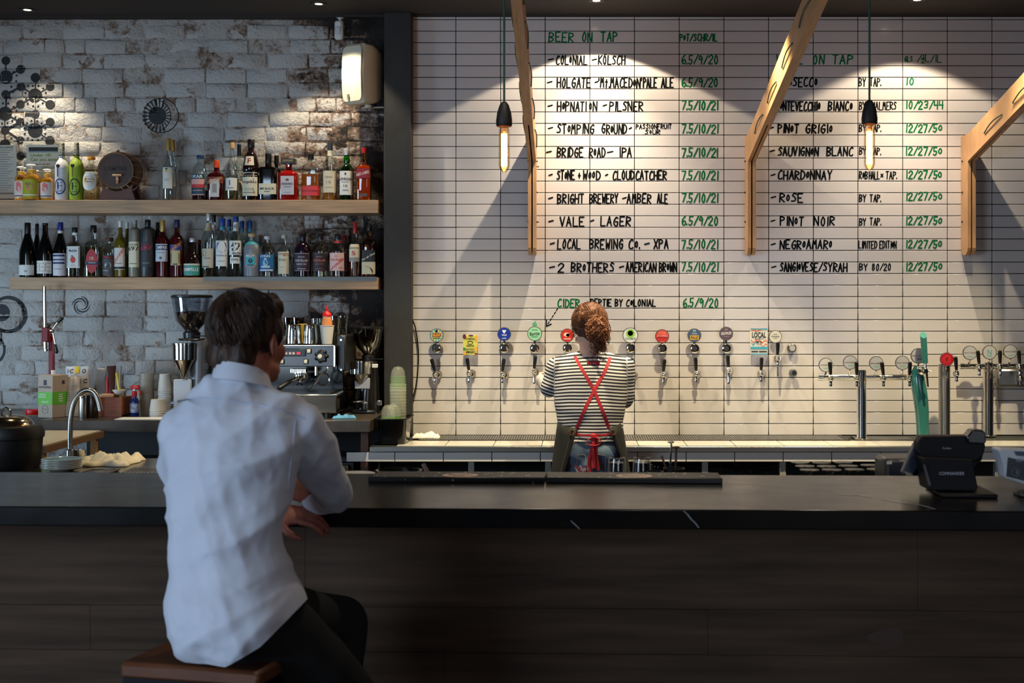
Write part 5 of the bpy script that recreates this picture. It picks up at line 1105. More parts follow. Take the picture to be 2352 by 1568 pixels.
# red lever press
o=thing('lever_press','tall red lever press with chrome tube, behind the carton','press',(bx(116,7.72),7.72,ZC))
RC=mat('red_enamel',(122,18,28),.3); Yq=7.70
MB().box((P(119,895,Yq).x,Yq,1.225),(.028,.03,.42),bev=.004).build('column',RC,o)
MB().box(P(107,768,Yq-.03),(.040,.05,.085),bev=.006).box(P(114,775,Yq),(.05,.03,.04),bev=.005).build('bracket',RC,o)
MB().box((bx(112,Yq),Yq-.03,ZC+.008),(.14,.18,.016),bev=.004).build('base',RC,o)
mb=MB().cyl(P(102,657,Yq-.04),P(104,800,Yq-.04),.0105).lathe([(.0135,0),(.0135,.012)],P(105,806,Yq-.04),14);mb.cyl(P(118,760,Yq-.06),P(136,735,Yq-.08),.005).cyl(P(122,765,Yq-.06),P(128,795,Yq-.06),.005).ell(P(119,758,Yq-.06),(.017,.014,.017));mb.build('chrome_tube',CHR,o)
MB().cap(P(134,738,Yq-.08),P(142,731,Yq-.085),.009,.011).build('lever_grip',BLK,o);MB().cap(P(127,793,Yq-.06),P(130,808,Yq-.06),.009,.010).build('lever_grip',BLK,o);MB().ell(P(112,747,Yq-.05),(.011,.011,.011)).build('lever_grip',BLK,o)
# bags
def bag(name,label,x0,x1,yt,yb,Y,m_,seed,prn=None,d=.07,yaw=0):
    a=P(x0,yt,Y);w=(x1-x0)*Y/F;h=a.z-ZC; cx_=a.x+w/2
    o=thing(name,label,'bag',(cx_,Y,ZC)); mb=MB();n=14;m=16
    def pt(u,v,side): # u -1..1, v 0..1
        th=d/2*(1-v**3)*(1-u**4*.6); q=noise.noise(Vector((u*2+seed,v*3,side)))*.012
        return Vector((cx_+u*w/2*(1-.06*v)+.004*noise.noise(Vector((v*6,seed,u))),Y+side*(th+.002)+q*(1 if side<0 else .5),ZC+.002+v*h*(1+.03*noise.noise(Vector((u*2,seed,5))))))
    for side in(-1,1):
        k=len(mb.v)
        for j in range(m+1):
            for i in range(n+1): mb.v.append(pt(-1+2*i/n,j/m,side))
        for j in range(m):
            for i in range(n):
                f=(k+j*(n+1)+i,k+j*(n+1)+i+1,k+(j+1)*(n+1)+i+1,k+(j+1)*(n+1)+i); mb.f.append(f if side<0 else f[::-1])
    K=(n+1)*(m+1)
    for j in range(m):
        a1=j*(n+1);b1=(j+1)*(n+1);mb.f.append((a1+K,a1,b1,b1+K));a2=a1+n;b2=b1+n;mb.f.append((a2,a2+K,b2+K,b2))
    for i in range(n): mb.f.append((i+1,i,i+K,i+1+K)); t=m*(n+1); mb.f.append((t+i,t+i+1,t+i+1+K,t+i+K))
    mb.build('pouch',m_,o,ang=70)
    if prn:
        cols={}
        for t in prn:
            q=cols.setdefault(t[1],MB()); 
            def f(u,v,t=t): uu=t[2]+u/(w/2);vv=t[3]+v/h; p=pt(max(-1,min(1,uu)),max(0,min(1,vv)),-1); return p+Vector((0,-.003,0))
            if t[0]=='#': 
                k=len(q.v);q.v+=[f(t[4]*(i/4-.5),t[5]*(j-.5)) for j in(0,1) for i in range(5)];q.f+=[(k+i,k+i+1,k+i+6,k+i+5) for i in range(4)]
            else: text(q,t[0],t[4],t[5],f,bold=.02,rot=t[6] if len(t)>6 else 0)
        for c_,q in cols.items(): q.build('print',mat('ink_%02x%02x%02x'%c_,c_,.6),o,smooth=False)
    return o
KP=(22,24,28)
bag('coffee_bag','white coffee bag with big black letters and yellow tape',150,206,842,950,7.52,mat('white_bag',(206,202,200),.5,bump=.1,bs=30),1,[('I',KP,-.75,.90,.004,.022),('C',KP,-.42,.90,.02,.022),('C',KP,.1,.90,.02,.022),('O',KP,.62,.90,.026,.024),('U',KP,-.78,.73,.02,.022),('R',KP,-.4,.72,.02,.022),('N',KP,-.02,.72,.02,.022),('E',KP,.36,.70,.018,.022),('C',KP,.8,.7,.02,.022),('#',(226,190,40),.02,.93,.026,.036),('#',(40,46,80),-.9,.1,.006,.06)])
bag('coffee_bag','grey coffee bag with black letters behind the white one',192,246,845,948,7.66,mat('grey_bag',(132,134,142),.45,bump=.1,bs=30),2,[('E',KP,-.5,.62,.018,.02),('D',KP,-.6,.45,.018,.02),('N',KP,-.2,.45,.018,.02),('O',KP,.15,.5,.022,.024)])
bag('coffee_bag','small pale bag with printed paragraph in front of the lettered bags',152,184,866,948,7.40,mat('pale_bag',(196,180,164),.6,bump=.1,bs=40),3,[('#',(90,80,80),0,.78-.055*k,.06-.008*(k%3),.002) for k in range(8)],d=.05)
def canlike(name,label,cat,px,y0,Y,r,h,m_,lid=None,parts=()):
    x=bx(px,Y);o=thing(name,label,cat,(x,Y,ZC))
    MB().lathe([(r*.95,0),(r,.003),(r,h-.004),(r*.95,h)],(x,Y,ZC),24).build('can_body',m_,o)
    if lid: MB().lathe([(r*1.02,h-.008),(r*1.02,h+.003),(r*.9,h+.005)],(x,Y,ZC),24).build('lid',lid,o)
    return o
canlike('steel_canister','brushed steel canister half behind the faucet','canister',190,0,7.25,.021,.118,STL,CHR)
canlike('dark_jar','dark brown jar next to the steel canister','jar',212,0,7.30,.032,.12,mat('brown_jar',(40,26,20),.25),BLK)
o=thing('wooden_box','open reddish wooden box of bar tools','box',(bx(264,7.45),7.45,ZC));WB=mat('cedar_box',(150,76,36),.45,var=.25,vs_=10,stretch=(1,1,8))
x0=bx(231,7.4);x1=bx(298,7.5);bw_=x1-x0;xc=(x0+x1)/2;hb=.105
for c_,s_ in (((xc,7.37,ZC+hb/2),(bw_,.01,hb)),((xc,7.53,ZC+hb/2),(bw_,.01,hb)),((x0+.005,7.45,ZC+hb/2),(.01,.15,hb)),((x1-.005,7.45,ZC+hb/2),(.01,.15,hb))): MB().box(c_,s_,bev=.001).build('side_board',WB,o)
MB().box((xc,7.45,ZC+.004),(bw_,.16,.008)).build('base_board',WB,o)
for k,(px,yt,c_,lab,r) in enumerate(((247,868,(176,20,22),'red-handled tool leaning in the wooden box',.007),(256,840,(70,28,20),'dark bristle brush standing in the wooden box',.02),(277,842,(120,122,126),'grey steel tool standing in the wooden box',.006),(268,858,(206,180,50),'yellow-topped stick standing in the wooden box',.008))):
    t=P(px,yt,7.46); b_=Vector((xc+(k-1.5)*.03,7.45,ZC+.010)); o=thing('bar_tool',lab,'tool',b_,0,'tools in the wooden box'); 
    if k==1: MB().tube([b_,b_.lerp(t,.6),t.lerp(b_,.0)],.01,10,rr=[.008,.016,.026]).build('tool_body',mat('brush_brown',c_,.8,bump=.5,bs=200),o)
    else: MB().cap(b_,t,r,r*1.2).build('tool_body',mat('tool_%d'%k,c_,.4),o)
o=thing('small_dish','small white dish balanced on the wooden box tools','dish',(bx(274,7.42),7.42,ZC+hb+.012));x=bx(274,7.42);z=EZ-(905-CY)*7.42/F
MB().lathe([(.018,0),(.022,.002),(.036,.020),(.038,.024),(.034,.021),(.018,.004),(.0001,.004)],(x,7.42,z),24).build('dish_body',WHT,o)
o=thing('wooden_slab','pale wooden slab lying across the box front','lid',(bx(248,7.40),7.40,ZC+hb));MB().box((bx(249,7.41),7.41,ZC+hb+.009),(.075,.07,.016),bev=.002).build('slab',mat('pale_wood',(206,158,112),.5),o)
# spray bottle
Yq=7.42;x=bx(309,Yq);o=thing('spray_bottle','small blue spray bottle with red trigger','spray bottle',(x,Yq,ZC))
MB().lathe([(.022,0),(.024,.005),(.024,.075),(.02,.092),(.011,.103),(.011,.115)],(x,Yq,ZC),20).build('bottle_body',mat('blue_bottle',(30,44,110),.25),o)
MB().lathe([(.0245,.02),(.0245,.07)],(x,Yq,ZC),20,cap=False).build('label',mat('label_bluewhite',(90,110,170),.5,c2=(200,204,214),vs_=60),o)
MB().lathe([(.0125,.108),(.014,.112),(.014,.134),(.009,.138)],(x,Yq,ZC),14).box((x+.004,Yq,ZC+.158),(.052,.02,.022),bev=.006).cap((x+.022,Yq,ZC+.150),(x+.034,Yq,ZC+.125),.005).build('trigger',RED,o)
MB().cyl((x,Yq,ZC+.13),(x,Yq,ZC+.15),.008).build('trigger_neck',WHT,o)
# tubs and paper cups
def ORD(k,n):
    w=['first','second','third','fourth','fifth','sixth','seventh','eighth']
    return 'lowest' if k==0 else 'topmost' if k==n-1 else w[k]+' from bottom' if k<n/2 else w[n-1-k]+' from top'
def stack(name,label,cat,px,Y,zb,n,r0,r1,h,step,m_,part,up=True,group=None,fresh=False):
    x=bx(px,Y)
    for k in range(n):
        z=zb+k*step; o=thing(name,label.replace('*',ORD(k,n)),cat,(x,Y,z),0,group)
        xx=x+uni(-.001,.001)
        if up: MB().lathe([(r0,0),(r1,h-.002),(r1+.0015,h-.001),(r1+.0015,h+.001),(r1-.001,h),(r0-.0012,.003),(.0001,.003)],(xx,Y,z),24).build(part,m_,o)
        else: MB().lathe([(r1+.0015,-.001),(r1+.0015,.002),(r1,.003),(r0,h),(.0001,h)],(xx,Y,z),24,cap=False).build(part,m_,o)
TUB=frost('frosted_tub',(190,180,166),.55); CUP=mat('paper_cup_white',(206,200,192),.6)
stack('plastic_tub','clear plastic tub beside the spray bottle, * of stack','tub',337,7.55,ZC,5,.033,.042,.085,.036,TUB,'tub_wall',group='plastic tubs')
stack('paper_cup','upside-down white paper cup by left grinder, * of stack','cup',379,7.50,ZC,12,.028,.038,.09,.0125,CUP,'cup_wall',up=False,group='upside-down paper cups')
stack('paper_cup','low wide paper cup behind shoulder, * of stack','cup',362,7.36,ZC,4,.034,.042,.06,.012,CUP,'cup_wall',up=False,group='low paper cups')
o=thing('paper_sheet','blank white sheet lying on the coffee bench','paper',(bx(325,7.2),7.2,ZC));MB().box((bx(328,7.22),7.235,ZC+.002),(.27,.14,.003),rz=.03).build('sheet',PAPER,o)
o=thing('tape_roll','red roll lying left of the carton','tape',(bx(73,7.55),7.55,ZC));MB().lathe([(.02,0),(.034,0),(.035,.002),(.035,.024),(.034,.026),(.02,.026),(.02,0)],(bx(73,7.55),7.55,ZC),28,cap=False).build('roll',RED,o)
# ---------------- grinders ----------------
def grinder(label,px,Y,hop,body_m,px_c,beans,y0,sc=1.0,cone=(395,448,788,868),hx=(394,487,678,762)):
    s=Y/F;x=bx(px,Y);o=thing('coffee_grinder',label,'grinder',(x,Y,ZC))
    hxc=bx((hx[0]+hx[1])/2,Y);hr=(hx[1]-hx[0])/2*s;zt=EZ-(hx[2]-CY)*s;zbm=EZ-(hx[3]-CY)*s;h=zt-zbm
    MB().lathe([(hr*.99,h-.014),(hr*1.01,h-.010),(hr*1.01,h-.002),(hr*.9,h+.003),(.0001,h+.004)],(hxc,Y,zbm),32).build('hopper_lid',BLK,o)
    MB().lathe([(hr*.30,0),(hr*.36,.01),(hr*.75,h*.30),(hr*.86,h*.55),(hr*.97,h-.012)],(hxc,Y,zbm),32,cap=False).build('hopper',hop,o)
    if beans: MB().lathe([(hr*.28,.001),(hr*.34,.012),(hr*.72,h*.30),(hr*.82,h*.53),(.0001,h*.58)],(hxc,Y,zbm),32).build('coffee_beans',mat('coffee_beans',(62,26,16),.35,bump=1.2,bs=220,c2=(24,10,8),vs_=190),o)
    MB().lathe([(hr*.40,-.035),(hr*.42,-.004),(hr*.34,.004)],(hxc,Y,zbm),24).lathe([(hr*.62,-.048),(hr*.66,-.042),(hr*.62,-.036)],(hxc,Y,zbm),24).cap((hxc+.03,Y-.04,zbm-.022),(hxc+.09,Y-.05,zbm-.022),.003).build('collar',BLK,o)
    zc0=zbm-.046
    # motor body, tapering upward
    MB().loft([((x,Y+.02,ZC+.012),.078*sc,.10,0),((x,Y+.02,ZC+.03),.08*sc,.10,0),((x+.005,Y+.02,ZC+.12),.07*sc,.085,0),((x+.012,Y+.01,zc0-.05),.058*sc,.075,0),((x+.012,Y+.01,zc0-.004),.052*sc,.065,0),((x+.01,Y+.01,zc0),.04*sc,.05,0)],26).build('motor_body',body_m,o)
    MB().box((x,Y-.02,ZC+.010),(.15*sc,.20,.02),bev=.006).build('base_plate',BLK,o)
    c0,c1,ct,cb_=cone;cxx=bx((c0+c1)/2,Y-.09);s2=(Y-.09)/F;cr=(c1-c0)/2*s2;zt2=EZ-(ct-CY)*s2;zb2=EZ-(cb_-CY)*s2;hh=zt2-zb2
    MB().lathe([(.008,0),(.012,.004),(cr*.88,hh*.50),(cr*.96,hh*.53),(cr*.98,hh*.97),(cr*1.05,hh*.975),(cr*1.05,hh),(cr*.9,hh+.002),(.0001,hh-.002)],(cxx,Y-.09,zb2),32).build('doser',CHR,o)
    return o,x,cxx
o,x,cxx=grinder('tall grinder with clear hopper full of coffee beans',455,7.55,glass('hopper_clear',(200,206,216),base=.08),mat('grey_grinder_body',(120,120,122),.35,.4),0,True,0)
a=P(396,862,7.46);MB().box((bx(418,7.46),7.475,ZC+.10),(.10,.02,.20),bev=.006).build('front_plate',mat('white_front',(206,204,206),.3),o)
mb=MB()
for k in range(3): mb.box((bx(471,7.44),7.452,EZ-(836+k*4.5-CY)*7.44/F),(.024,.003,.004))
mb.build('vents',BLK,o,kind='stuff')
o,x,cxx=grinder('black grinder with smoked empty hopper right of the coffee machine',842,7.70,glass('hopper_smoked',(120,96,80),base=.12),mat('black_gloss_body',(16,15,15),.2),0,False,0,sc=.95,cone=(802,854,829,890),hx=(811,880,750,815))
MB().box((bx(833,7.6),7.592,EZ-(880-CY)*7.6/F),(.085,.008,.06),bev=.002).build('front_plate',mat('white_front2',(150,148,150),.3),o)
MB().box((bx(861,7.60),7.60,EZ-(840-CY)*7.6/F),(.034,.006,.022),bev=.002).build('sticker',mat('silver_sticker',(206,206,200),.4),o)
MB().cap((bx(813,7.56),7.55,EZ-(922-CY)*7.56/F),(bx(838,7.56),7.55,EZ-(922-CY)*7.56/F),.005).box((bx(840,7.56),7.56,EZ-(925-CY)*7.56/F),(.03,.05,.012),bev=.003).box((bx(871,7.6),7.6,EZ-(925-CY)*7.6/F),(.03,.03,.03),bev=.004).build('tamper_fork',CHR,o)
for dx in(-.06,.06): MB().cyl((bx(842,7.7)+dx,7.60,ZC),(bx(842,7.7)+dx,7.60,ZC+.012),.012).build('foot',CHR,o)
# ---------------- coffee machine ----------------
Ym=7.27;s=Ym/F;cm=thing('coffee_machine','wide chrome and black espresso machine with red display','coffee machine',(bx(636,7.45),7.45,ZC))
X0=bx(486,7.30);X1=bx(766,7.30);XW=X1-X0;XC=(X0+X1)/2
zt=EZ-(794-CY)*7.30/F;zp=EZ-(842-CY)*7.30/F;zd=EZ-(908-CY)*7.25/F;zbx=ZC+.028
PS=mat('panel_steel',(74,72,72),.28,.85,bump=.03,bs=40)
MB().box((XC,7.55,(zt+zp)/2),(XW-.01,.40,zt-zp),bev=.006).build('upper_housing',PS,cm)
MB().box((XC,7.335,(zt+zp)/2),(XW,.03,zt-zp),bev=.004).build('front_panel',PS,cm)
MB().box((XC,7.34,zt+.001),(XW+.004,.05,.006),bev=.002).box((X1+.002,7.33,(zt+zp)/2),(.008,.03,zt-zp)).build('chrome_trim',CHR,cm)
MB().box((XC,7.62,(zp+zd)/2),(XW,.03,zp-zd+.02)).build('back_splash',mat('dark_mirror_steel',(60,58,56),.12,1),cm)
for sx_ in (X0-.012,X1+.028): MB().box((sx_,7.56,(zt+zp)/2+.015),(.05 if sx_>XC else .024,.36,zt-zp+.085),bev=.008).build('side_panel',BLK,cm)
for z in(zt+.03,zp-.02): MB().cyl((X1+.028,7.379,z),(X1+.028,7.372,z),.006).build('screw',CHR,cm)
MB().box((XC+.01,7.44,(zd+zbx)/2),(XW+.03,.38,zd-zbx),bev=.004).build('drip_box',mat('drip_box_steel',(120,104,88),.15,1),cm)
MB().box((XC+.01,7.44,zd+.002),(XW+.034,.384,.008),bev=.002).build('drip_box_rim',CHR,cm)
MB().box((XC,7.43,zd+.010),(XW-.03,.34,.008)).build('drip_grille',BLK,cm)
MB().box((X1+.024,7.30,(zd+zbx)/2),(.004,.08,.055)).build('rating_plate',BLK,cm)
for dx in(-XW*.45,XW*.0,XW*.45):
    for yy in(7.30,7.58): MB().cyl((XC+dx,yy,ZC),(XC+dx,yy,zbx+.002),.018).build('foot',BLK,cm)
yp=7.318
MB().box((bx(677,yp),yp,EZ-(809-CY)*yp/F),(51*yp/F,.010,.043),bev=.003).build('display_panel',BLK,cm)
mb=MB()
text(mb,'33',.019,.012,flat((bx(686,yp),yp-.0065,EZ-(811-CY)*yp/F)),bold=.03)
mb.build('display_digits',mat('red_led',(255,30,40),.4,emit=(255,24,36),es=5),cm,smooth=False)
mb=MB()
for px in(658,667,675): mb.box((bx(px,yp),yp-.007,EZ-(811-CY)*yp/F),(.013,.003,.013))
mb.build('display_buttons',mat('red_white_button',(214,190,186),.4),cm,smooth=False)
for px,py in((710,806),(703,830),(648,830)):
    c=P(px,py,yp);MB().box((c.x,yp,c.z),(.026,.012,.028),bev=.003).build('button_bezel',BLK,cm);MB().box((c.x-.001,yp-.007,c.z),(.018,.006,.020),bev=.002).build('button',mat('cream_button',(230,222,196),.4),cm)
c=P(738,818,yp);mb=MB().lathe([(.030,0),(.030,.012),(.024,.018)],(c.x,yp,c.z),10,axis=(0,-1,0));[mb.ell((c.x+.028*math.cos(2*PI*k/7),yp-.010,c.z+.028*math.sin(2*PI*k/7)),(.010,.012,.010)) for k in range(7)];mb.build('steam_knob',BLK,cm)
MB().lathe([(.012,0),(.011,.008),(.0001,.009)],(c.x-.004,yp-.018,c.z),16,axis=(0,-1,0)).build('knob_cap',mat('cream_button',(230,222,196),.4),cm)
c=P(498,820,yp);MB().lathe([(.026,0),(.026,.014),(.02,.02)],(c.x,yp,c.z),12,axis=(0,-1,0)).build('steam_knob',BLK,cm)
for px in(560,687):
    c=P(px,846,7.40);g=MB().lathe([(.04,0),(.043,-.008),(.043,-.028),(.034,-.032)][::-1],(c.x,7.42,c.z),26).lathe([(.034,-.034),(.035,-.050),(.03,-.062),(.012,-.068)][::-1],(c.x,7.42,c.z),26)
    for k in range(8): g.box((c.x-.038+k*.011,7.372,c.z-.012),(.006,.008,.02))
    g.build('group_head',CHR,cm)
    MB().cyl((c.x,7.40,c.z-.048),(c.x-.035,7.33,c.z-.065),.008).tube([(c.x,7.42,c.z-.066),(c.x,7.42,c.z-.08),(c.x-.015,7.41,c.z-.09)],.005,8).tube([(c.x,7.42,c.z-.08),(c.x+.015,7.41,c.z-.09)],.005,8).build('portafilter',CHR,cm)
    MB().cap((c.x-.035,7.33,c.z-.065),(c.x-.075,7.25,c.z-.098),.011,.013).build('portafilter_handle',BLK,cm)
mb=MB().tube([P(753,842,7.33),P(752,850,7.33),P(743,856,7.32),P(733,864,7.31),P(722,884,7.30),P(713,897,7.29)],.0065,10);mb.build('steam_wand',CHR,cm)
MB().cyl(P(726,840,7.34),P(726,862,7.34),.008).build('water_spout',CHR,cm)
MB().tube([P(500,842,7.33),P(498,852,7.32),P(492,866,7.31),P(484,880,7.30)],.0065,10).build('steam_wand',CHR,cm)
MB().tube([P(x_,y_,7.40) for x_,y_ in [(743+14*math.cos(2*PI*k/20),871+14*math.sin(2*PI*k/20)) for k in range(20)]],.004,8,closed=True).build('hanging_ring',CHR,cm)
# items on the machine
ZM=zt+.006
def jug(label,px,w,Y,yt):
    s=Y/F;x=bx(px,Y);r=w/2*s;h=EZ-(yt-CY)*s-ZM; o=thing('milk_jug',label,'jug',(x,Y,ZM),0,'steel milk jugs')
    MB().lathe([(r*.92,0),(r,.004),(r*.99,h*.4),(r*.86,h*.9),(r*.93,h),(r*.91,h),(r*.84,h*.9),(r*.9,.006),(.0001,.005)],(x,Y,ZM),30).build('jug_body',CHR,o)
    MB().tube([(x+r*.35,Y-r*.85,ZM+h*.86),(x+r*.40,Y-r*1.35,ZM+h*.86),(x+r*.42,Y-r*1.5,ZM+h*.7),(x+r*.42,Y-r*1.5,ZM+h*.2),(x+r*.38,Y-r*1.3,ZM+h*.08),(x+r*.35,Y-r*.88,ZM+h*.08)],.0045,8).build('jug_handle',CHR,o)
jug('steel milk jug on the machine, nearer the customer',674,38,7.44,745);jug('steel milk jug on the machine, next to the paper cup',715,38,7.44,745)
o=thing('yellow_carton','narrow yellow carton wedged between the two milk jugs','carton',(bx(695,7.56),7.56,ZM));MB().box((bx(695,7.56),7.56,ZM+.055),(.05,.04,.11),bev=.003).build('carton_body',mat('yellow_card2',(206,166,60),.5),o)
for k,px in enumerate((664,684)):
    o=thing('brown_glass','brown tinted tumbler behind the milk jugs, '+('left' if k==0 else 'right')+' one','glass',(bx(px,7.66),7.66,ZM),0,'brown tumblers');MB().lathe([(.026,.0),(.028,.004),(.036,.145),(.034,.145),(.0265,.010),(.0001,.009)],(bx(px,7.66),7.66,ZM),22).build('glass_wall',glass('amber_tumbler',(140,70,24),base=.08),o)
def papercup(label,px,Y,zb,r0,r1,h):
    x=bx(px,Y);o=thing('paper_cup',label,'cup',(x,Y,zb));MB().lathe([(r0,0),(r1,h-.003),(r1+.002,h-.002),(r1+.002,h+.001),(r1-.001,h),(r0-.001,.004),(.0001,.004)],(x,Y,zb),26).build('cup_wall',CUP,o);return x
x=papercup('white paper cup standing on the machine with a sauce bottle in it',751,7.42,ZM,.028,.0385,.102)
zq=ZM+.035;o=thing('sauce_bottle','squeeze bottle with red nozzle standing in a paper cup','squeeze bottle',(x,7.42,zq))
MB().lathe([(.024,-.02),(.0285,.0),(.0295,.085),(.027,.092),(.026,.105),(.023,.112)],(x,7.42,zq),22).build('squeeze_body',mat('orange_sauce',(206,130,74),.35),o)
MB().lathe([(.0275,.088),(.024,.104),(.0235,.116)],(x,7.42,zq),22).build('bottle_shoulder',mat('milky_plastic',(226,206,176),.4),o)
zq2=EZ-(727-CY)*7.42/F;MB().lathe([(.026,0),(.026,.010),(.020,.022),(.008,.030),(.006,.052),(.003,.060)],(x,7.42,zq2),20).build('nozzle',RED,o)
for k,(px,Y,zz) in enumerate(((770,7.52,0),(788,7.60,0),(770,7.52,1),(789,7.60,1),(741,7.62,1),(726,7.60,1),(757,7.64,1))):
    r=.026;h=.085; z=ZM+(.07 if zz and k<4 else 0)+(.0 if k<4 else .0)
    if k>=4: h=.14
    o=thing('tumbler_glass',['clear tumbler under another at the right of the machine top','clear tumbler under another at the machine rear corner','clear tumbler stacked on top at the right of the machine','clear tumbler stacked on top at the machine rear corner','tall clear glass behind the paper cup','tall clear glass behind the second milk jug','tall clear glass right behind the sauce bottle'][k],'glass',(bx(px,Y),Y,z),0,'clear glasses on the machine')
    MB().lathe([(r*.85,0),(r*.88,.004),(r*1.1,h),(r*1.04,h),(r*.84,.010),(.0001,.008)],(bx(px,Y),Y,z),20).build('glass_wall',CLEAR,o)
p=P(790,958,7.24);cloth('blue_rag','twisted light blue cloth at the front edge of the coffee bench',(p.x,7.24,ZC+.001),.125,.035,.028,mat('blue_cloth',(90,150,190),.9,bump=.3,bs=200),8,rz=.15)
# black container with plastic cups
Yc=7.30;x0=bx(861,7.24);x1=bx(934,7.24);z0=ZB+.006;z1=EZ-(962-CY)*7.24/F
tb_=thing('black_container','deep black catering pan at the left end of the tiled bench','container',((x0+x1)/2,7.38,ZB))
mb=MB();N=40
def srr(hx,hy,z,cx=(x0+x1)/2,cy=7.40,n=40): return [Vector((cx+math.copysign(abs(math.cos(a))**.35,math.cos(a))*hx,cy+math.copysign(abs(math.sin(a))**.35,math.sin(a))*hy,z)) for a in [2*PI*i/n for i in range(n)]]
hx=(x1-x0)/2
rings=[srr(hx*.84,.12,z0),srr(hx*.86,.122,z0+.01),srr(hx*.95,.145,z1-.006),srr(hx*1.12,.165,z1-.004),srr(hx*1.12,.165,z1),srr(hx*.92,.14,z1),srr(hx*.82,.118,z0+.012)]
for r_ in rings: mb.v+=r_
for j in range(len(rings)-1):
    for i in range(N): mb.f.append((j*N+i,j*N+(i+1)%N,(j+1)*N+(i+1)%N,(j+1)*N+i))
mb.f+=[tuple(range(N))[::-1],tuple((len(rings)-1)*N+i for i in range(N))];mb.build('pan_body',mat('black_polycarbonate',(20,18,18),.2),tb_)
PC=frost('clear_cup_plastic',(226,226,200),.16);PG=frost('green_cup_band',(96,170,60),.5)
xs=bx(913,7.40)
for k in range(14):
    z=z0+.01+k*.0165;o=thing('plastic_cup','clear plastic cup by the column, '+ORD(k,14)+' of tall stack','cup',(xs,7.42,z),0,'clear cups in the tall stack')
    MB().lathe([(.034,0),(.046,.085),(.048,.087),(.048,.090),(.046,.089)],(xs,7.42,z),22).build('cup_wall',PC,o)
zz=z0+.01+13*.0165+.088;o=thing('cup_cover_stack','stack of clear dome lids with green bands topping the tall cups','lids',(xs,7.42,zz))
MB().lathe([(.046,-.03),(.042,0),(.040,.05),(.035,.078),(.022,.096),(.0001,.101)],(xs,7.42,zz),24,cap=False).build('dome',PC,o)
for k in range(6): MB().lathe([(.0445-k*.0006,0),(.0448-k*.0006,.004)],(xs,7.42,zz-.02+k*.012),24,cap=False).build('green_band',PG,o)
for k,(px,Y,h) in enumerate(((892,7.34,.0),(906,7.40,.006))):
    x=bx(px,Y);o=thing('cup_cover','clear dome lid heap in the black pan, '+('front' if k==0 else 'rear')+' one','lid',(x,Y,z1-.02),0,'dome lids in the pan')
    MB().lathe([(.041,0),(.040,.02),(.037,.05),(.03,.068),(.018,.078),(.0001,.082)],(x,Y,z1-.012+h),24,cap=False).build('dome',PC,o)
    MB().lathe([(.042,-.01),(.0425,.012)],(x,Y,z1-.012+h),24,cap=False).build('green_band',PG,o)
# under the coffee bench
o=thing('bar_fridge','small steel-doored fridge under the coffee bench','fridge',(bx(780,7.3),7.45,0));MB().box((bx(775,7.3),7.5,.445),(.20,.5,.66),bev=.006).build('cabinet_body',mat('fridge_black',(22,22,24),.4),o);MB().box((bx(778,7.24),7.235,.44),(.11,.025,.64),bev=.003).build('door',mat('olive_steel',(122,118,100),.35,.8),o);MB().box((bx(795,7.2),7.212,.66),(.012,.02,.2),bev=.003).build('handle',CHR,o)
o=thing('oven_tray','dark blue-black tray stored under the coffee bench','tray',(bx(790,7.3),7.36,.785));MB().box((bx(788,7.3),7.36,.80),(.19,.30,.012),rz=.1,bev=.004).box((bx(788,7.3),7.36,.785),(.16,.26,.02),bev=.004).build('tray_body',mat('blue_black_tray',(40,54,70),.3),o)
for sx_ in (0,): 
    o=thing('steel_rail_unit','low brushed steel unit under the left of the coffee bench','shelf unit',(bx(318,7.3),7.3,0));MB().box((bx(322,7.3),7.35,.395),(.24,.2,.79),bev=.004).build('unit_body',mat('warm_steel',(140,120,96),.35,.8),o)
# upturned stem glasses under the bench
def stemglass(loc,label,group,k=1.0,cat='wine glass'):
    o=thing('wine_glass',label,cat,loc,0,group);x,y,z=loc
    MB().lathe([(.031*k,0),(.035*k,.03),(.036*k,.05),(.030*k,.085),(.015*k,.10),(.005,.108),(.004,.12),(.004,.175),(.006,.188),(.012,.193),(.034,.1965),(.0345,.198),(.034,.1995),(.010,.1985),(.0001,.1985)],(x,y,z),26,cap=False).build('glass_body',glass('stem_glass',(232,232,228),refl=.45,base=.03),o);return o
for k,(px,py) in enumerate(((1640,1066),(1655,1068),(1674,1064),(1690,1070),(1700,1076),(1712,1066),(1725,1073),(1745,1066),(1760,1074))):
    Y=7.55-(py-1066)*.02; stemglass((bx(px,Y),Y,.515),['far left','left','rear left','front left','nearest left','centre rear','centre front','rear right','nearest right'][k]+' upturned stem glass on the dark shelf under the bench','glasses under the tiled bench',1)
# ---------------- the bar ----------------
RB=-.0325; ZT=1.10
bar_=thing('bar_counter','long dark bar counter with black stone top and timber front','bar',(0,3.36,0),RB)
def BP(x,y,z): # bar frame: x along, y depth behind front edge
    return Vector((math.cos(RB)*x-math.sin(RB)*y,3.352+math.sin(RB)*x+math.cos(RB)*y,z))
def bb_(mb,c,sz,bev=0): return mb.box(BP(*c),sz,rz=RB,bev=bev)
sm=bpy.data.materials.new('black_veined_stone');sm.use_nodes=True;n=sm.node_tree.nodes;L=sm.node_tree.links;p=n['Principled BSDF'];p.inputs['Roughness'].default_value=.2
tc=n.new('ShaderNodeTexCoord');t=n.new('ShaderNodeTexNoise');t.inputs['Scale'].default_value=2.2;t.inputs['Detail'].default_value=6;t.inputs['Distortion'].default_value=1.5;L.new(tc.outputs['Object'],t.inputs['Vector'])
r=n.new('ShaderNodeValToRGB');e=r.color_ramp.elements;e[0].position=.3;e[0].color=lin((9,9,9));e[1].position=.7;e[1].color=lin((24,19,16));L.new(t.outputs['Fac'],r.inputs[0]);L.new(r.outputs[0],p.inputs['Base Color'])
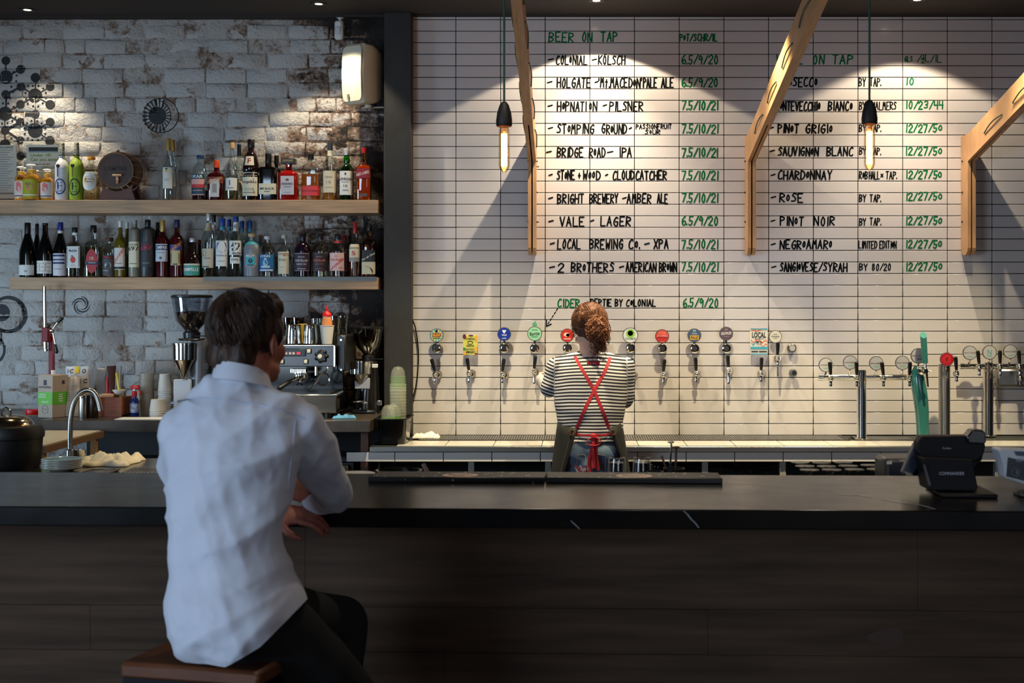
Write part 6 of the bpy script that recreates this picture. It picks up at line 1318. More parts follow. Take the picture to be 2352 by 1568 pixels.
t2_=n.new('ShaderNodeTexNoise');t2_.inputs['Scale'].default_value=9;t2_.inputs['Detail'].default_value=8;L.new(tc.outputs['Object'],t2_.inputs['Vector'])
mr=n.new('ShaderNodeMapRange');mr.inputs[3].default_value=.14;mr.inputs[4].default_value=.26;p.inputs['Specular IOR Level'].default_value=.2;L.new(t2_.outputs['Fac'],mr.inputs[0]);L.new(mr.outputs[0],p.inputs['Roughness'])
bb_(MB(),(-.25,.355,ZT-.0245),(5.2,.70,.049),.003).build('stone_top',sm,bar_)
VN=mat('white_vein',(120,120,124),.25)
mb=MB()
def vein(pts,w,front=False):
    for i in range(len(pts)-1):
        a=Vector(pts[i]);b=Vector(pts[i+1]);d=(b-a).normalized();wn=w*(.5+.5*math.sin(PI*(i+1)/len(pts)))
        if front: q=[BP(v.x,-.0006,v.y) for v in (a+Vector((-wn,0)),a+Vector((wn,0)),b+Vector((wn,0)),b+Vector((-wn,0)))]
        else:
            nn=Vector((-d.y,d.x))*wn; q=[BP(v.x,v.y,ZT+.0005) for v in(a-nn,b-nn,b+nn,a+nn)]
        mb.add(q,[(0,1,2,3)])
vein([(-.004+.0055*k,ZT-.028-.0052*k) for k in range(5)],.0018,True);vein([(.275+.0095*k,ZT-.002-.0105*k+(.002 if k%2 else 0)) for k in range(5)],.0022,True)
vein([(.70,.30),(.73,.27),(.75,.28),(.78,.24)],.006);vein([(.80,.20),(.84,.14),(.88,.10),(.90,.03)],.005);vein([(.38,.55),(.45,.50),(.52,.47),(.58,.42)],.0016);vein([(.2,.4),(.3,.36),(.38,.3)],.0012)
mb.build('white_veins',VN,bar_,smooth=False,kind='stuff')
BF=mat('dark_stained_oak',(80,62,49),.72,spec=.15,c2=(50,38,30),vs_=3.5,stretch=(.5,4,7),bump=.08,bs=30,det=9,lo=.3,hi=.7)
REC=.22; zb=ZT-.049
for k,(z1_,z0_,sp) in enumerate(((1.0495,.805,(-2.8,-.72,.9,2.4)),(.8045,.685,(-2.8,-1.3,.35,2.4)),(.6845,.46,(-2.8,-.35,1.4,2.4)),(.4595,.24,(-2.8,-1.0,.7,2.4)),(.2395,.0,(-2.8,-.2,2.4)))):
    for a,b in zip(sp,sp[1:]): bb_(MB(),((a+b)/2,REC+.012+uni(0,.001),(z1_+z0_)/2),(b-a-.0006,.022,z1_-z0_-.0005),.0006).build('plank',BF,bar_)
bb_(MB(),(-.2,REC+.035,.52),(5.1,.02,1.04)).build('carcass',GREY,bar_)
bb_(MB(),(-.75,.69,ZT-.30),(4.1,.02,.55)).build('rear_panel',GREY,bar_)
mb=MB();c_=BP(.815,REC+.0005,.735);mb.prism([(c_.x+.055*math.cos(t),c_.z+.022*math.sin(t)+.006*math.sin(2*t)) for t in[2*PI*i/20 for i in range(20)]],.0006,Matrix.Translation((0,BP(.815,REC,.7).y,0)));mb.build('wood_knot',mat('wood_knot',(54,34,24),.5),bar_,smooth=False)
# shelf and worktop behind the bar
ub=thing('under_bar_worktop','dark under-bar worktop carrying glassware behind the counter','worktop',(.3,4.5,0))
MB().box((.25,4.56,.83),(3.4,.80,.03),bev=.003).box((.25,4.6,.41),(3.2,.7,.81)).build('worktop_body',GREY,ub)
MB().box((-.05,4.33,.93),(1.7,.36,.17),bev=.004).build('raised_ledge',GREY,ub)
ZG=.845; ZR=1.015
for k,(zx,zy) in enumerate(((746,188),(897,190),(1053,188),(1246,209),(778,215),(933,217),(1088,214),(812,242),(970,242),(1135,240),(1292,238))):
    px=1600+zx/3.128;py=1000+zy/3.128;Y=.555*F/(py-CY)
    lab=['rear row, leftmost','rear row, middle','rear row, right','short rear row at far right','middle row, leftmost','middle row, middle','middle row, right','front row, leftmost','front row, second','front row, third','front row, rightmost'][k]
    stemglass((bx(px,Y),Y,ZG),'upturned wine glass behind the bar, '+lab,'upturned wine glasses',1)
for k,(px,lab) in enumerate(((1417,'upturned tumbler behind the bar mats, left of the pair'),(1474,'upturned tumbler behind the bar mats, right of the pair'))):
    Y=4.32;x=bx(px,Y);z=ZR;h=EZ-(1050-CY)*Y/F-z;o=thing('tumbler_glass',lab,'glass',(x,Y,z),0,'upturned tumblers')
    MB().lathe([(.0335,0),(.0335,.003),(.027,h-.008),(.025,h),(.021,h-.002),(.0001,h-.006)],(x,Y,z),28,cap=False).lathe([(.0315,.0),(.025,h-.016),(.0001,h-.018)],(x,Y,z),28,cap=False).build('glass_wall',CLEAR,o)
def stick(label,pts,r,m_,head=None,name='bar_spoon',cat='spoon'):
    o=thing(name,label,cat,pts[0]);MB().tube(pts,r,8).build('shaft',m_,o)
    if head: head(o)
DR=mat('dark_red_stick',(70,30,28),.4); Y=4.30
cdy=thing('bar_caddy','round black caddy holding spoons and sticks behind the mat','caddy',(bx(1548,Y),Y,ZR));MB().lathe([(.03,0),(.032,.01),(.034,.075),(.032,.075),(.029,.01),(.0001,.01)],(bx(1548,Y),Y,ZR),22).build('caddy_wall',BLK,cdy)
cdz=thing('straw_caddy','black straw caddy holding short black straws left of the round one','caddy',(bx(1500,Y),Y,ZR));MB().lathe([(.025,0),(.027,.01),(.027,.065),(.025,.065),(.022,.01),(.0001,.01)],(bx(1505,Y),Y,ZR),22).build('caddy_wall',BLK,cdz)
for k,(px,yt,lab) in enumerate(((1497,1066,'left short black straw leaning in straw caddy'),(1504,1070,'middle short black straw in straw caddy'),(1512,1072,'right short black straw in straw caddy'))): stick(lab,[(bx(1503+k*2,Y),Y+.004*k,ZR+.012),P(px,yt,Y)],.003,BLK,name='straw',cat='straw')
stick('dark red stirring stick standing left of the tall spoon',[(bx(1543,Y),Y-.01,ZR+.012),P(1520,1046,Y)],.0035,DR,name='stirrer',cat='stirrer')
stick('tall bright bar spoon with twisted shaft',[(bx(1546,Y),Y,ZR+.012),P(1540,1060,Y),P(1542,1018,Y)],.003,CHR,head=lambda o:(MB().ell(P(1541,1015,Y),(.011,.005,.004)).build('spoon_bowl',CHR,o),MB().cyl(P(1541,1085,Y-.004),P(1540,1062,Y-.004),.006).build('grip',BLK,o)))
stick('dark spoon with flat disc end standing right of the bright one',[(bx(1551,Y),Y,ZR+.012),P(1553,1028,Y)],.0035,DR,head=lambda o:MB().ell(P(1553,1027,Y),(.013,.008,.0035)).build('disc_end',DR,o))
xs_=bx(1334,Y);o=thing('straw_jar','small clear jar holding red and white striped straws','jar',(xs_,Y,ZR));MB().lathe([(.024,0),(.026,.005),(.026,.055),(.024,.055)],(xs_,Y,ZR),20,cap=False).build('jar_wall',CLEAR,o)
SW=bpy.data.materials.new('striped_straw');SW.use_nodes=True;n=SW.node_tree.nodes;L=SW.node_tree.links;tc=n.new('ShaderNodeTexCoord');wv=n.new('ShaderNodeTexWave');wv.inputs['Scale'].default_value=28;wv.bands_direction='DIAGONAL';L.new(tc.outputs['Object'],wv.inputs[0]);r=n.new('ShaderNodeValToRGB');r.color_ramp.interpolation='CONSTANT';r.color_ramp.elements[0].color=lin((190,24,34));r.color_ramp.elements[1].color=lin((225,215,210));r.color_ramp.elements[1].position=.5;L.new(wv.outputs[0],r.inputs[0]);L.new(r.outputs[0],n['Principled BSDF'].inputs[0])
for k in range(8):
    a=k*.8;stick('striped straw in the straw jar, '+['leftmost','second','third','fourth','fifth','sixth','seventh','rightmost'][k]+' of eight',[(xs_+.012*math.cos(a),Y+.012*math.sin(a),ZR+.006),P(1321+k*4.2,1069+3*(k%3),Y+.01*math.sin(a))],.0036,SW,name='striped_straw',cat='straw')
Y=4.42;xb=bx(915,Y);o=thing('large_bowl','wide clear bowl behind the left bar mat','bowl',(xb,Y,.846));zr_=EZ-(1079-CY)*Y/F;ZBW=1.017
MB().lathe([(.05,0),(.062,.01),(.075,zr_-ZBW-.01),(.078,zr_-ZBW),(.075,zr_-ZBW),(.072,zr_-ZBW-.01),(.06,.012)],(xb,Y,ZBW),36,cap=False).build('bowl_wall',glass('bowl_plastic',(150,140,124),base=.15),o)
o=thing('side_plate','white rimmed plate behind the left end of the bar mat','plate',(bx(818,4.25),4.25,ZR));MB().lathe([(.03,0),(.04,.004),(.062,.012),(.064,.014),(.058,.012),(.0001,.006)],(bx(815,4.25),4.25,ZT-.034),32).build('plate_body',PW,o)
MB().box((bx(815,4.25),4.25,(ZT-.036+1.017)/2),(.1,.1,ZT-.036-1.017)).build('riser',GREY,o)
stick('dark wooden muddler leaning behind the left bar mat',[P(988,1098,4.30),P(972,1066,4.32)],.008,mat('muddler_wood',(74,40,30),.5),name='muddler',cat='muddler')
# bar mats
RM=bpy.data.materials.new('speckled_rubber');RM.use_nodes=True;n=RM.node_tree.nodes;L=RM.node_tree.links;p=n['Principled BSDF'];p.inputs['Roughness'].default_value=.6
tc=n.new('ShaderNodeTexCoord');vo=n.new('ShaderNodeTexVoronoi');vo.inputs['Scale'].default_value=46;mp=n.new('ShaderNodeMapping');mp.inputs['Scale'].default_value=(1,.7,1);L.new(tc.outputs['Object'],mp.inputs[0]);L.new(mp.outputs[0],vo.inputs['Vector'])
r=n.new('ShaderNodeValToRGB');r.color_ramp.elements[0].position=.16;r.color_ramp.elements[0].color=lin((190,180,168));r.color_ramp.elements[1].position=.2;r.color_ramp.elements[1].color=lin((34,31,30));L.new(vo.outputs['Distance'],r.inputs[0]);L.new(r.outputs[0],p.inputs[0])
for k,(pa,pb,lab) in enumerate(((815,1223,'left black speckled bar mat with oval emblem'),(1226,1633,'right black speckled bar mat with oval emblem'))):
    xa=bx(pa,3.84);xb_=bx(pb,3.84); o=thing('bar_mat',lab,'bar mat',BP((xa+xb_)/2,.55,ZT),RB,'bar mats')
    y0_,y1_=.50-.0,.665
    bb_(MB(),((xa+xb_)/2+.017,(y0_+y1_)/2,ZT+.006),(xb_-xa,y1_-y0_,.012),.002).build('rubber_mat',RM,o)
    bb_(MB(),((xa+xb_)/2+.017,y0_+.003,ZT+.008),(xb_-xa,.006,.016),.002).build('front_lip',BLK,o)
    ex=bx(1026 if k==0 else 1429,3.9)+.017; mb=MB();mb.v=[BP(ex+.053*math.cos(t),.575+.045*math.sin(t),ZT+.0127) for t in[2*PI*i/32 for i in range(32)]];mb.f=[tuple(range(32))];mb.build('emblem',mat('pale_emblem',(206,172,150),.6),o,smooth=False)
    mb=MB();text(mb,'MOCU',.07,.035,lambda u,v:BP(ex+u,.583+v,ZT+.0133),bold=.03);text(mb,'BAR',.035,.018,lambda u,v:BP(ex+u,.55+v,ZT+.0133),bold=.03);mb.build('print',BLK,o,smooth=False)
# till
TK=mat('till_black',(8,9,13),.5,spec=.2);Yt=3.70;st_=Yt/F
o=thing('till_terminal','black point-of-sale terminal seen from behind on the bar','till',BP(bx(2185,3.7),.32,ZT),RB)
def tp(px,py,Y=Yt): return P(px,py,Y)
def slab(pts,Y0,dy,mm,nm,par=o,bev=0):
    q=[P(x,y,Y0) for x,y in pts]; mb=MB();mb.prism([(v.x,v.z) for v in q][::-1],dy,Matrix.Translation((0,Y0,0)));ob=mb.build(nm,mm,par,smooth=False,fix=True)
    if bev:
        m_=ob.modifiers.new('b','BEVEL');m_.width=bev;m_.segments=2
    return ob
slab([(2118,1002),(2252,1000),(2262,1012),(2264,1026),(2258,1048),(2240,1060),(2118,1056),(2110,1040),(2108,1016)],3.66,.05,TK,'screen_back',bev=.004)
slab([(2102,1018),(2116,1014),(2128,1040),(2098,1090),(2078,1091),(2073,1084)],3.70,.03,mat('till_edge',(34,40,52),.3),'screen_left_edge',bev=.003)
slab([(2076,1082),(2083,1092),(2098,1091),(2094,1087)],3.695,.005,mat('till_corner',(130,120,100),.4),'corner_guard')
slab([(2104,1022),(2262,1020),(2256,1056),(2224,1092),(2084,1092)],3.715,.02,TK,'screen_slab',bev=.003)
slab([(2234,987),(2255,987),(2264,992),(2266,1016),(2258,1020),(2225,1018),(2221,1004)],3.645,.05,mat('reader_black',(26,25,26),.25),'card_reader',bev=.004)
slab([(2122,1052),(2235,1056),(2246,1118),(2243,1128),(2134,1126)],3.60,.10,TK,'stand',bev=.003)
slab([(2121,1067),(2125,1067),(2139,1114),(2133,1115)],3.594,.006,mat('stand_edge',(52,54,60),.4),'stand_trim')
bb_(MB(),(bx(2187,3.66)+.01,.33,ZT+.005),(.145,.20,.010),.003).build('foot_plate',TK,o)
mb=MB();text(mb,'COMMANDER',58*3.6/F,.0085,flat(P(2186,1087,3.598)),bold=.01);text(mb,'posiflex'.replace('posiflex','Posiflex'),20*3.65/F,.005,flat(P(2175,1029,3.657)),bold=.0);mb.build('lettering',mat('till_lettering',(150,156,166),.4),o,smooth=False)
# card terminal
o=thing('card_terminal','white card payment terminal at the right edge of the bar','card terminal',BP(bx(2345,3.62),.28,ZT),RB)
slab([(2294,1034),(2300,1030),(2360,1033),(2420,1040),(2420,1118),(2352,1112),(2310,1098),(2306,1070)],3.60,.07,mat('terminal_white',(176,178,184),.35),'terminal_body',bev=.008)
slab([(2316,1050),(2400,1070),(2400,1114),(2352,1104),(2312,1094)],3.596,.006,mat('terminal_panel',(22,30,40),.2),'side_panel')
slab([(2330,1036),(2420,1040),(2420,1052),(2336,1046)],3.594,.01,mat('terminal_screen',(60,66,84),.15),'screen')
mb=MB()
for k in range(4): a=P(2335+k*3.4,1056+k*.6,3.594);mb.box(a,(.0014,.002,.008),M=Matrix.Rotation(.4,3,'Y'))
for r_ in(3,5,7): mb.tube([P(2331+r_*math.cos(t),1084+r_*math.sin(t),3.594) for t in(-.8,-.4,0,.4,.8)],.0006,4)
mb.tube([P(2333+9*math.cos(t),1084+9*math.sin(t),3.594) for t in[2*PI*i/20 for i in range(20)]],.0005,4,closed=True)
mb.build('contactless_mark',mat('mark_grey',(130,136,146),.4),o,smooth=False)
bb_(MB(),(bx(2352,3.6)+.01,.285,ZT+.006),(.08,.07,.012),.003).build('foot',BLK,o)
o=thing('receipt_printer','dark grey printer half hidden left of the till','printer',(bx(2080,4.3),4.35,.845))
x0=bx(2030,4.3);x1=bx(2115,4.3);z1=EZ-(1052-CY)*4.3/F;MB().box(((x0+x1)/2,4.36,(.845+z1)/2),(x1-x0,.16,z1-.845),bev=.012).build('printer_body',mat('printer_grey',(46,46,50),.4),o);MB().box((x0+.012,4.276,z1-.012),(.016,.004,.008)).build('window_label',WHT,o)
# ---------------- people ----------------
def organic(mb,name,m,parent,voxel=.006,smooth=5,fn=None,cuts=(),attr=None,fac=.5,label=None):
    me=mb.mesh('tmp'); b=bmesh.new();b.from_mesh(me);bmesh.ops.recalc_face_normals(b,faces=b.faces);b.to_mesh(me);b.free()
    t=bpy.data.objects.new('tmp',me);COL.objects.link(t)
    r=t.modifiers.new('r','REMESH');r.mode='VOXEL';r.voxel_size=voxel
    q=t.modifiers.new('s','SMOOTH');q.factor=fac;q.iterations=smooth
    bpy.context.view_layer.update()
    out=bpy.data.meshes.new_from_object(t.evaluated_get(bpy.context.evaluated_depsgraph_get()));bpy.data.objects.remove(t);bpy.data.meshes.remove(me)
    if fn:
        ns=[v.normal.copy() for v in out.vertices]
        for v,nn in zip(out.vertices,ns): v.co=fn(v.co.copy(),nn)
    if cuts:
        b=bmesh.new();b.from_mesh(out)
        for co,no in cuts: bmesh.ops.bisect_plane(b,geom=b.verts[:]+b.edges[:]+b.faces[:],plane_co=co,plane_no=no,clear_outer=True)
        b.to_mesh(out);b.free()
    if attr:
        a=out.attributes.new('stripe','FLOAT','POINT');a.data.foreach_set('value',[attr(v.co) for v in out.vertices])
    out.name=name; M=wm(parent).inverted(); out.transform(M); out.polygons.foreach_set('use_smooth',[True]*len(out.polygons)); out.materials.clear(); out.materials.append(m)
    o=bpy.data.objects.new(name,out);COL.objects.link(o);o.parent=parent
    return tag(o,label)
def hand(mb,wrist,d,n_,k=1.0,curl=.35,thumb=1):
    d=Vector(d).normalized();n_=(Vector(n_)-d*Vector(n_).dot(d)).normalized();w=d.cross(n_)*thumb
    wr=Vector(wrist); M=Matrix((w,d,n_)).transposed()
    mb.ell(wr+d*.048*k,(.040*k,.052*k,.015*k),M); mb.cap(wr-d*.02*k,wr+d*.03*k,.024*k,.026*k)
    for i,(L,off) in enumerate(((.072,.029),(.080,.010),(.074,-.010),(.058,-.028))):
        p=wr+d*(.088-abs(off-.004)*.25)*k+w*off*k; dd=d.copy(); r=.0088*k
        for seg,f in enumerate((.45,.32,.25)):
            dd=(dd+n_*curl*(.7+.5*seg)).normalized(); q=p+dd*L*f*k; mb.cap(p,q,r,r*.9,8); p=q;r*=.92
    p=wr+d*.025*k+w*.034*k;dd=(d*.75+w*.65+n_*.3).normalized();q=p+dd*.045*k;mb.cap(p,q,.012*k,.0105*k,8);dd=(d+n_*.4+w*.1).normalized();mb.cap(q,q+dd*.032*k,.0105*k,.008*k,8)
def head(mb,c,yaw,k=1.0):
    R=Matrix.Rotation(yaw,3,'Z')
    def E(p,r,rot=None): mb.ell(c+R@(Vector(p)*k),tuple(v*k for v in r),R@rot if rot else R,20,14)
    def Cp(a,b,r0,r1): mb.cap(c+R@(Vector(a)*k),c+R@(Vector(b)*k),r0*k,r1*k)
    E((0,-.012,.025),(.072,.090,.083));E((0,.032,-.035),(.057,.060,.078));E((0,.042,-.085),(.038,.044,.026))
    for s in(-1,1):
        E((s*.036,.052,-.03),(.026,.030,.028));E((s*.0755,-.004,-.012),(.0075,.019,.031),Matrix.Rotation(s*.35,3,'Z'));E((s*.079,-.008,.0),(.006,.014,.016),Matrix.Rotation(s*.5,3,'Z'));E((s*.05,.015,-.075),(.018,.035,.02))
    E((0,.080,.020),(.046,.016,.012));Cp((0,.094,.004),(0,.110,-.030),.0075,.0115);E((-.012,.098,-.034),(.008,.010,.007));E((.012,.098,-.034),(.008,.010,.007))
    E((0,.092,-.058),(.022,.012,.007));E((0,.090,-.068),(.018,.012,.007));E((0,.082,-.092),(.022,.018,.018))
    return R
def eyes(c,R,k,par):
    mb=MB();[mb.ell(c+R@Vector((s*.030*k,.083*k,.001*k)),(.0125*k,)*3) for s in(-1,1)];mb.build('eyes',mat('eye_white',(226,222,216),.2),par)
    mb=MB();[mb.ell(c+R@Vector((s*.030*k,.0925*k,.001*k)),(.0055*k,.004*k,.0055*k)) for s in(-1,1)];mb.build('irises',mat('iris_brown',(60,40,28),.15),par)
SK=mat('skin',(218,172,150),.55,var=.08,vs_=20,bump=.04,bs=300)
SKM=mat('sunned_skin',(150,88,70),.55,var=.1,vs_=20,bump=.04,bs=300)
HM=mat('brown_hair',(52,36,28),.55,var=.6,vs_=60,stretch=(1,1,.25),spec=.25); HW=mat('auburn_hair',(84,52,36),.6,var=.5,vs_=70,stretch=(1,1,.3),spec=.2); HB=mat('copper_curls',(118,72,46),.55,var=.3,vs_=60,spec=.25)
# ---- the seated customer ----
mp=thing('person','seated customer in pale blue-white shirt and black trousers leaning on the bar','person',(-.75,3.05,.82))
fold=lambda p,q,a: noise.noise(Vector((p.x*q[0],p.y*q[1],p.z*q[2])))*a
def shirtfn(p,nn):
    # soft creases: diagonal pulls from the shoulder blades and waist, fuller near the hem and elbows
    u=p.x*.8+p.z*.6; v=-p.x*.6+p.z*.8
    w=abs(noise.noise(Vector((u*4.2,p.y*2,v*12))));w2=abs(noise.noise(Vector((p.x*15+p.z*5+3,p.y*5,p.z*3.4))));w3=abs(noise.noise(Vector((p.x*30,p.y*8,p.z*30+7))))
    return p+nn*(.024*(.25-w)+.014*(.22-w2)+.0035*(.3-w3))
T=[(1520,428,680,2.99,.12),(1480,408,698,2.985,.145),(1440,396,708,2.985,.155),(1400,387,704,2.99,.155),(1360,387,690,3.0,.145),(1320,390,668,3.01,.128),(1260,394,650,3.02,.116),(1200,392,652,3.03,.115),(1130,388,668,3.045,.12),(1060,382,690,3.06,.122),(1000,382,708,3.08,.118),(955,392,712,3.09,.105),(925,408,690,3.10,.09),(898,440,645,3.11,.072),(872,490,608,3.12,.056),(858,505,600,3.12,.05)]
mb=MB();mb.loft([(P((a+b)/2,y,Y),(b-a)/2*Y/F,d,-.12) for y,a,b,Y,d in T],32)
mb.cap(P(690,985,3.09),P(735,1068,3.16),.060,.053,16).cap(P(735,1068,3.16),P(772,1143,3.27),.053,.046,16).cap(P(772,1143,3.27),P(735,1150,3.36),.047,.043,16)
mb.cap(P(428,985,3.09),P(420,1075,3.18),.060,.052,16).cap(P(420,1075,3.18),P(440,1140,3.29),.052,.046,16).cap(P(440,1140,3.29),P(520,1150,3.36),.046,.042,16)
mb.cap(P(690,985,3.09),P(600,915,3.10),.055,.045,16).cap(P(428,985,3.09),P(500,905,3.10),.055,.045,16)
SHM=mat('pale_oxford_shirt',(190,193,206),.8,bump=.06,bs=500,sheen=.2)
shirt=organic(mb,'shirt',SHM,mp,.0065,4,shirtfn,cuts=[(P(470,1490,3.0),Vector((0,0,-1))),(P(600,1466,3.0),Vector((.49,0,-.87))),(P(675,1406,3.0),Vector((.70,0,-.71))),(P(400,1474,3.0),Vector((-.5,0,-.86)))])
# collar, yoke seam, placket hem
cc=P(556,870,3.115);mb=MB();n=28;secs=[]
for rr,dz in((.058,.028),(.061,.026),(.070,-.008),(.074,-.012),(.069,-.010),(.056,.020)):
    for i in range(n):
        a=2*PI*i/n; fr=math.sin(a)*.8+math.cos(a)*.6  # towards the wearer's front
        mb.v.append(cc+Vector((math.cos(a)*rr*.98,math.sin(a)*rr*1.0,dz-.016*fr+(-.012*max(0,fr) if dz>0 else 0))))
for j in range(6):
    for i in range(n): j2=(j+1)%6; mb.f.append((j*n+i,j*n+(i+1)%n,j2*n+(i+1)%n,j2*n+i))
mb.build('collar',SHM,mp,fix=True,ang=60)
bvh=BVHTree.FromObject(shirt,bpy.context.evaluated_depsgraph_get()) if False else None
def tree(o):
    M=wm(o);return BVHTree.FromPolygons([M@v.co for v in o.data.vertices],[tuple(p.vertices) for p in o.data.polygons])
def onto(bt,px,py,Y,off=.003):
    p=P(px,py,Y-.6);d=(P(px,py,Y)-Vector((0,0,EZ))).normalized();h=bt.ray_cast(p,d,3)
    return (h[0]-d*off,h[1]) if h[0] else (P(px,py,Y-.1),Vector((0,-1,0)))
def ribbon(mb,bt,path,w,Y,off=.003,n=20,th=.0018):
    pts=[]
    for i in range(n+1):
        t=i/n*(len(path)-1);k=min(int(t),len(path)-2);f=t-k
        x=path[k][0]*(1-f)+path[k+1][0]*f;y=path[k][1]*(1-f)+path[k+1][1]*f;pts.append(onto(bt,x,y,Y,off))
    c0=[p for p,_ in pts];k0=len(mb.v)
    c0=[c0[0]]+[(c0[i-1]+c0[i]*2+c0[i+1])/4 for i in range(1,n)]+[c0[n]]
    for i,(p,(_,nn)) in enumerate(zip(c0,pts)):
        t=(c0[min(i+1,n)]-c0[max(i-1,0)]).normalized();nn=Vector((0,-1,0));s=t.cross(nn).normalized()*w/2
        mb.v+=[p-s,p+s,p+s-nn*th,p-s-nn*th]
    for i in range(n):
        a=k0+4*i
        for j in range(4): mb.f.append((a+j,a+(j+1)%4,a+4+(j+1)%4,a+4+j))
    mb.f+=[(k0,k0+1,k0+2,k0+3)[::-1],tuple(k0+4*n+j for j in range(4))]
bt=tree(shirt);mb=MB()
ribbon(mb,bt,[(392,926),(450,912),(560,924),(640,938),(700,962)],.0035,3.0,.001,30,.001)
ribbon(mb,bt,[(678,965),(672,1020),(664,1090),(660,1130)],.003,3.0,.001,20,.001)
mb.build('seams',mat('shirt_seam',(160,168,190),.8),mp)
TRM=mat('black_trousers',(8,8,10),.85,bump=.05,bs=300)
mb=MB()
hl=Vector((-.825,3.03,.905));hr_=Vector((-.69,3.02,.905));kl=P(786,1428,3.40);kr_=P(838,1650,3.22)
mb.ell((hl+hr_)/2+Vector((0,.01,-.02)),(.138,.118,.095));mb.cap(hl,hl.lerp(kl,.5),.086,.088,16).cap(hl.lerp(kl,.5),kl,.088,.064,16);mb.cap(hr_,hr_.lerp(kr_,.5),.088,.090,16).cap(hr_.lerp(kr_,.5),kr_,.090,.064,16)
al=Vector((kl.x-.02,3.34,.42));ar=Vector((kr_.x+.03,3.30,.30))
mb.cap(kl,kl.lerp(al,.35),.064,.062).cap(kl.lerp(al,.35),al,.060,.042);mb.cap(kr_,kr_.lerp(ar,.4),.064,.060).cap(kr_.lerp(ar,.4),ar,.058,.042)
organic(mb,'trousers',TRM,mp,.009,6,lambda p,nn:p+nn*fold(p,(14,14,8),.006))
for k,a in enumerate((al,ar)):
    f=a+Vector((.0,.0,-.07));mb=MB().ell(f+Vector((0,.05,-.01)),(.045,.12,.035)).cap(a,f,.04,.045);organic(mb,'shoe',mat('dark_shoe',(24,20,18),.4),mp,.007,3,None,[(f+Vector((0,0,-.035)),Vector((0,0,-1)))])
# body
hc=P(574,780,3.165);mb=MB();Rm=head(mb,hc,math.radians(-25),.95)
mb.cap(hc+Vector((.0,-.015,-.06)),P(558,905,3.115),.053,.060,18)
mb.ell(P(545,968,3.10),(.125,.06,.05));mb.cap(P(545,1005,3.09),(-.755,3.04,1.0),.075,.08,18)
for q in (((690,985,3.10),(735,1068,3.17),(772,1143,3.27)),((428,985,3.10),(420,1075,3.19),(440,1140,3.29))): 
    a,b,c=[P(*v) for v in q];mb.cap(a,b,.045,.04);mb.cap(b,c,.04,.036)
wrR=P(655,1118,3.45);wrL=P(622,1180,3.325)
mb.cap(P(772,1143,3.27),wrR,.036,.026,14);mb.cap(P(440,1140,3.29),P(560,1160,3.34),.038,.034).cap(P(560,1160,3.34),wrL,.034,.027,14)
hand(mb,wrL,(1,.02,-.05),(0,.5,-1),.95,.42,-1);hand(mb,wrR,(-1,.25,.0),(0,.1,-1),1.0,.2,1)
for a,b in((hl,kl),(hr_,kr_)): mb.cap((-.755,3.04,.98),a,.07,.07);mb.cap(a,b,.07,.05)
mb.cap(kl,al,.045,.03).cap(kr_,ar,.045,.03)
organic(mb,'body',SKM,mp,.0048,3)
eyes(hc,Rm,.95,mp)
def hairstrands(mb,c,R,k,rad,N,crown,lim,seed,r=.0016,flare=.0,amp=.012,pts=7):
    random.seed(seed); C=Vector(crown).normalized(); x,y,_=frame(C)
    for i in range(N):
        az=uni(0,2*PI); d0=(x*math.cos(az)+y*math.sin(az)); t0=uni(.0,.9)**1.0*lim(d0,C)*.75; t1=min(lim(d0,C),t0+uni(.35,.8)); 
        if t1<=t0+.1: continue
        path=[];w=uni(-.25,.25); lift=uni(.0,.010)
        for j in range(pts):
            t=t0+(t1-t0)*j/(pts-1);dd=C*math.cos(t)+(x*math.cos(az+w*(t-t0))+y*math.sin(az+w*(t-t0)))*math.sin(t)
            g=1+lift*8*math.sin(PI*.5*j/(pts-1))*.12+amp*math.sin(j*1.7+i)*.25+flare*(j/(pts-1))**2
            path.append(c+R@(Vector((dd.x*rad[0],dd.y*rad[1],dd.z*rad[2]))*k*g))
        mb.tube(path,r,3,rr=[r*(1-.75*(j/(pts-1))**2) for j in range(pts)])
    return mb
hcc=hc+Rm@Vector((0,-.022,.034));hrad=(.079,.094,.085)
mb=MB();mb.ell(hcc,hrad,Rm,24,16);mb.ell(hc+Rm@Vector((0,-.068,-.035)),(.064,.040,.052),Rm);mb.ell(hc+Rm@Vector((.0,.045,.075)),(.060,.045,.036),Rm);mb.ell(hc+Rm@Vector((.066,.010,.02)),(.016,.026,.034),Rm);mb.ell(hc+Rm@Vector((-.066,.010,.02)),(.016,.026,.034),Rm)
mb.ell(hc+Rm@Vector((.0,-.03,.085)),(.055,.055,.034),Rm)
def hfn(p,nn): q=p-hcc;return p+nn*(.007*noise.noise(Vector((p.x*55,p.y*55,p.z*14)))+.004*noise.noise(Vector((p.x*110,p.y*110,p.z*30))))
hair=organic(mb,'hair',HM,mp,.0045,4,hfn)
def lim(d0,C): # how far strands run from the crown, by direction (local axes)
    f=d0.y; return 1.25 if f>.4 else (1.75 if f>-.3 else 2.25)
mb=hairstrands(MB(),hcc,Rm,1.0,(.080,.095,.086),900,(-.2,-.35,.9),lim,5,.0019,.02)
mb.build('hair_strands',HM,hair,ang=80)
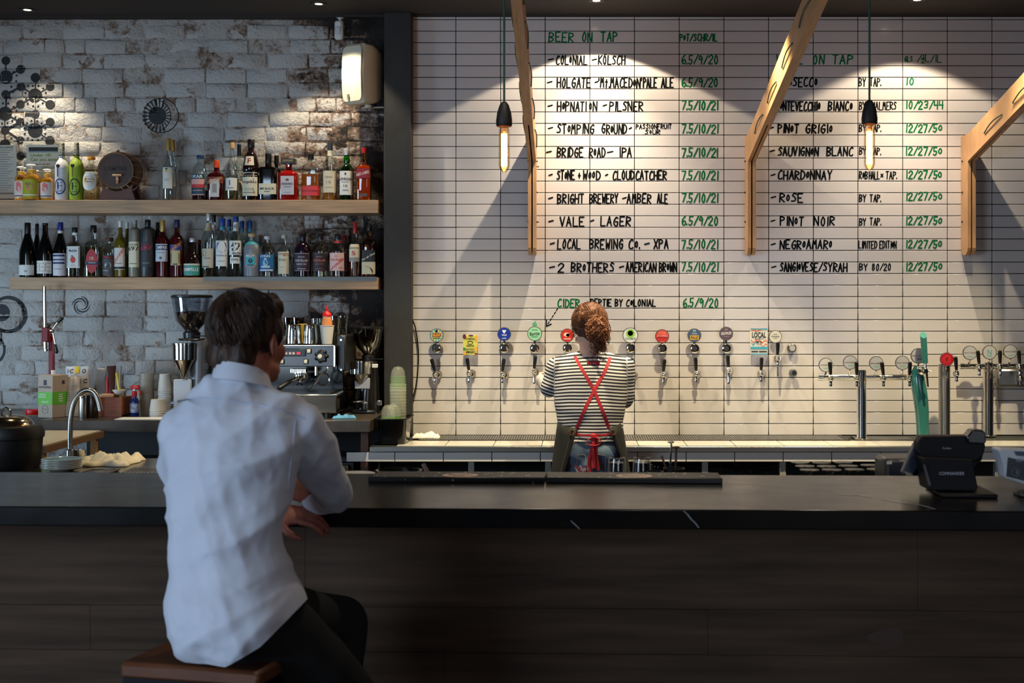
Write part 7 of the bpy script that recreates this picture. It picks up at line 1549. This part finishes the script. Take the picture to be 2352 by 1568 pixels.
# stool
stl=thing('bar_stool','dark wooden square-seated bar stool under the customer','stool',(-.80,3.07,0),-.24)
SWD=mat('dark_stool_wood',(92,54,34),.35,var=.2,vs_=6,stretch=(1,8,1),bump=.04,bs=60);SMT=mat('stool_metal',(24,26,32),.35,.6)
sc0=Vector((-.793,3.085));Rs=Matrix.Rotation(-.24,3,'Z')
def SPt(x,y,z): q=Rs@Vector((x,y,0));return Vector((sc0.x+q.x,sc0.y+q.y,z))
MB().box(SPt(0,0,.805),(.335,.335,.036),rz=-.24,bev=.008).build('seat',SWD,stl)
MB().box(SPt(0,-.157,.776),(.315,.014,.026),rz=-.24).box(SPt(0,.157,.776),(.315,.014,.026),rz=-.24).box(SPt(-.157,0,.776),(.014,.315,.026),rz=-.24).box(SPt(.157,0,.776),(.014,.315,.026),rz=-.24).build('apron',SMT,stl)
for sx_ in(-1,1):
    for sy_ in(-1,1): MB().cyl(SPt(sx_*.145,sy_*.145,.79),SPt(sx_*.18,sy_*.18,0.0),.017,.014,8).build('leg',SMT,stl)
MB().cyl(SPt(-.165,-.165,.28),SPt(.165,-.165,.28),.009).cyl(SPt(-.165,.165,.28),SPt(.165,.165,.28),.009).cyl(SPt(-.165,-.165,.28),SPt(-.165,.165,.28),.009).cyl(SPt(.165,-.165,.28),SPt(.165,.165,.28),.009).build('foot_ring',SMT,stl)
# ---- the bartender ----
wp=thing('person','bartender seen from behind in striped top and crossed red apron straps','person',(.09,6.93,0))
YB=6.93
T=[(1030,1282,1434,6.93,.125),(1000,1286,1430,6.93,.122),(970,1281,1432,6.93,.12),(940,1275,1437,6.93,.12),(900,1272,1441,6.94,.118),(865,1271,1443,6.95,.112),(842,1272,1441,6.96,.10),(826,1284,1430,6.97,.082),(815,1306,1408,6.98,.062),(808,1326,1392,6.985,.052)]
mb=MB();mb.loft([(P((a+b)/2,y,Y),(b-a)/2*Y/F,d,0) for y,a,b,Y,d in T],32)
SL_,EL_,WL_=P(1278,842,6.96),P(1261,893,6.97),P(1243,872,7.42)
SR_,ER_,WR_=P(1436,842,6.96),P(1436,918,6.97),P(1392,905,7.32)
mb.cap(SL_,EL_,.053,.046,16).cap(EL_,WL_,.046,.034,16).cap(SR_,ER_,.053,.046,16).cap(ER_,WR_,.046,.034,16)
mb.cap(SL_,P(1330,822,6.98),.05,.035,14).cap(SR_,P(1386,822,6.98),.05,.035,14)
def segd(p,a,b): t=max(0,min(1,(p-a).dot(b-a)/(b-a).length_squared));return (p-a-(b-a)*t).length,t
def stripe(p):
    dl,tl=segd(p,SL_,EL_);dl2,tl2=segd(p,EL_,WL_);dr,tr=segd(p,SR_,ER_);dr2,tr2=segd(p,ER_,WR_)
    left=p.x<P(1274,0,6.95).x; right=p.x>P(1440,0,6.95).x
    if left or (p.y>7.08 and p.x<.05): return (p-SL_).dot((EL_-SL_).normalized()) if p.y<7.03 else .16+(p-EL_).dot((WL_-EL_).normalized())
    if right or p.y>7.08: return (p-SR_).dot((ER_-SR_).normalized()) if p.y<7.03 else .2+(p-ER_).dot((WR_-ER_).normalized())
    return -(p.z)+ .012*math.cos((p.x-.09)*9) -.02*max(0,(1.06-p.z))*math.cos((p.x-.09)*16)+.006*noise.noise(Vector((p.x*7,2,p.z*7)))
sm_=bpy.data.materials.new('striped_jersey');sm_.use_nodes=True;n=sm_.node_tree.nodes;L=sm_.node_tree.links;p=n['Principled BSDF'];p.inputs['Roughness'].default_value=.85
at=n.new('ShaderNodeAttribute');at.attribute_name='stripe';m1=n.new('ShaderNodeMath');m1.operation='MULTIPLY';m1.inputs[1].default_value=1/.0168;m2=n.new('ShaderNodeMath');m2.operation='FRACT'
r=n.new('ShaderNodeValToRGB');r.color_ramp.elements[0].position=.47;r.color_ramp.elements[0].color=lin((214,206,204));r.color_ramp.elements[1].position=.53;r.color_ramp.elements[1].color=lin((22,22,30))
L.new(at.outputs['Fac'],m1.inputs[0]);L.new(m1.outputs[0],m2.inputs[0]);L.new(m2.outputs[0],r.inputs[0]);L.new(r.outputs[0],p.inputs['Base Color'])
top=organic(mb,'striped_top',sm_,wp,.0062,4,lambda p,nn:p+nn*(.006*noise.noise(Vector((p.x*9,p.y*5,p.z*16)))+.008*max(0,1.08-p.z)*4*noise.noise(Vector((p.x*8,2,p.z*28)))),cuts=[(P(1354,1012,YB),Vector((0,0,-1)))],attr=stripe)
cn=P(1359,811,6.985);MB().tube([cn+Vector((.072*math.cos(a),.058*math.sin(a),.004-.012*math.sin(a))) for a in[2*PI*i/28 for i in range(28)]],.0045,8,closed=True).build('neckband',mat('black_neckband',(20,20,24),.85),wp)
# jeans
DN=mat('blue_denim',(66,84,112),.85,c2=(120,140,160),vs_=5,bump=.1,bs=400,lo=.4,hi=.75)
mb=MB();cx_=P(1354,0,YB).x
mb.loft([((cx_,YB,1.0),.145,.11,0),((cx_,YB,.93),.160,.118,0),((cx_,YB,.86),.155,.118,0),((cx_,YB,.80),.155,.118,0),((cx_,YB,.76),.16,.11,0)],28)
for s in(-1,1): mb.ell((cx_+s*.070,YB-.055,.86),(.080,.070,.085));mb.cap((cx_+s*.080,YB,.80),(cx_+s*.085,YB,.48),.078,.06,16).cap((cx_+s*.09,YB,.48),(cx_+s*.09,YB-.02,.09),.062,.045,16)
jeans=organic(mb,'jeans',DN,wp,.008,5,lambda p,nn:p+nn*fold(p,(10,10,20),.005))
bj=tree(jeans);mb=MB()
for q in ([(1326,1045),(1345,1043),(1346,1070),(1338,1084)],[(1326,1045),(1325,1080)],[(1372,1043),(1392,1046),(1390,1080)],[(1312,1022),(1395,1022)],[(1312,1006),(1395,1006)]): ribbon(mb,bj,q,.003,YB,.001,12,.001)
mb.build('stitching',mat('denim_stitch',(150,140,120),.8),wp)
for s in(-1,1):
    f=Vector((cx_+s*.09,YB+.04,.045));mb=MB().ell(f,(.045,.125,.045)).cap(f+Vector((0,-.06,.05)),f+Vector((0,-.05,0)),.045,.045);organic(mb,'shoe',mat('dark_shoe',(24,20,18),.4),wp,.007,3,None,[(Vector((0,0,.002)),Vector((0,0,-1)))])
# apron
ADM=mat('black_denim_apron',(15,14,13),.85,c2=(30,27,25),vs_=26,bump=.15,bs=300,stretch=(1,1,.3))
mb=MB();m=34;rows=16
for j in range(rows+1):
    v=j/rows; y=966+v*330; t=min(1,v*330/122); w=((1428-1281)/2+ t*((1449-1266)/2-(1428-1281)/2))*2.235e-3+(v*330/122-t)*.02; xc=P(1354.5+t*2,0,YB).x; z=EZ-(y-CY)*2.235e-3
    aL=.42+.36*t;aR=.62+.50*t
    for i in range(m+1):
        a=aL+(2*PI-aL-aR)*i/m
        ztop=.030*math.cos(a)*(-1)*(1-t)*1.0
        mb.v.append(Vector((xc-w*math.sin(a),YB-(.150+.03*t+.01*v)*math.cos(a)+.004*noise.noise(Vector((a*5,z*4,1))),z-.030*(1-v)*max(0,math.cos(a))+.006*noise.noise(Vector((a*3,z*8,4))))))
for j in range(rows):
    for i in range(m): k=j*(m+1)+i;mb.f.append((k,k+1,k+m+2,k+m+1))
ap=mb.build('apron',ADM,wp,ang=80);md=ap.modifiers.new('s','SOLIDIFY');md.thickness=.003;md.offset=0
mb=MB();K=[mb.v for _ in(0,)]
vv=[wm(ap)@v.co for v in ap.data.vertices]
for i0 in(1,m-1): MB_p=[vv[j*(m+1)+i0]+Vector((0,-.003,0)) for j in range(rows+1)];mb.tube(MB_p,.0016,5)
mb.build('hem_stitching',mat('apron_stitch',(92,86,80),.8),ap)
bt=tree(top)
class Both:
    def __init__(s,*t): s.t=t
    def ray_cast(s,p,d,l):
        b=(None,)*4
        for q in s.t:
            h=q.ray_cast(p,d,l)
            if h[0] and (b[0] is None or h[3]<b[3]): b=h
        return b
STR=mat('red_webbing',(176,22,36),.7,bump=.1,bs=400)
for path in ([(1320,818),(1337,848),(1364,895),(1385,945),(1399,984)],[(1402,820),(1392,848),(1368,890),(1345,935),(1324,984)]):
    mb=MB();ribbon(mb,bt,path,.0165,YB,.004,26,.002);mb.build('apron_strap',STR,wp,fix=True)
ba_=Both(bt,bj,tree(ap))
mb=MB();ribbon(mb,ba_,[(1314,994),(1335,999),(1362,999),(1390,999),(1408,993)],.010,YB,.006,20,.002);mb.build('waist_tie',STR,wp,fix=True)
mb=MB();c=P(1364,1000,YB-.17);ys_=YB-.165
for k,(xa,xb,w,yo,ln) in enumerate(((1362,1353,.020,0,1086),(1368,1372,.018,.006,1080),(1364,1362,.017,-.004,1075))):
    pts=[Vector((P(xa+(xb-xa)*t+1.5*math.sin(t*7+k),0,ys_).x,ys_+yo-.004*math.sin(t*5),EZ-(1000+(ln-1000)*t-CY)*ys_/F)) for t in[i/12 for i in range(13)]]
    mb.tube(pts,w/2,8,flat=.18)
mb.ell(P(1363,1000,ys_),(.014,.010,.012))
lp=[P(1364+18*math.sin(t)*(.5+.5*abs(math.sin(t/2))),1003+14*(1-math.cos(t))*.7,ys_-.004) for t in[2*PI*i/16 for i in range(16)]];mb.tube(lp,.007,8,flat=.3,closed=True)
mb.build('tied_bow',STR,wp,fix=True)
for px in(1312,1408):
    p_,_=onto(ba_,px,993,YB,.006);mb=MB();mb.tube([p_+Vector((.0125*math.cos(a),0,.0125*math.sin(a))) for a in[2*PI*i/20 for i in range(20)]],.0032,8,closed=True);mb.build('eyelet',mat('brass_eyelet',(150,120,80),.3,.9),wp)
mb=MB();bt2=onto(bt,1363,834,YB,.003)[0];mb.box(bt2,(.066,.003,.020),bev=.001).build('shirt_tag',STR,wp)
mb=MB();text(mb,'Lolou'.replace('u',''),.026,.010,flat(bt2+Vector((0,-.0022,0))),bold=.01);mb.build('tag_print',mat('tag_ink',(224,150,150),.6),wp,smooth=False)
# body
hw=P(1353,748,6.92);mb=MB();Rw=head(mb,hw,math.radians(15),.97)
mb.cap(hw+Vector((0,.0,-.06)),P(1358,822,6.98),.052,.060,18)
mb.ell(P(1356,850,6.97),(.14,.07,.06));mb.cap(P(1356,870,6.96),(cx_,YB,.9),.10,.12,18)
for a,b,c in((SL_,EL_,WL_),(SR_,ER_,WR_)): mb.cap(a,b,.042,.036);mb.cap(b,c,.036,.026)
hand(mb,WL_+(WL_-EL_).normalized()*.02,(WL_-EL_),(1,0,-.1),.92,.35,1);hand(mb,WR_+(WR_-ER_).normalized()*.02,(WR_-ER_),(-.6,.3,-.4),.92,.35,-1)
for s in(-1,1): mb.cap((cx_,YB,.9),(cx_+s*.085,YB,.80),.10,.075).cap((cx_+s*.085,YB,.80),(cx_+s*.09,YB,.48),.075,.05).cap((cx_+s*.09,YB,.48),(cx_+s*.09,YB-.02,.09),.05,.034)
organic(mb,'body',SK,wp,.0055,3);eyes(hw,Rw,.97,wp)
# hair with bun
hc2=hw+Rw@Vector((0,-.016,.026));mb=MB();mb.ell(hc2,(.090,.100,.094),Rw,24,16);mb.ell(hw+Rw@Vector((.01,-.062,-.03)),(.060,.038,.055),Rw);mb.ell(hw+Rw@Vector((0,.04,.075)),(.058,.045,.03),Rw)
bun=P(1373,757,6.785);mb.ell(P(1378,786,6.85),(.030,.030,.045))
def hfw(p,nn): return p+nn*(.009*noise.noise(p*34)+.005*noise.noise(p*80))
hair=organic(mb,'hair',HW,wp,.0055,2,hfw)
random.seed(11);mb=MB()
for i in range(520):   # swept back from the hairline to the bun
    a=uni(0,2*PI);t=uni(.5,1.9); d=Vector((math.sin(t)*math.cos(a),.55+.5*math.cos(t)*.3,math.sin(t)*math.sin(a)*1.0)).normalized()
    if d.z<-.45: continue
    s0=hc2+Rw@Vector((d.x*.093,d.y*.102,d.z*.097)); path=[]
    for j in range(7):
        u=j/6;q=s0.lerp(bun,u*.97);v=Rw.inverted()@(q-hc2);L0=math.sqrt((v.x/.093)**2+(v.y/.103)**2+(v.z/.097)**2)
        if L0<1: v=v*(1/max(L0,.2));
        q=hc2+Rw@(v*(1.0+.03*math.sin(i+j*1.9)));path.append(q)
    mb.tube(path,.0019,3,rr=[.0019]*6+[.0008])
bm=MB().ell(bun,(.050,.045,.055));bo=organic(bm,'bun',HB,hair,.005,2,hfw)
main=mb;mb=MB()
for i in range(230):   # curls of the bun
    d=Vector((uni(-1,1),uni(-1,.6),uni(-1,1))).normalized();x_,y_,_=frame(d);c0=bun+Vector((d.x*.048,d.y*.045,d.z*.054));r0=uni(.008,.02);a0=uni(0,6)
    mb.tube([c0+(x_*math.cos(a0+k*.7)+y_*math.sin(a0+k*.7))*r0*(1-.06*k)+d*(.003*k-.004) for k in range(9)],.0018,3)
mb.build('bun_curls',HB,hair,ang=80);mb=main
for i in range(90):    # loose curls at the nape and temples
    if i<40: s0=P(uni(1355,1392),uni(780,800),6.83)
    elif i<56: s0=P(uni(1312,1322),uni(735,760),6.90)
    else: s0=P(uni(1390,1398),uni(740,770),6.88)
    L_n=uni(.03,.075);ph=uni(0,6);dx=uni(-.25,.25)
    mb.tube([s0+Vector((.006*math.sin(ph+k*1.3)+dx*L_n*k/8,.005*math.cos(ph+k*1.3),-L_n*k/8)) for k in range(9)],.0012,3)
mb.build('hair_strands',HW,hair,ang=80)
# grout the top of the tiled wall cut row and a dark cornice line along the ceiling
st(MB().box((.0,TW-.006,CEIL-.006),(9,.012,.012)).build('trim_1',CM))
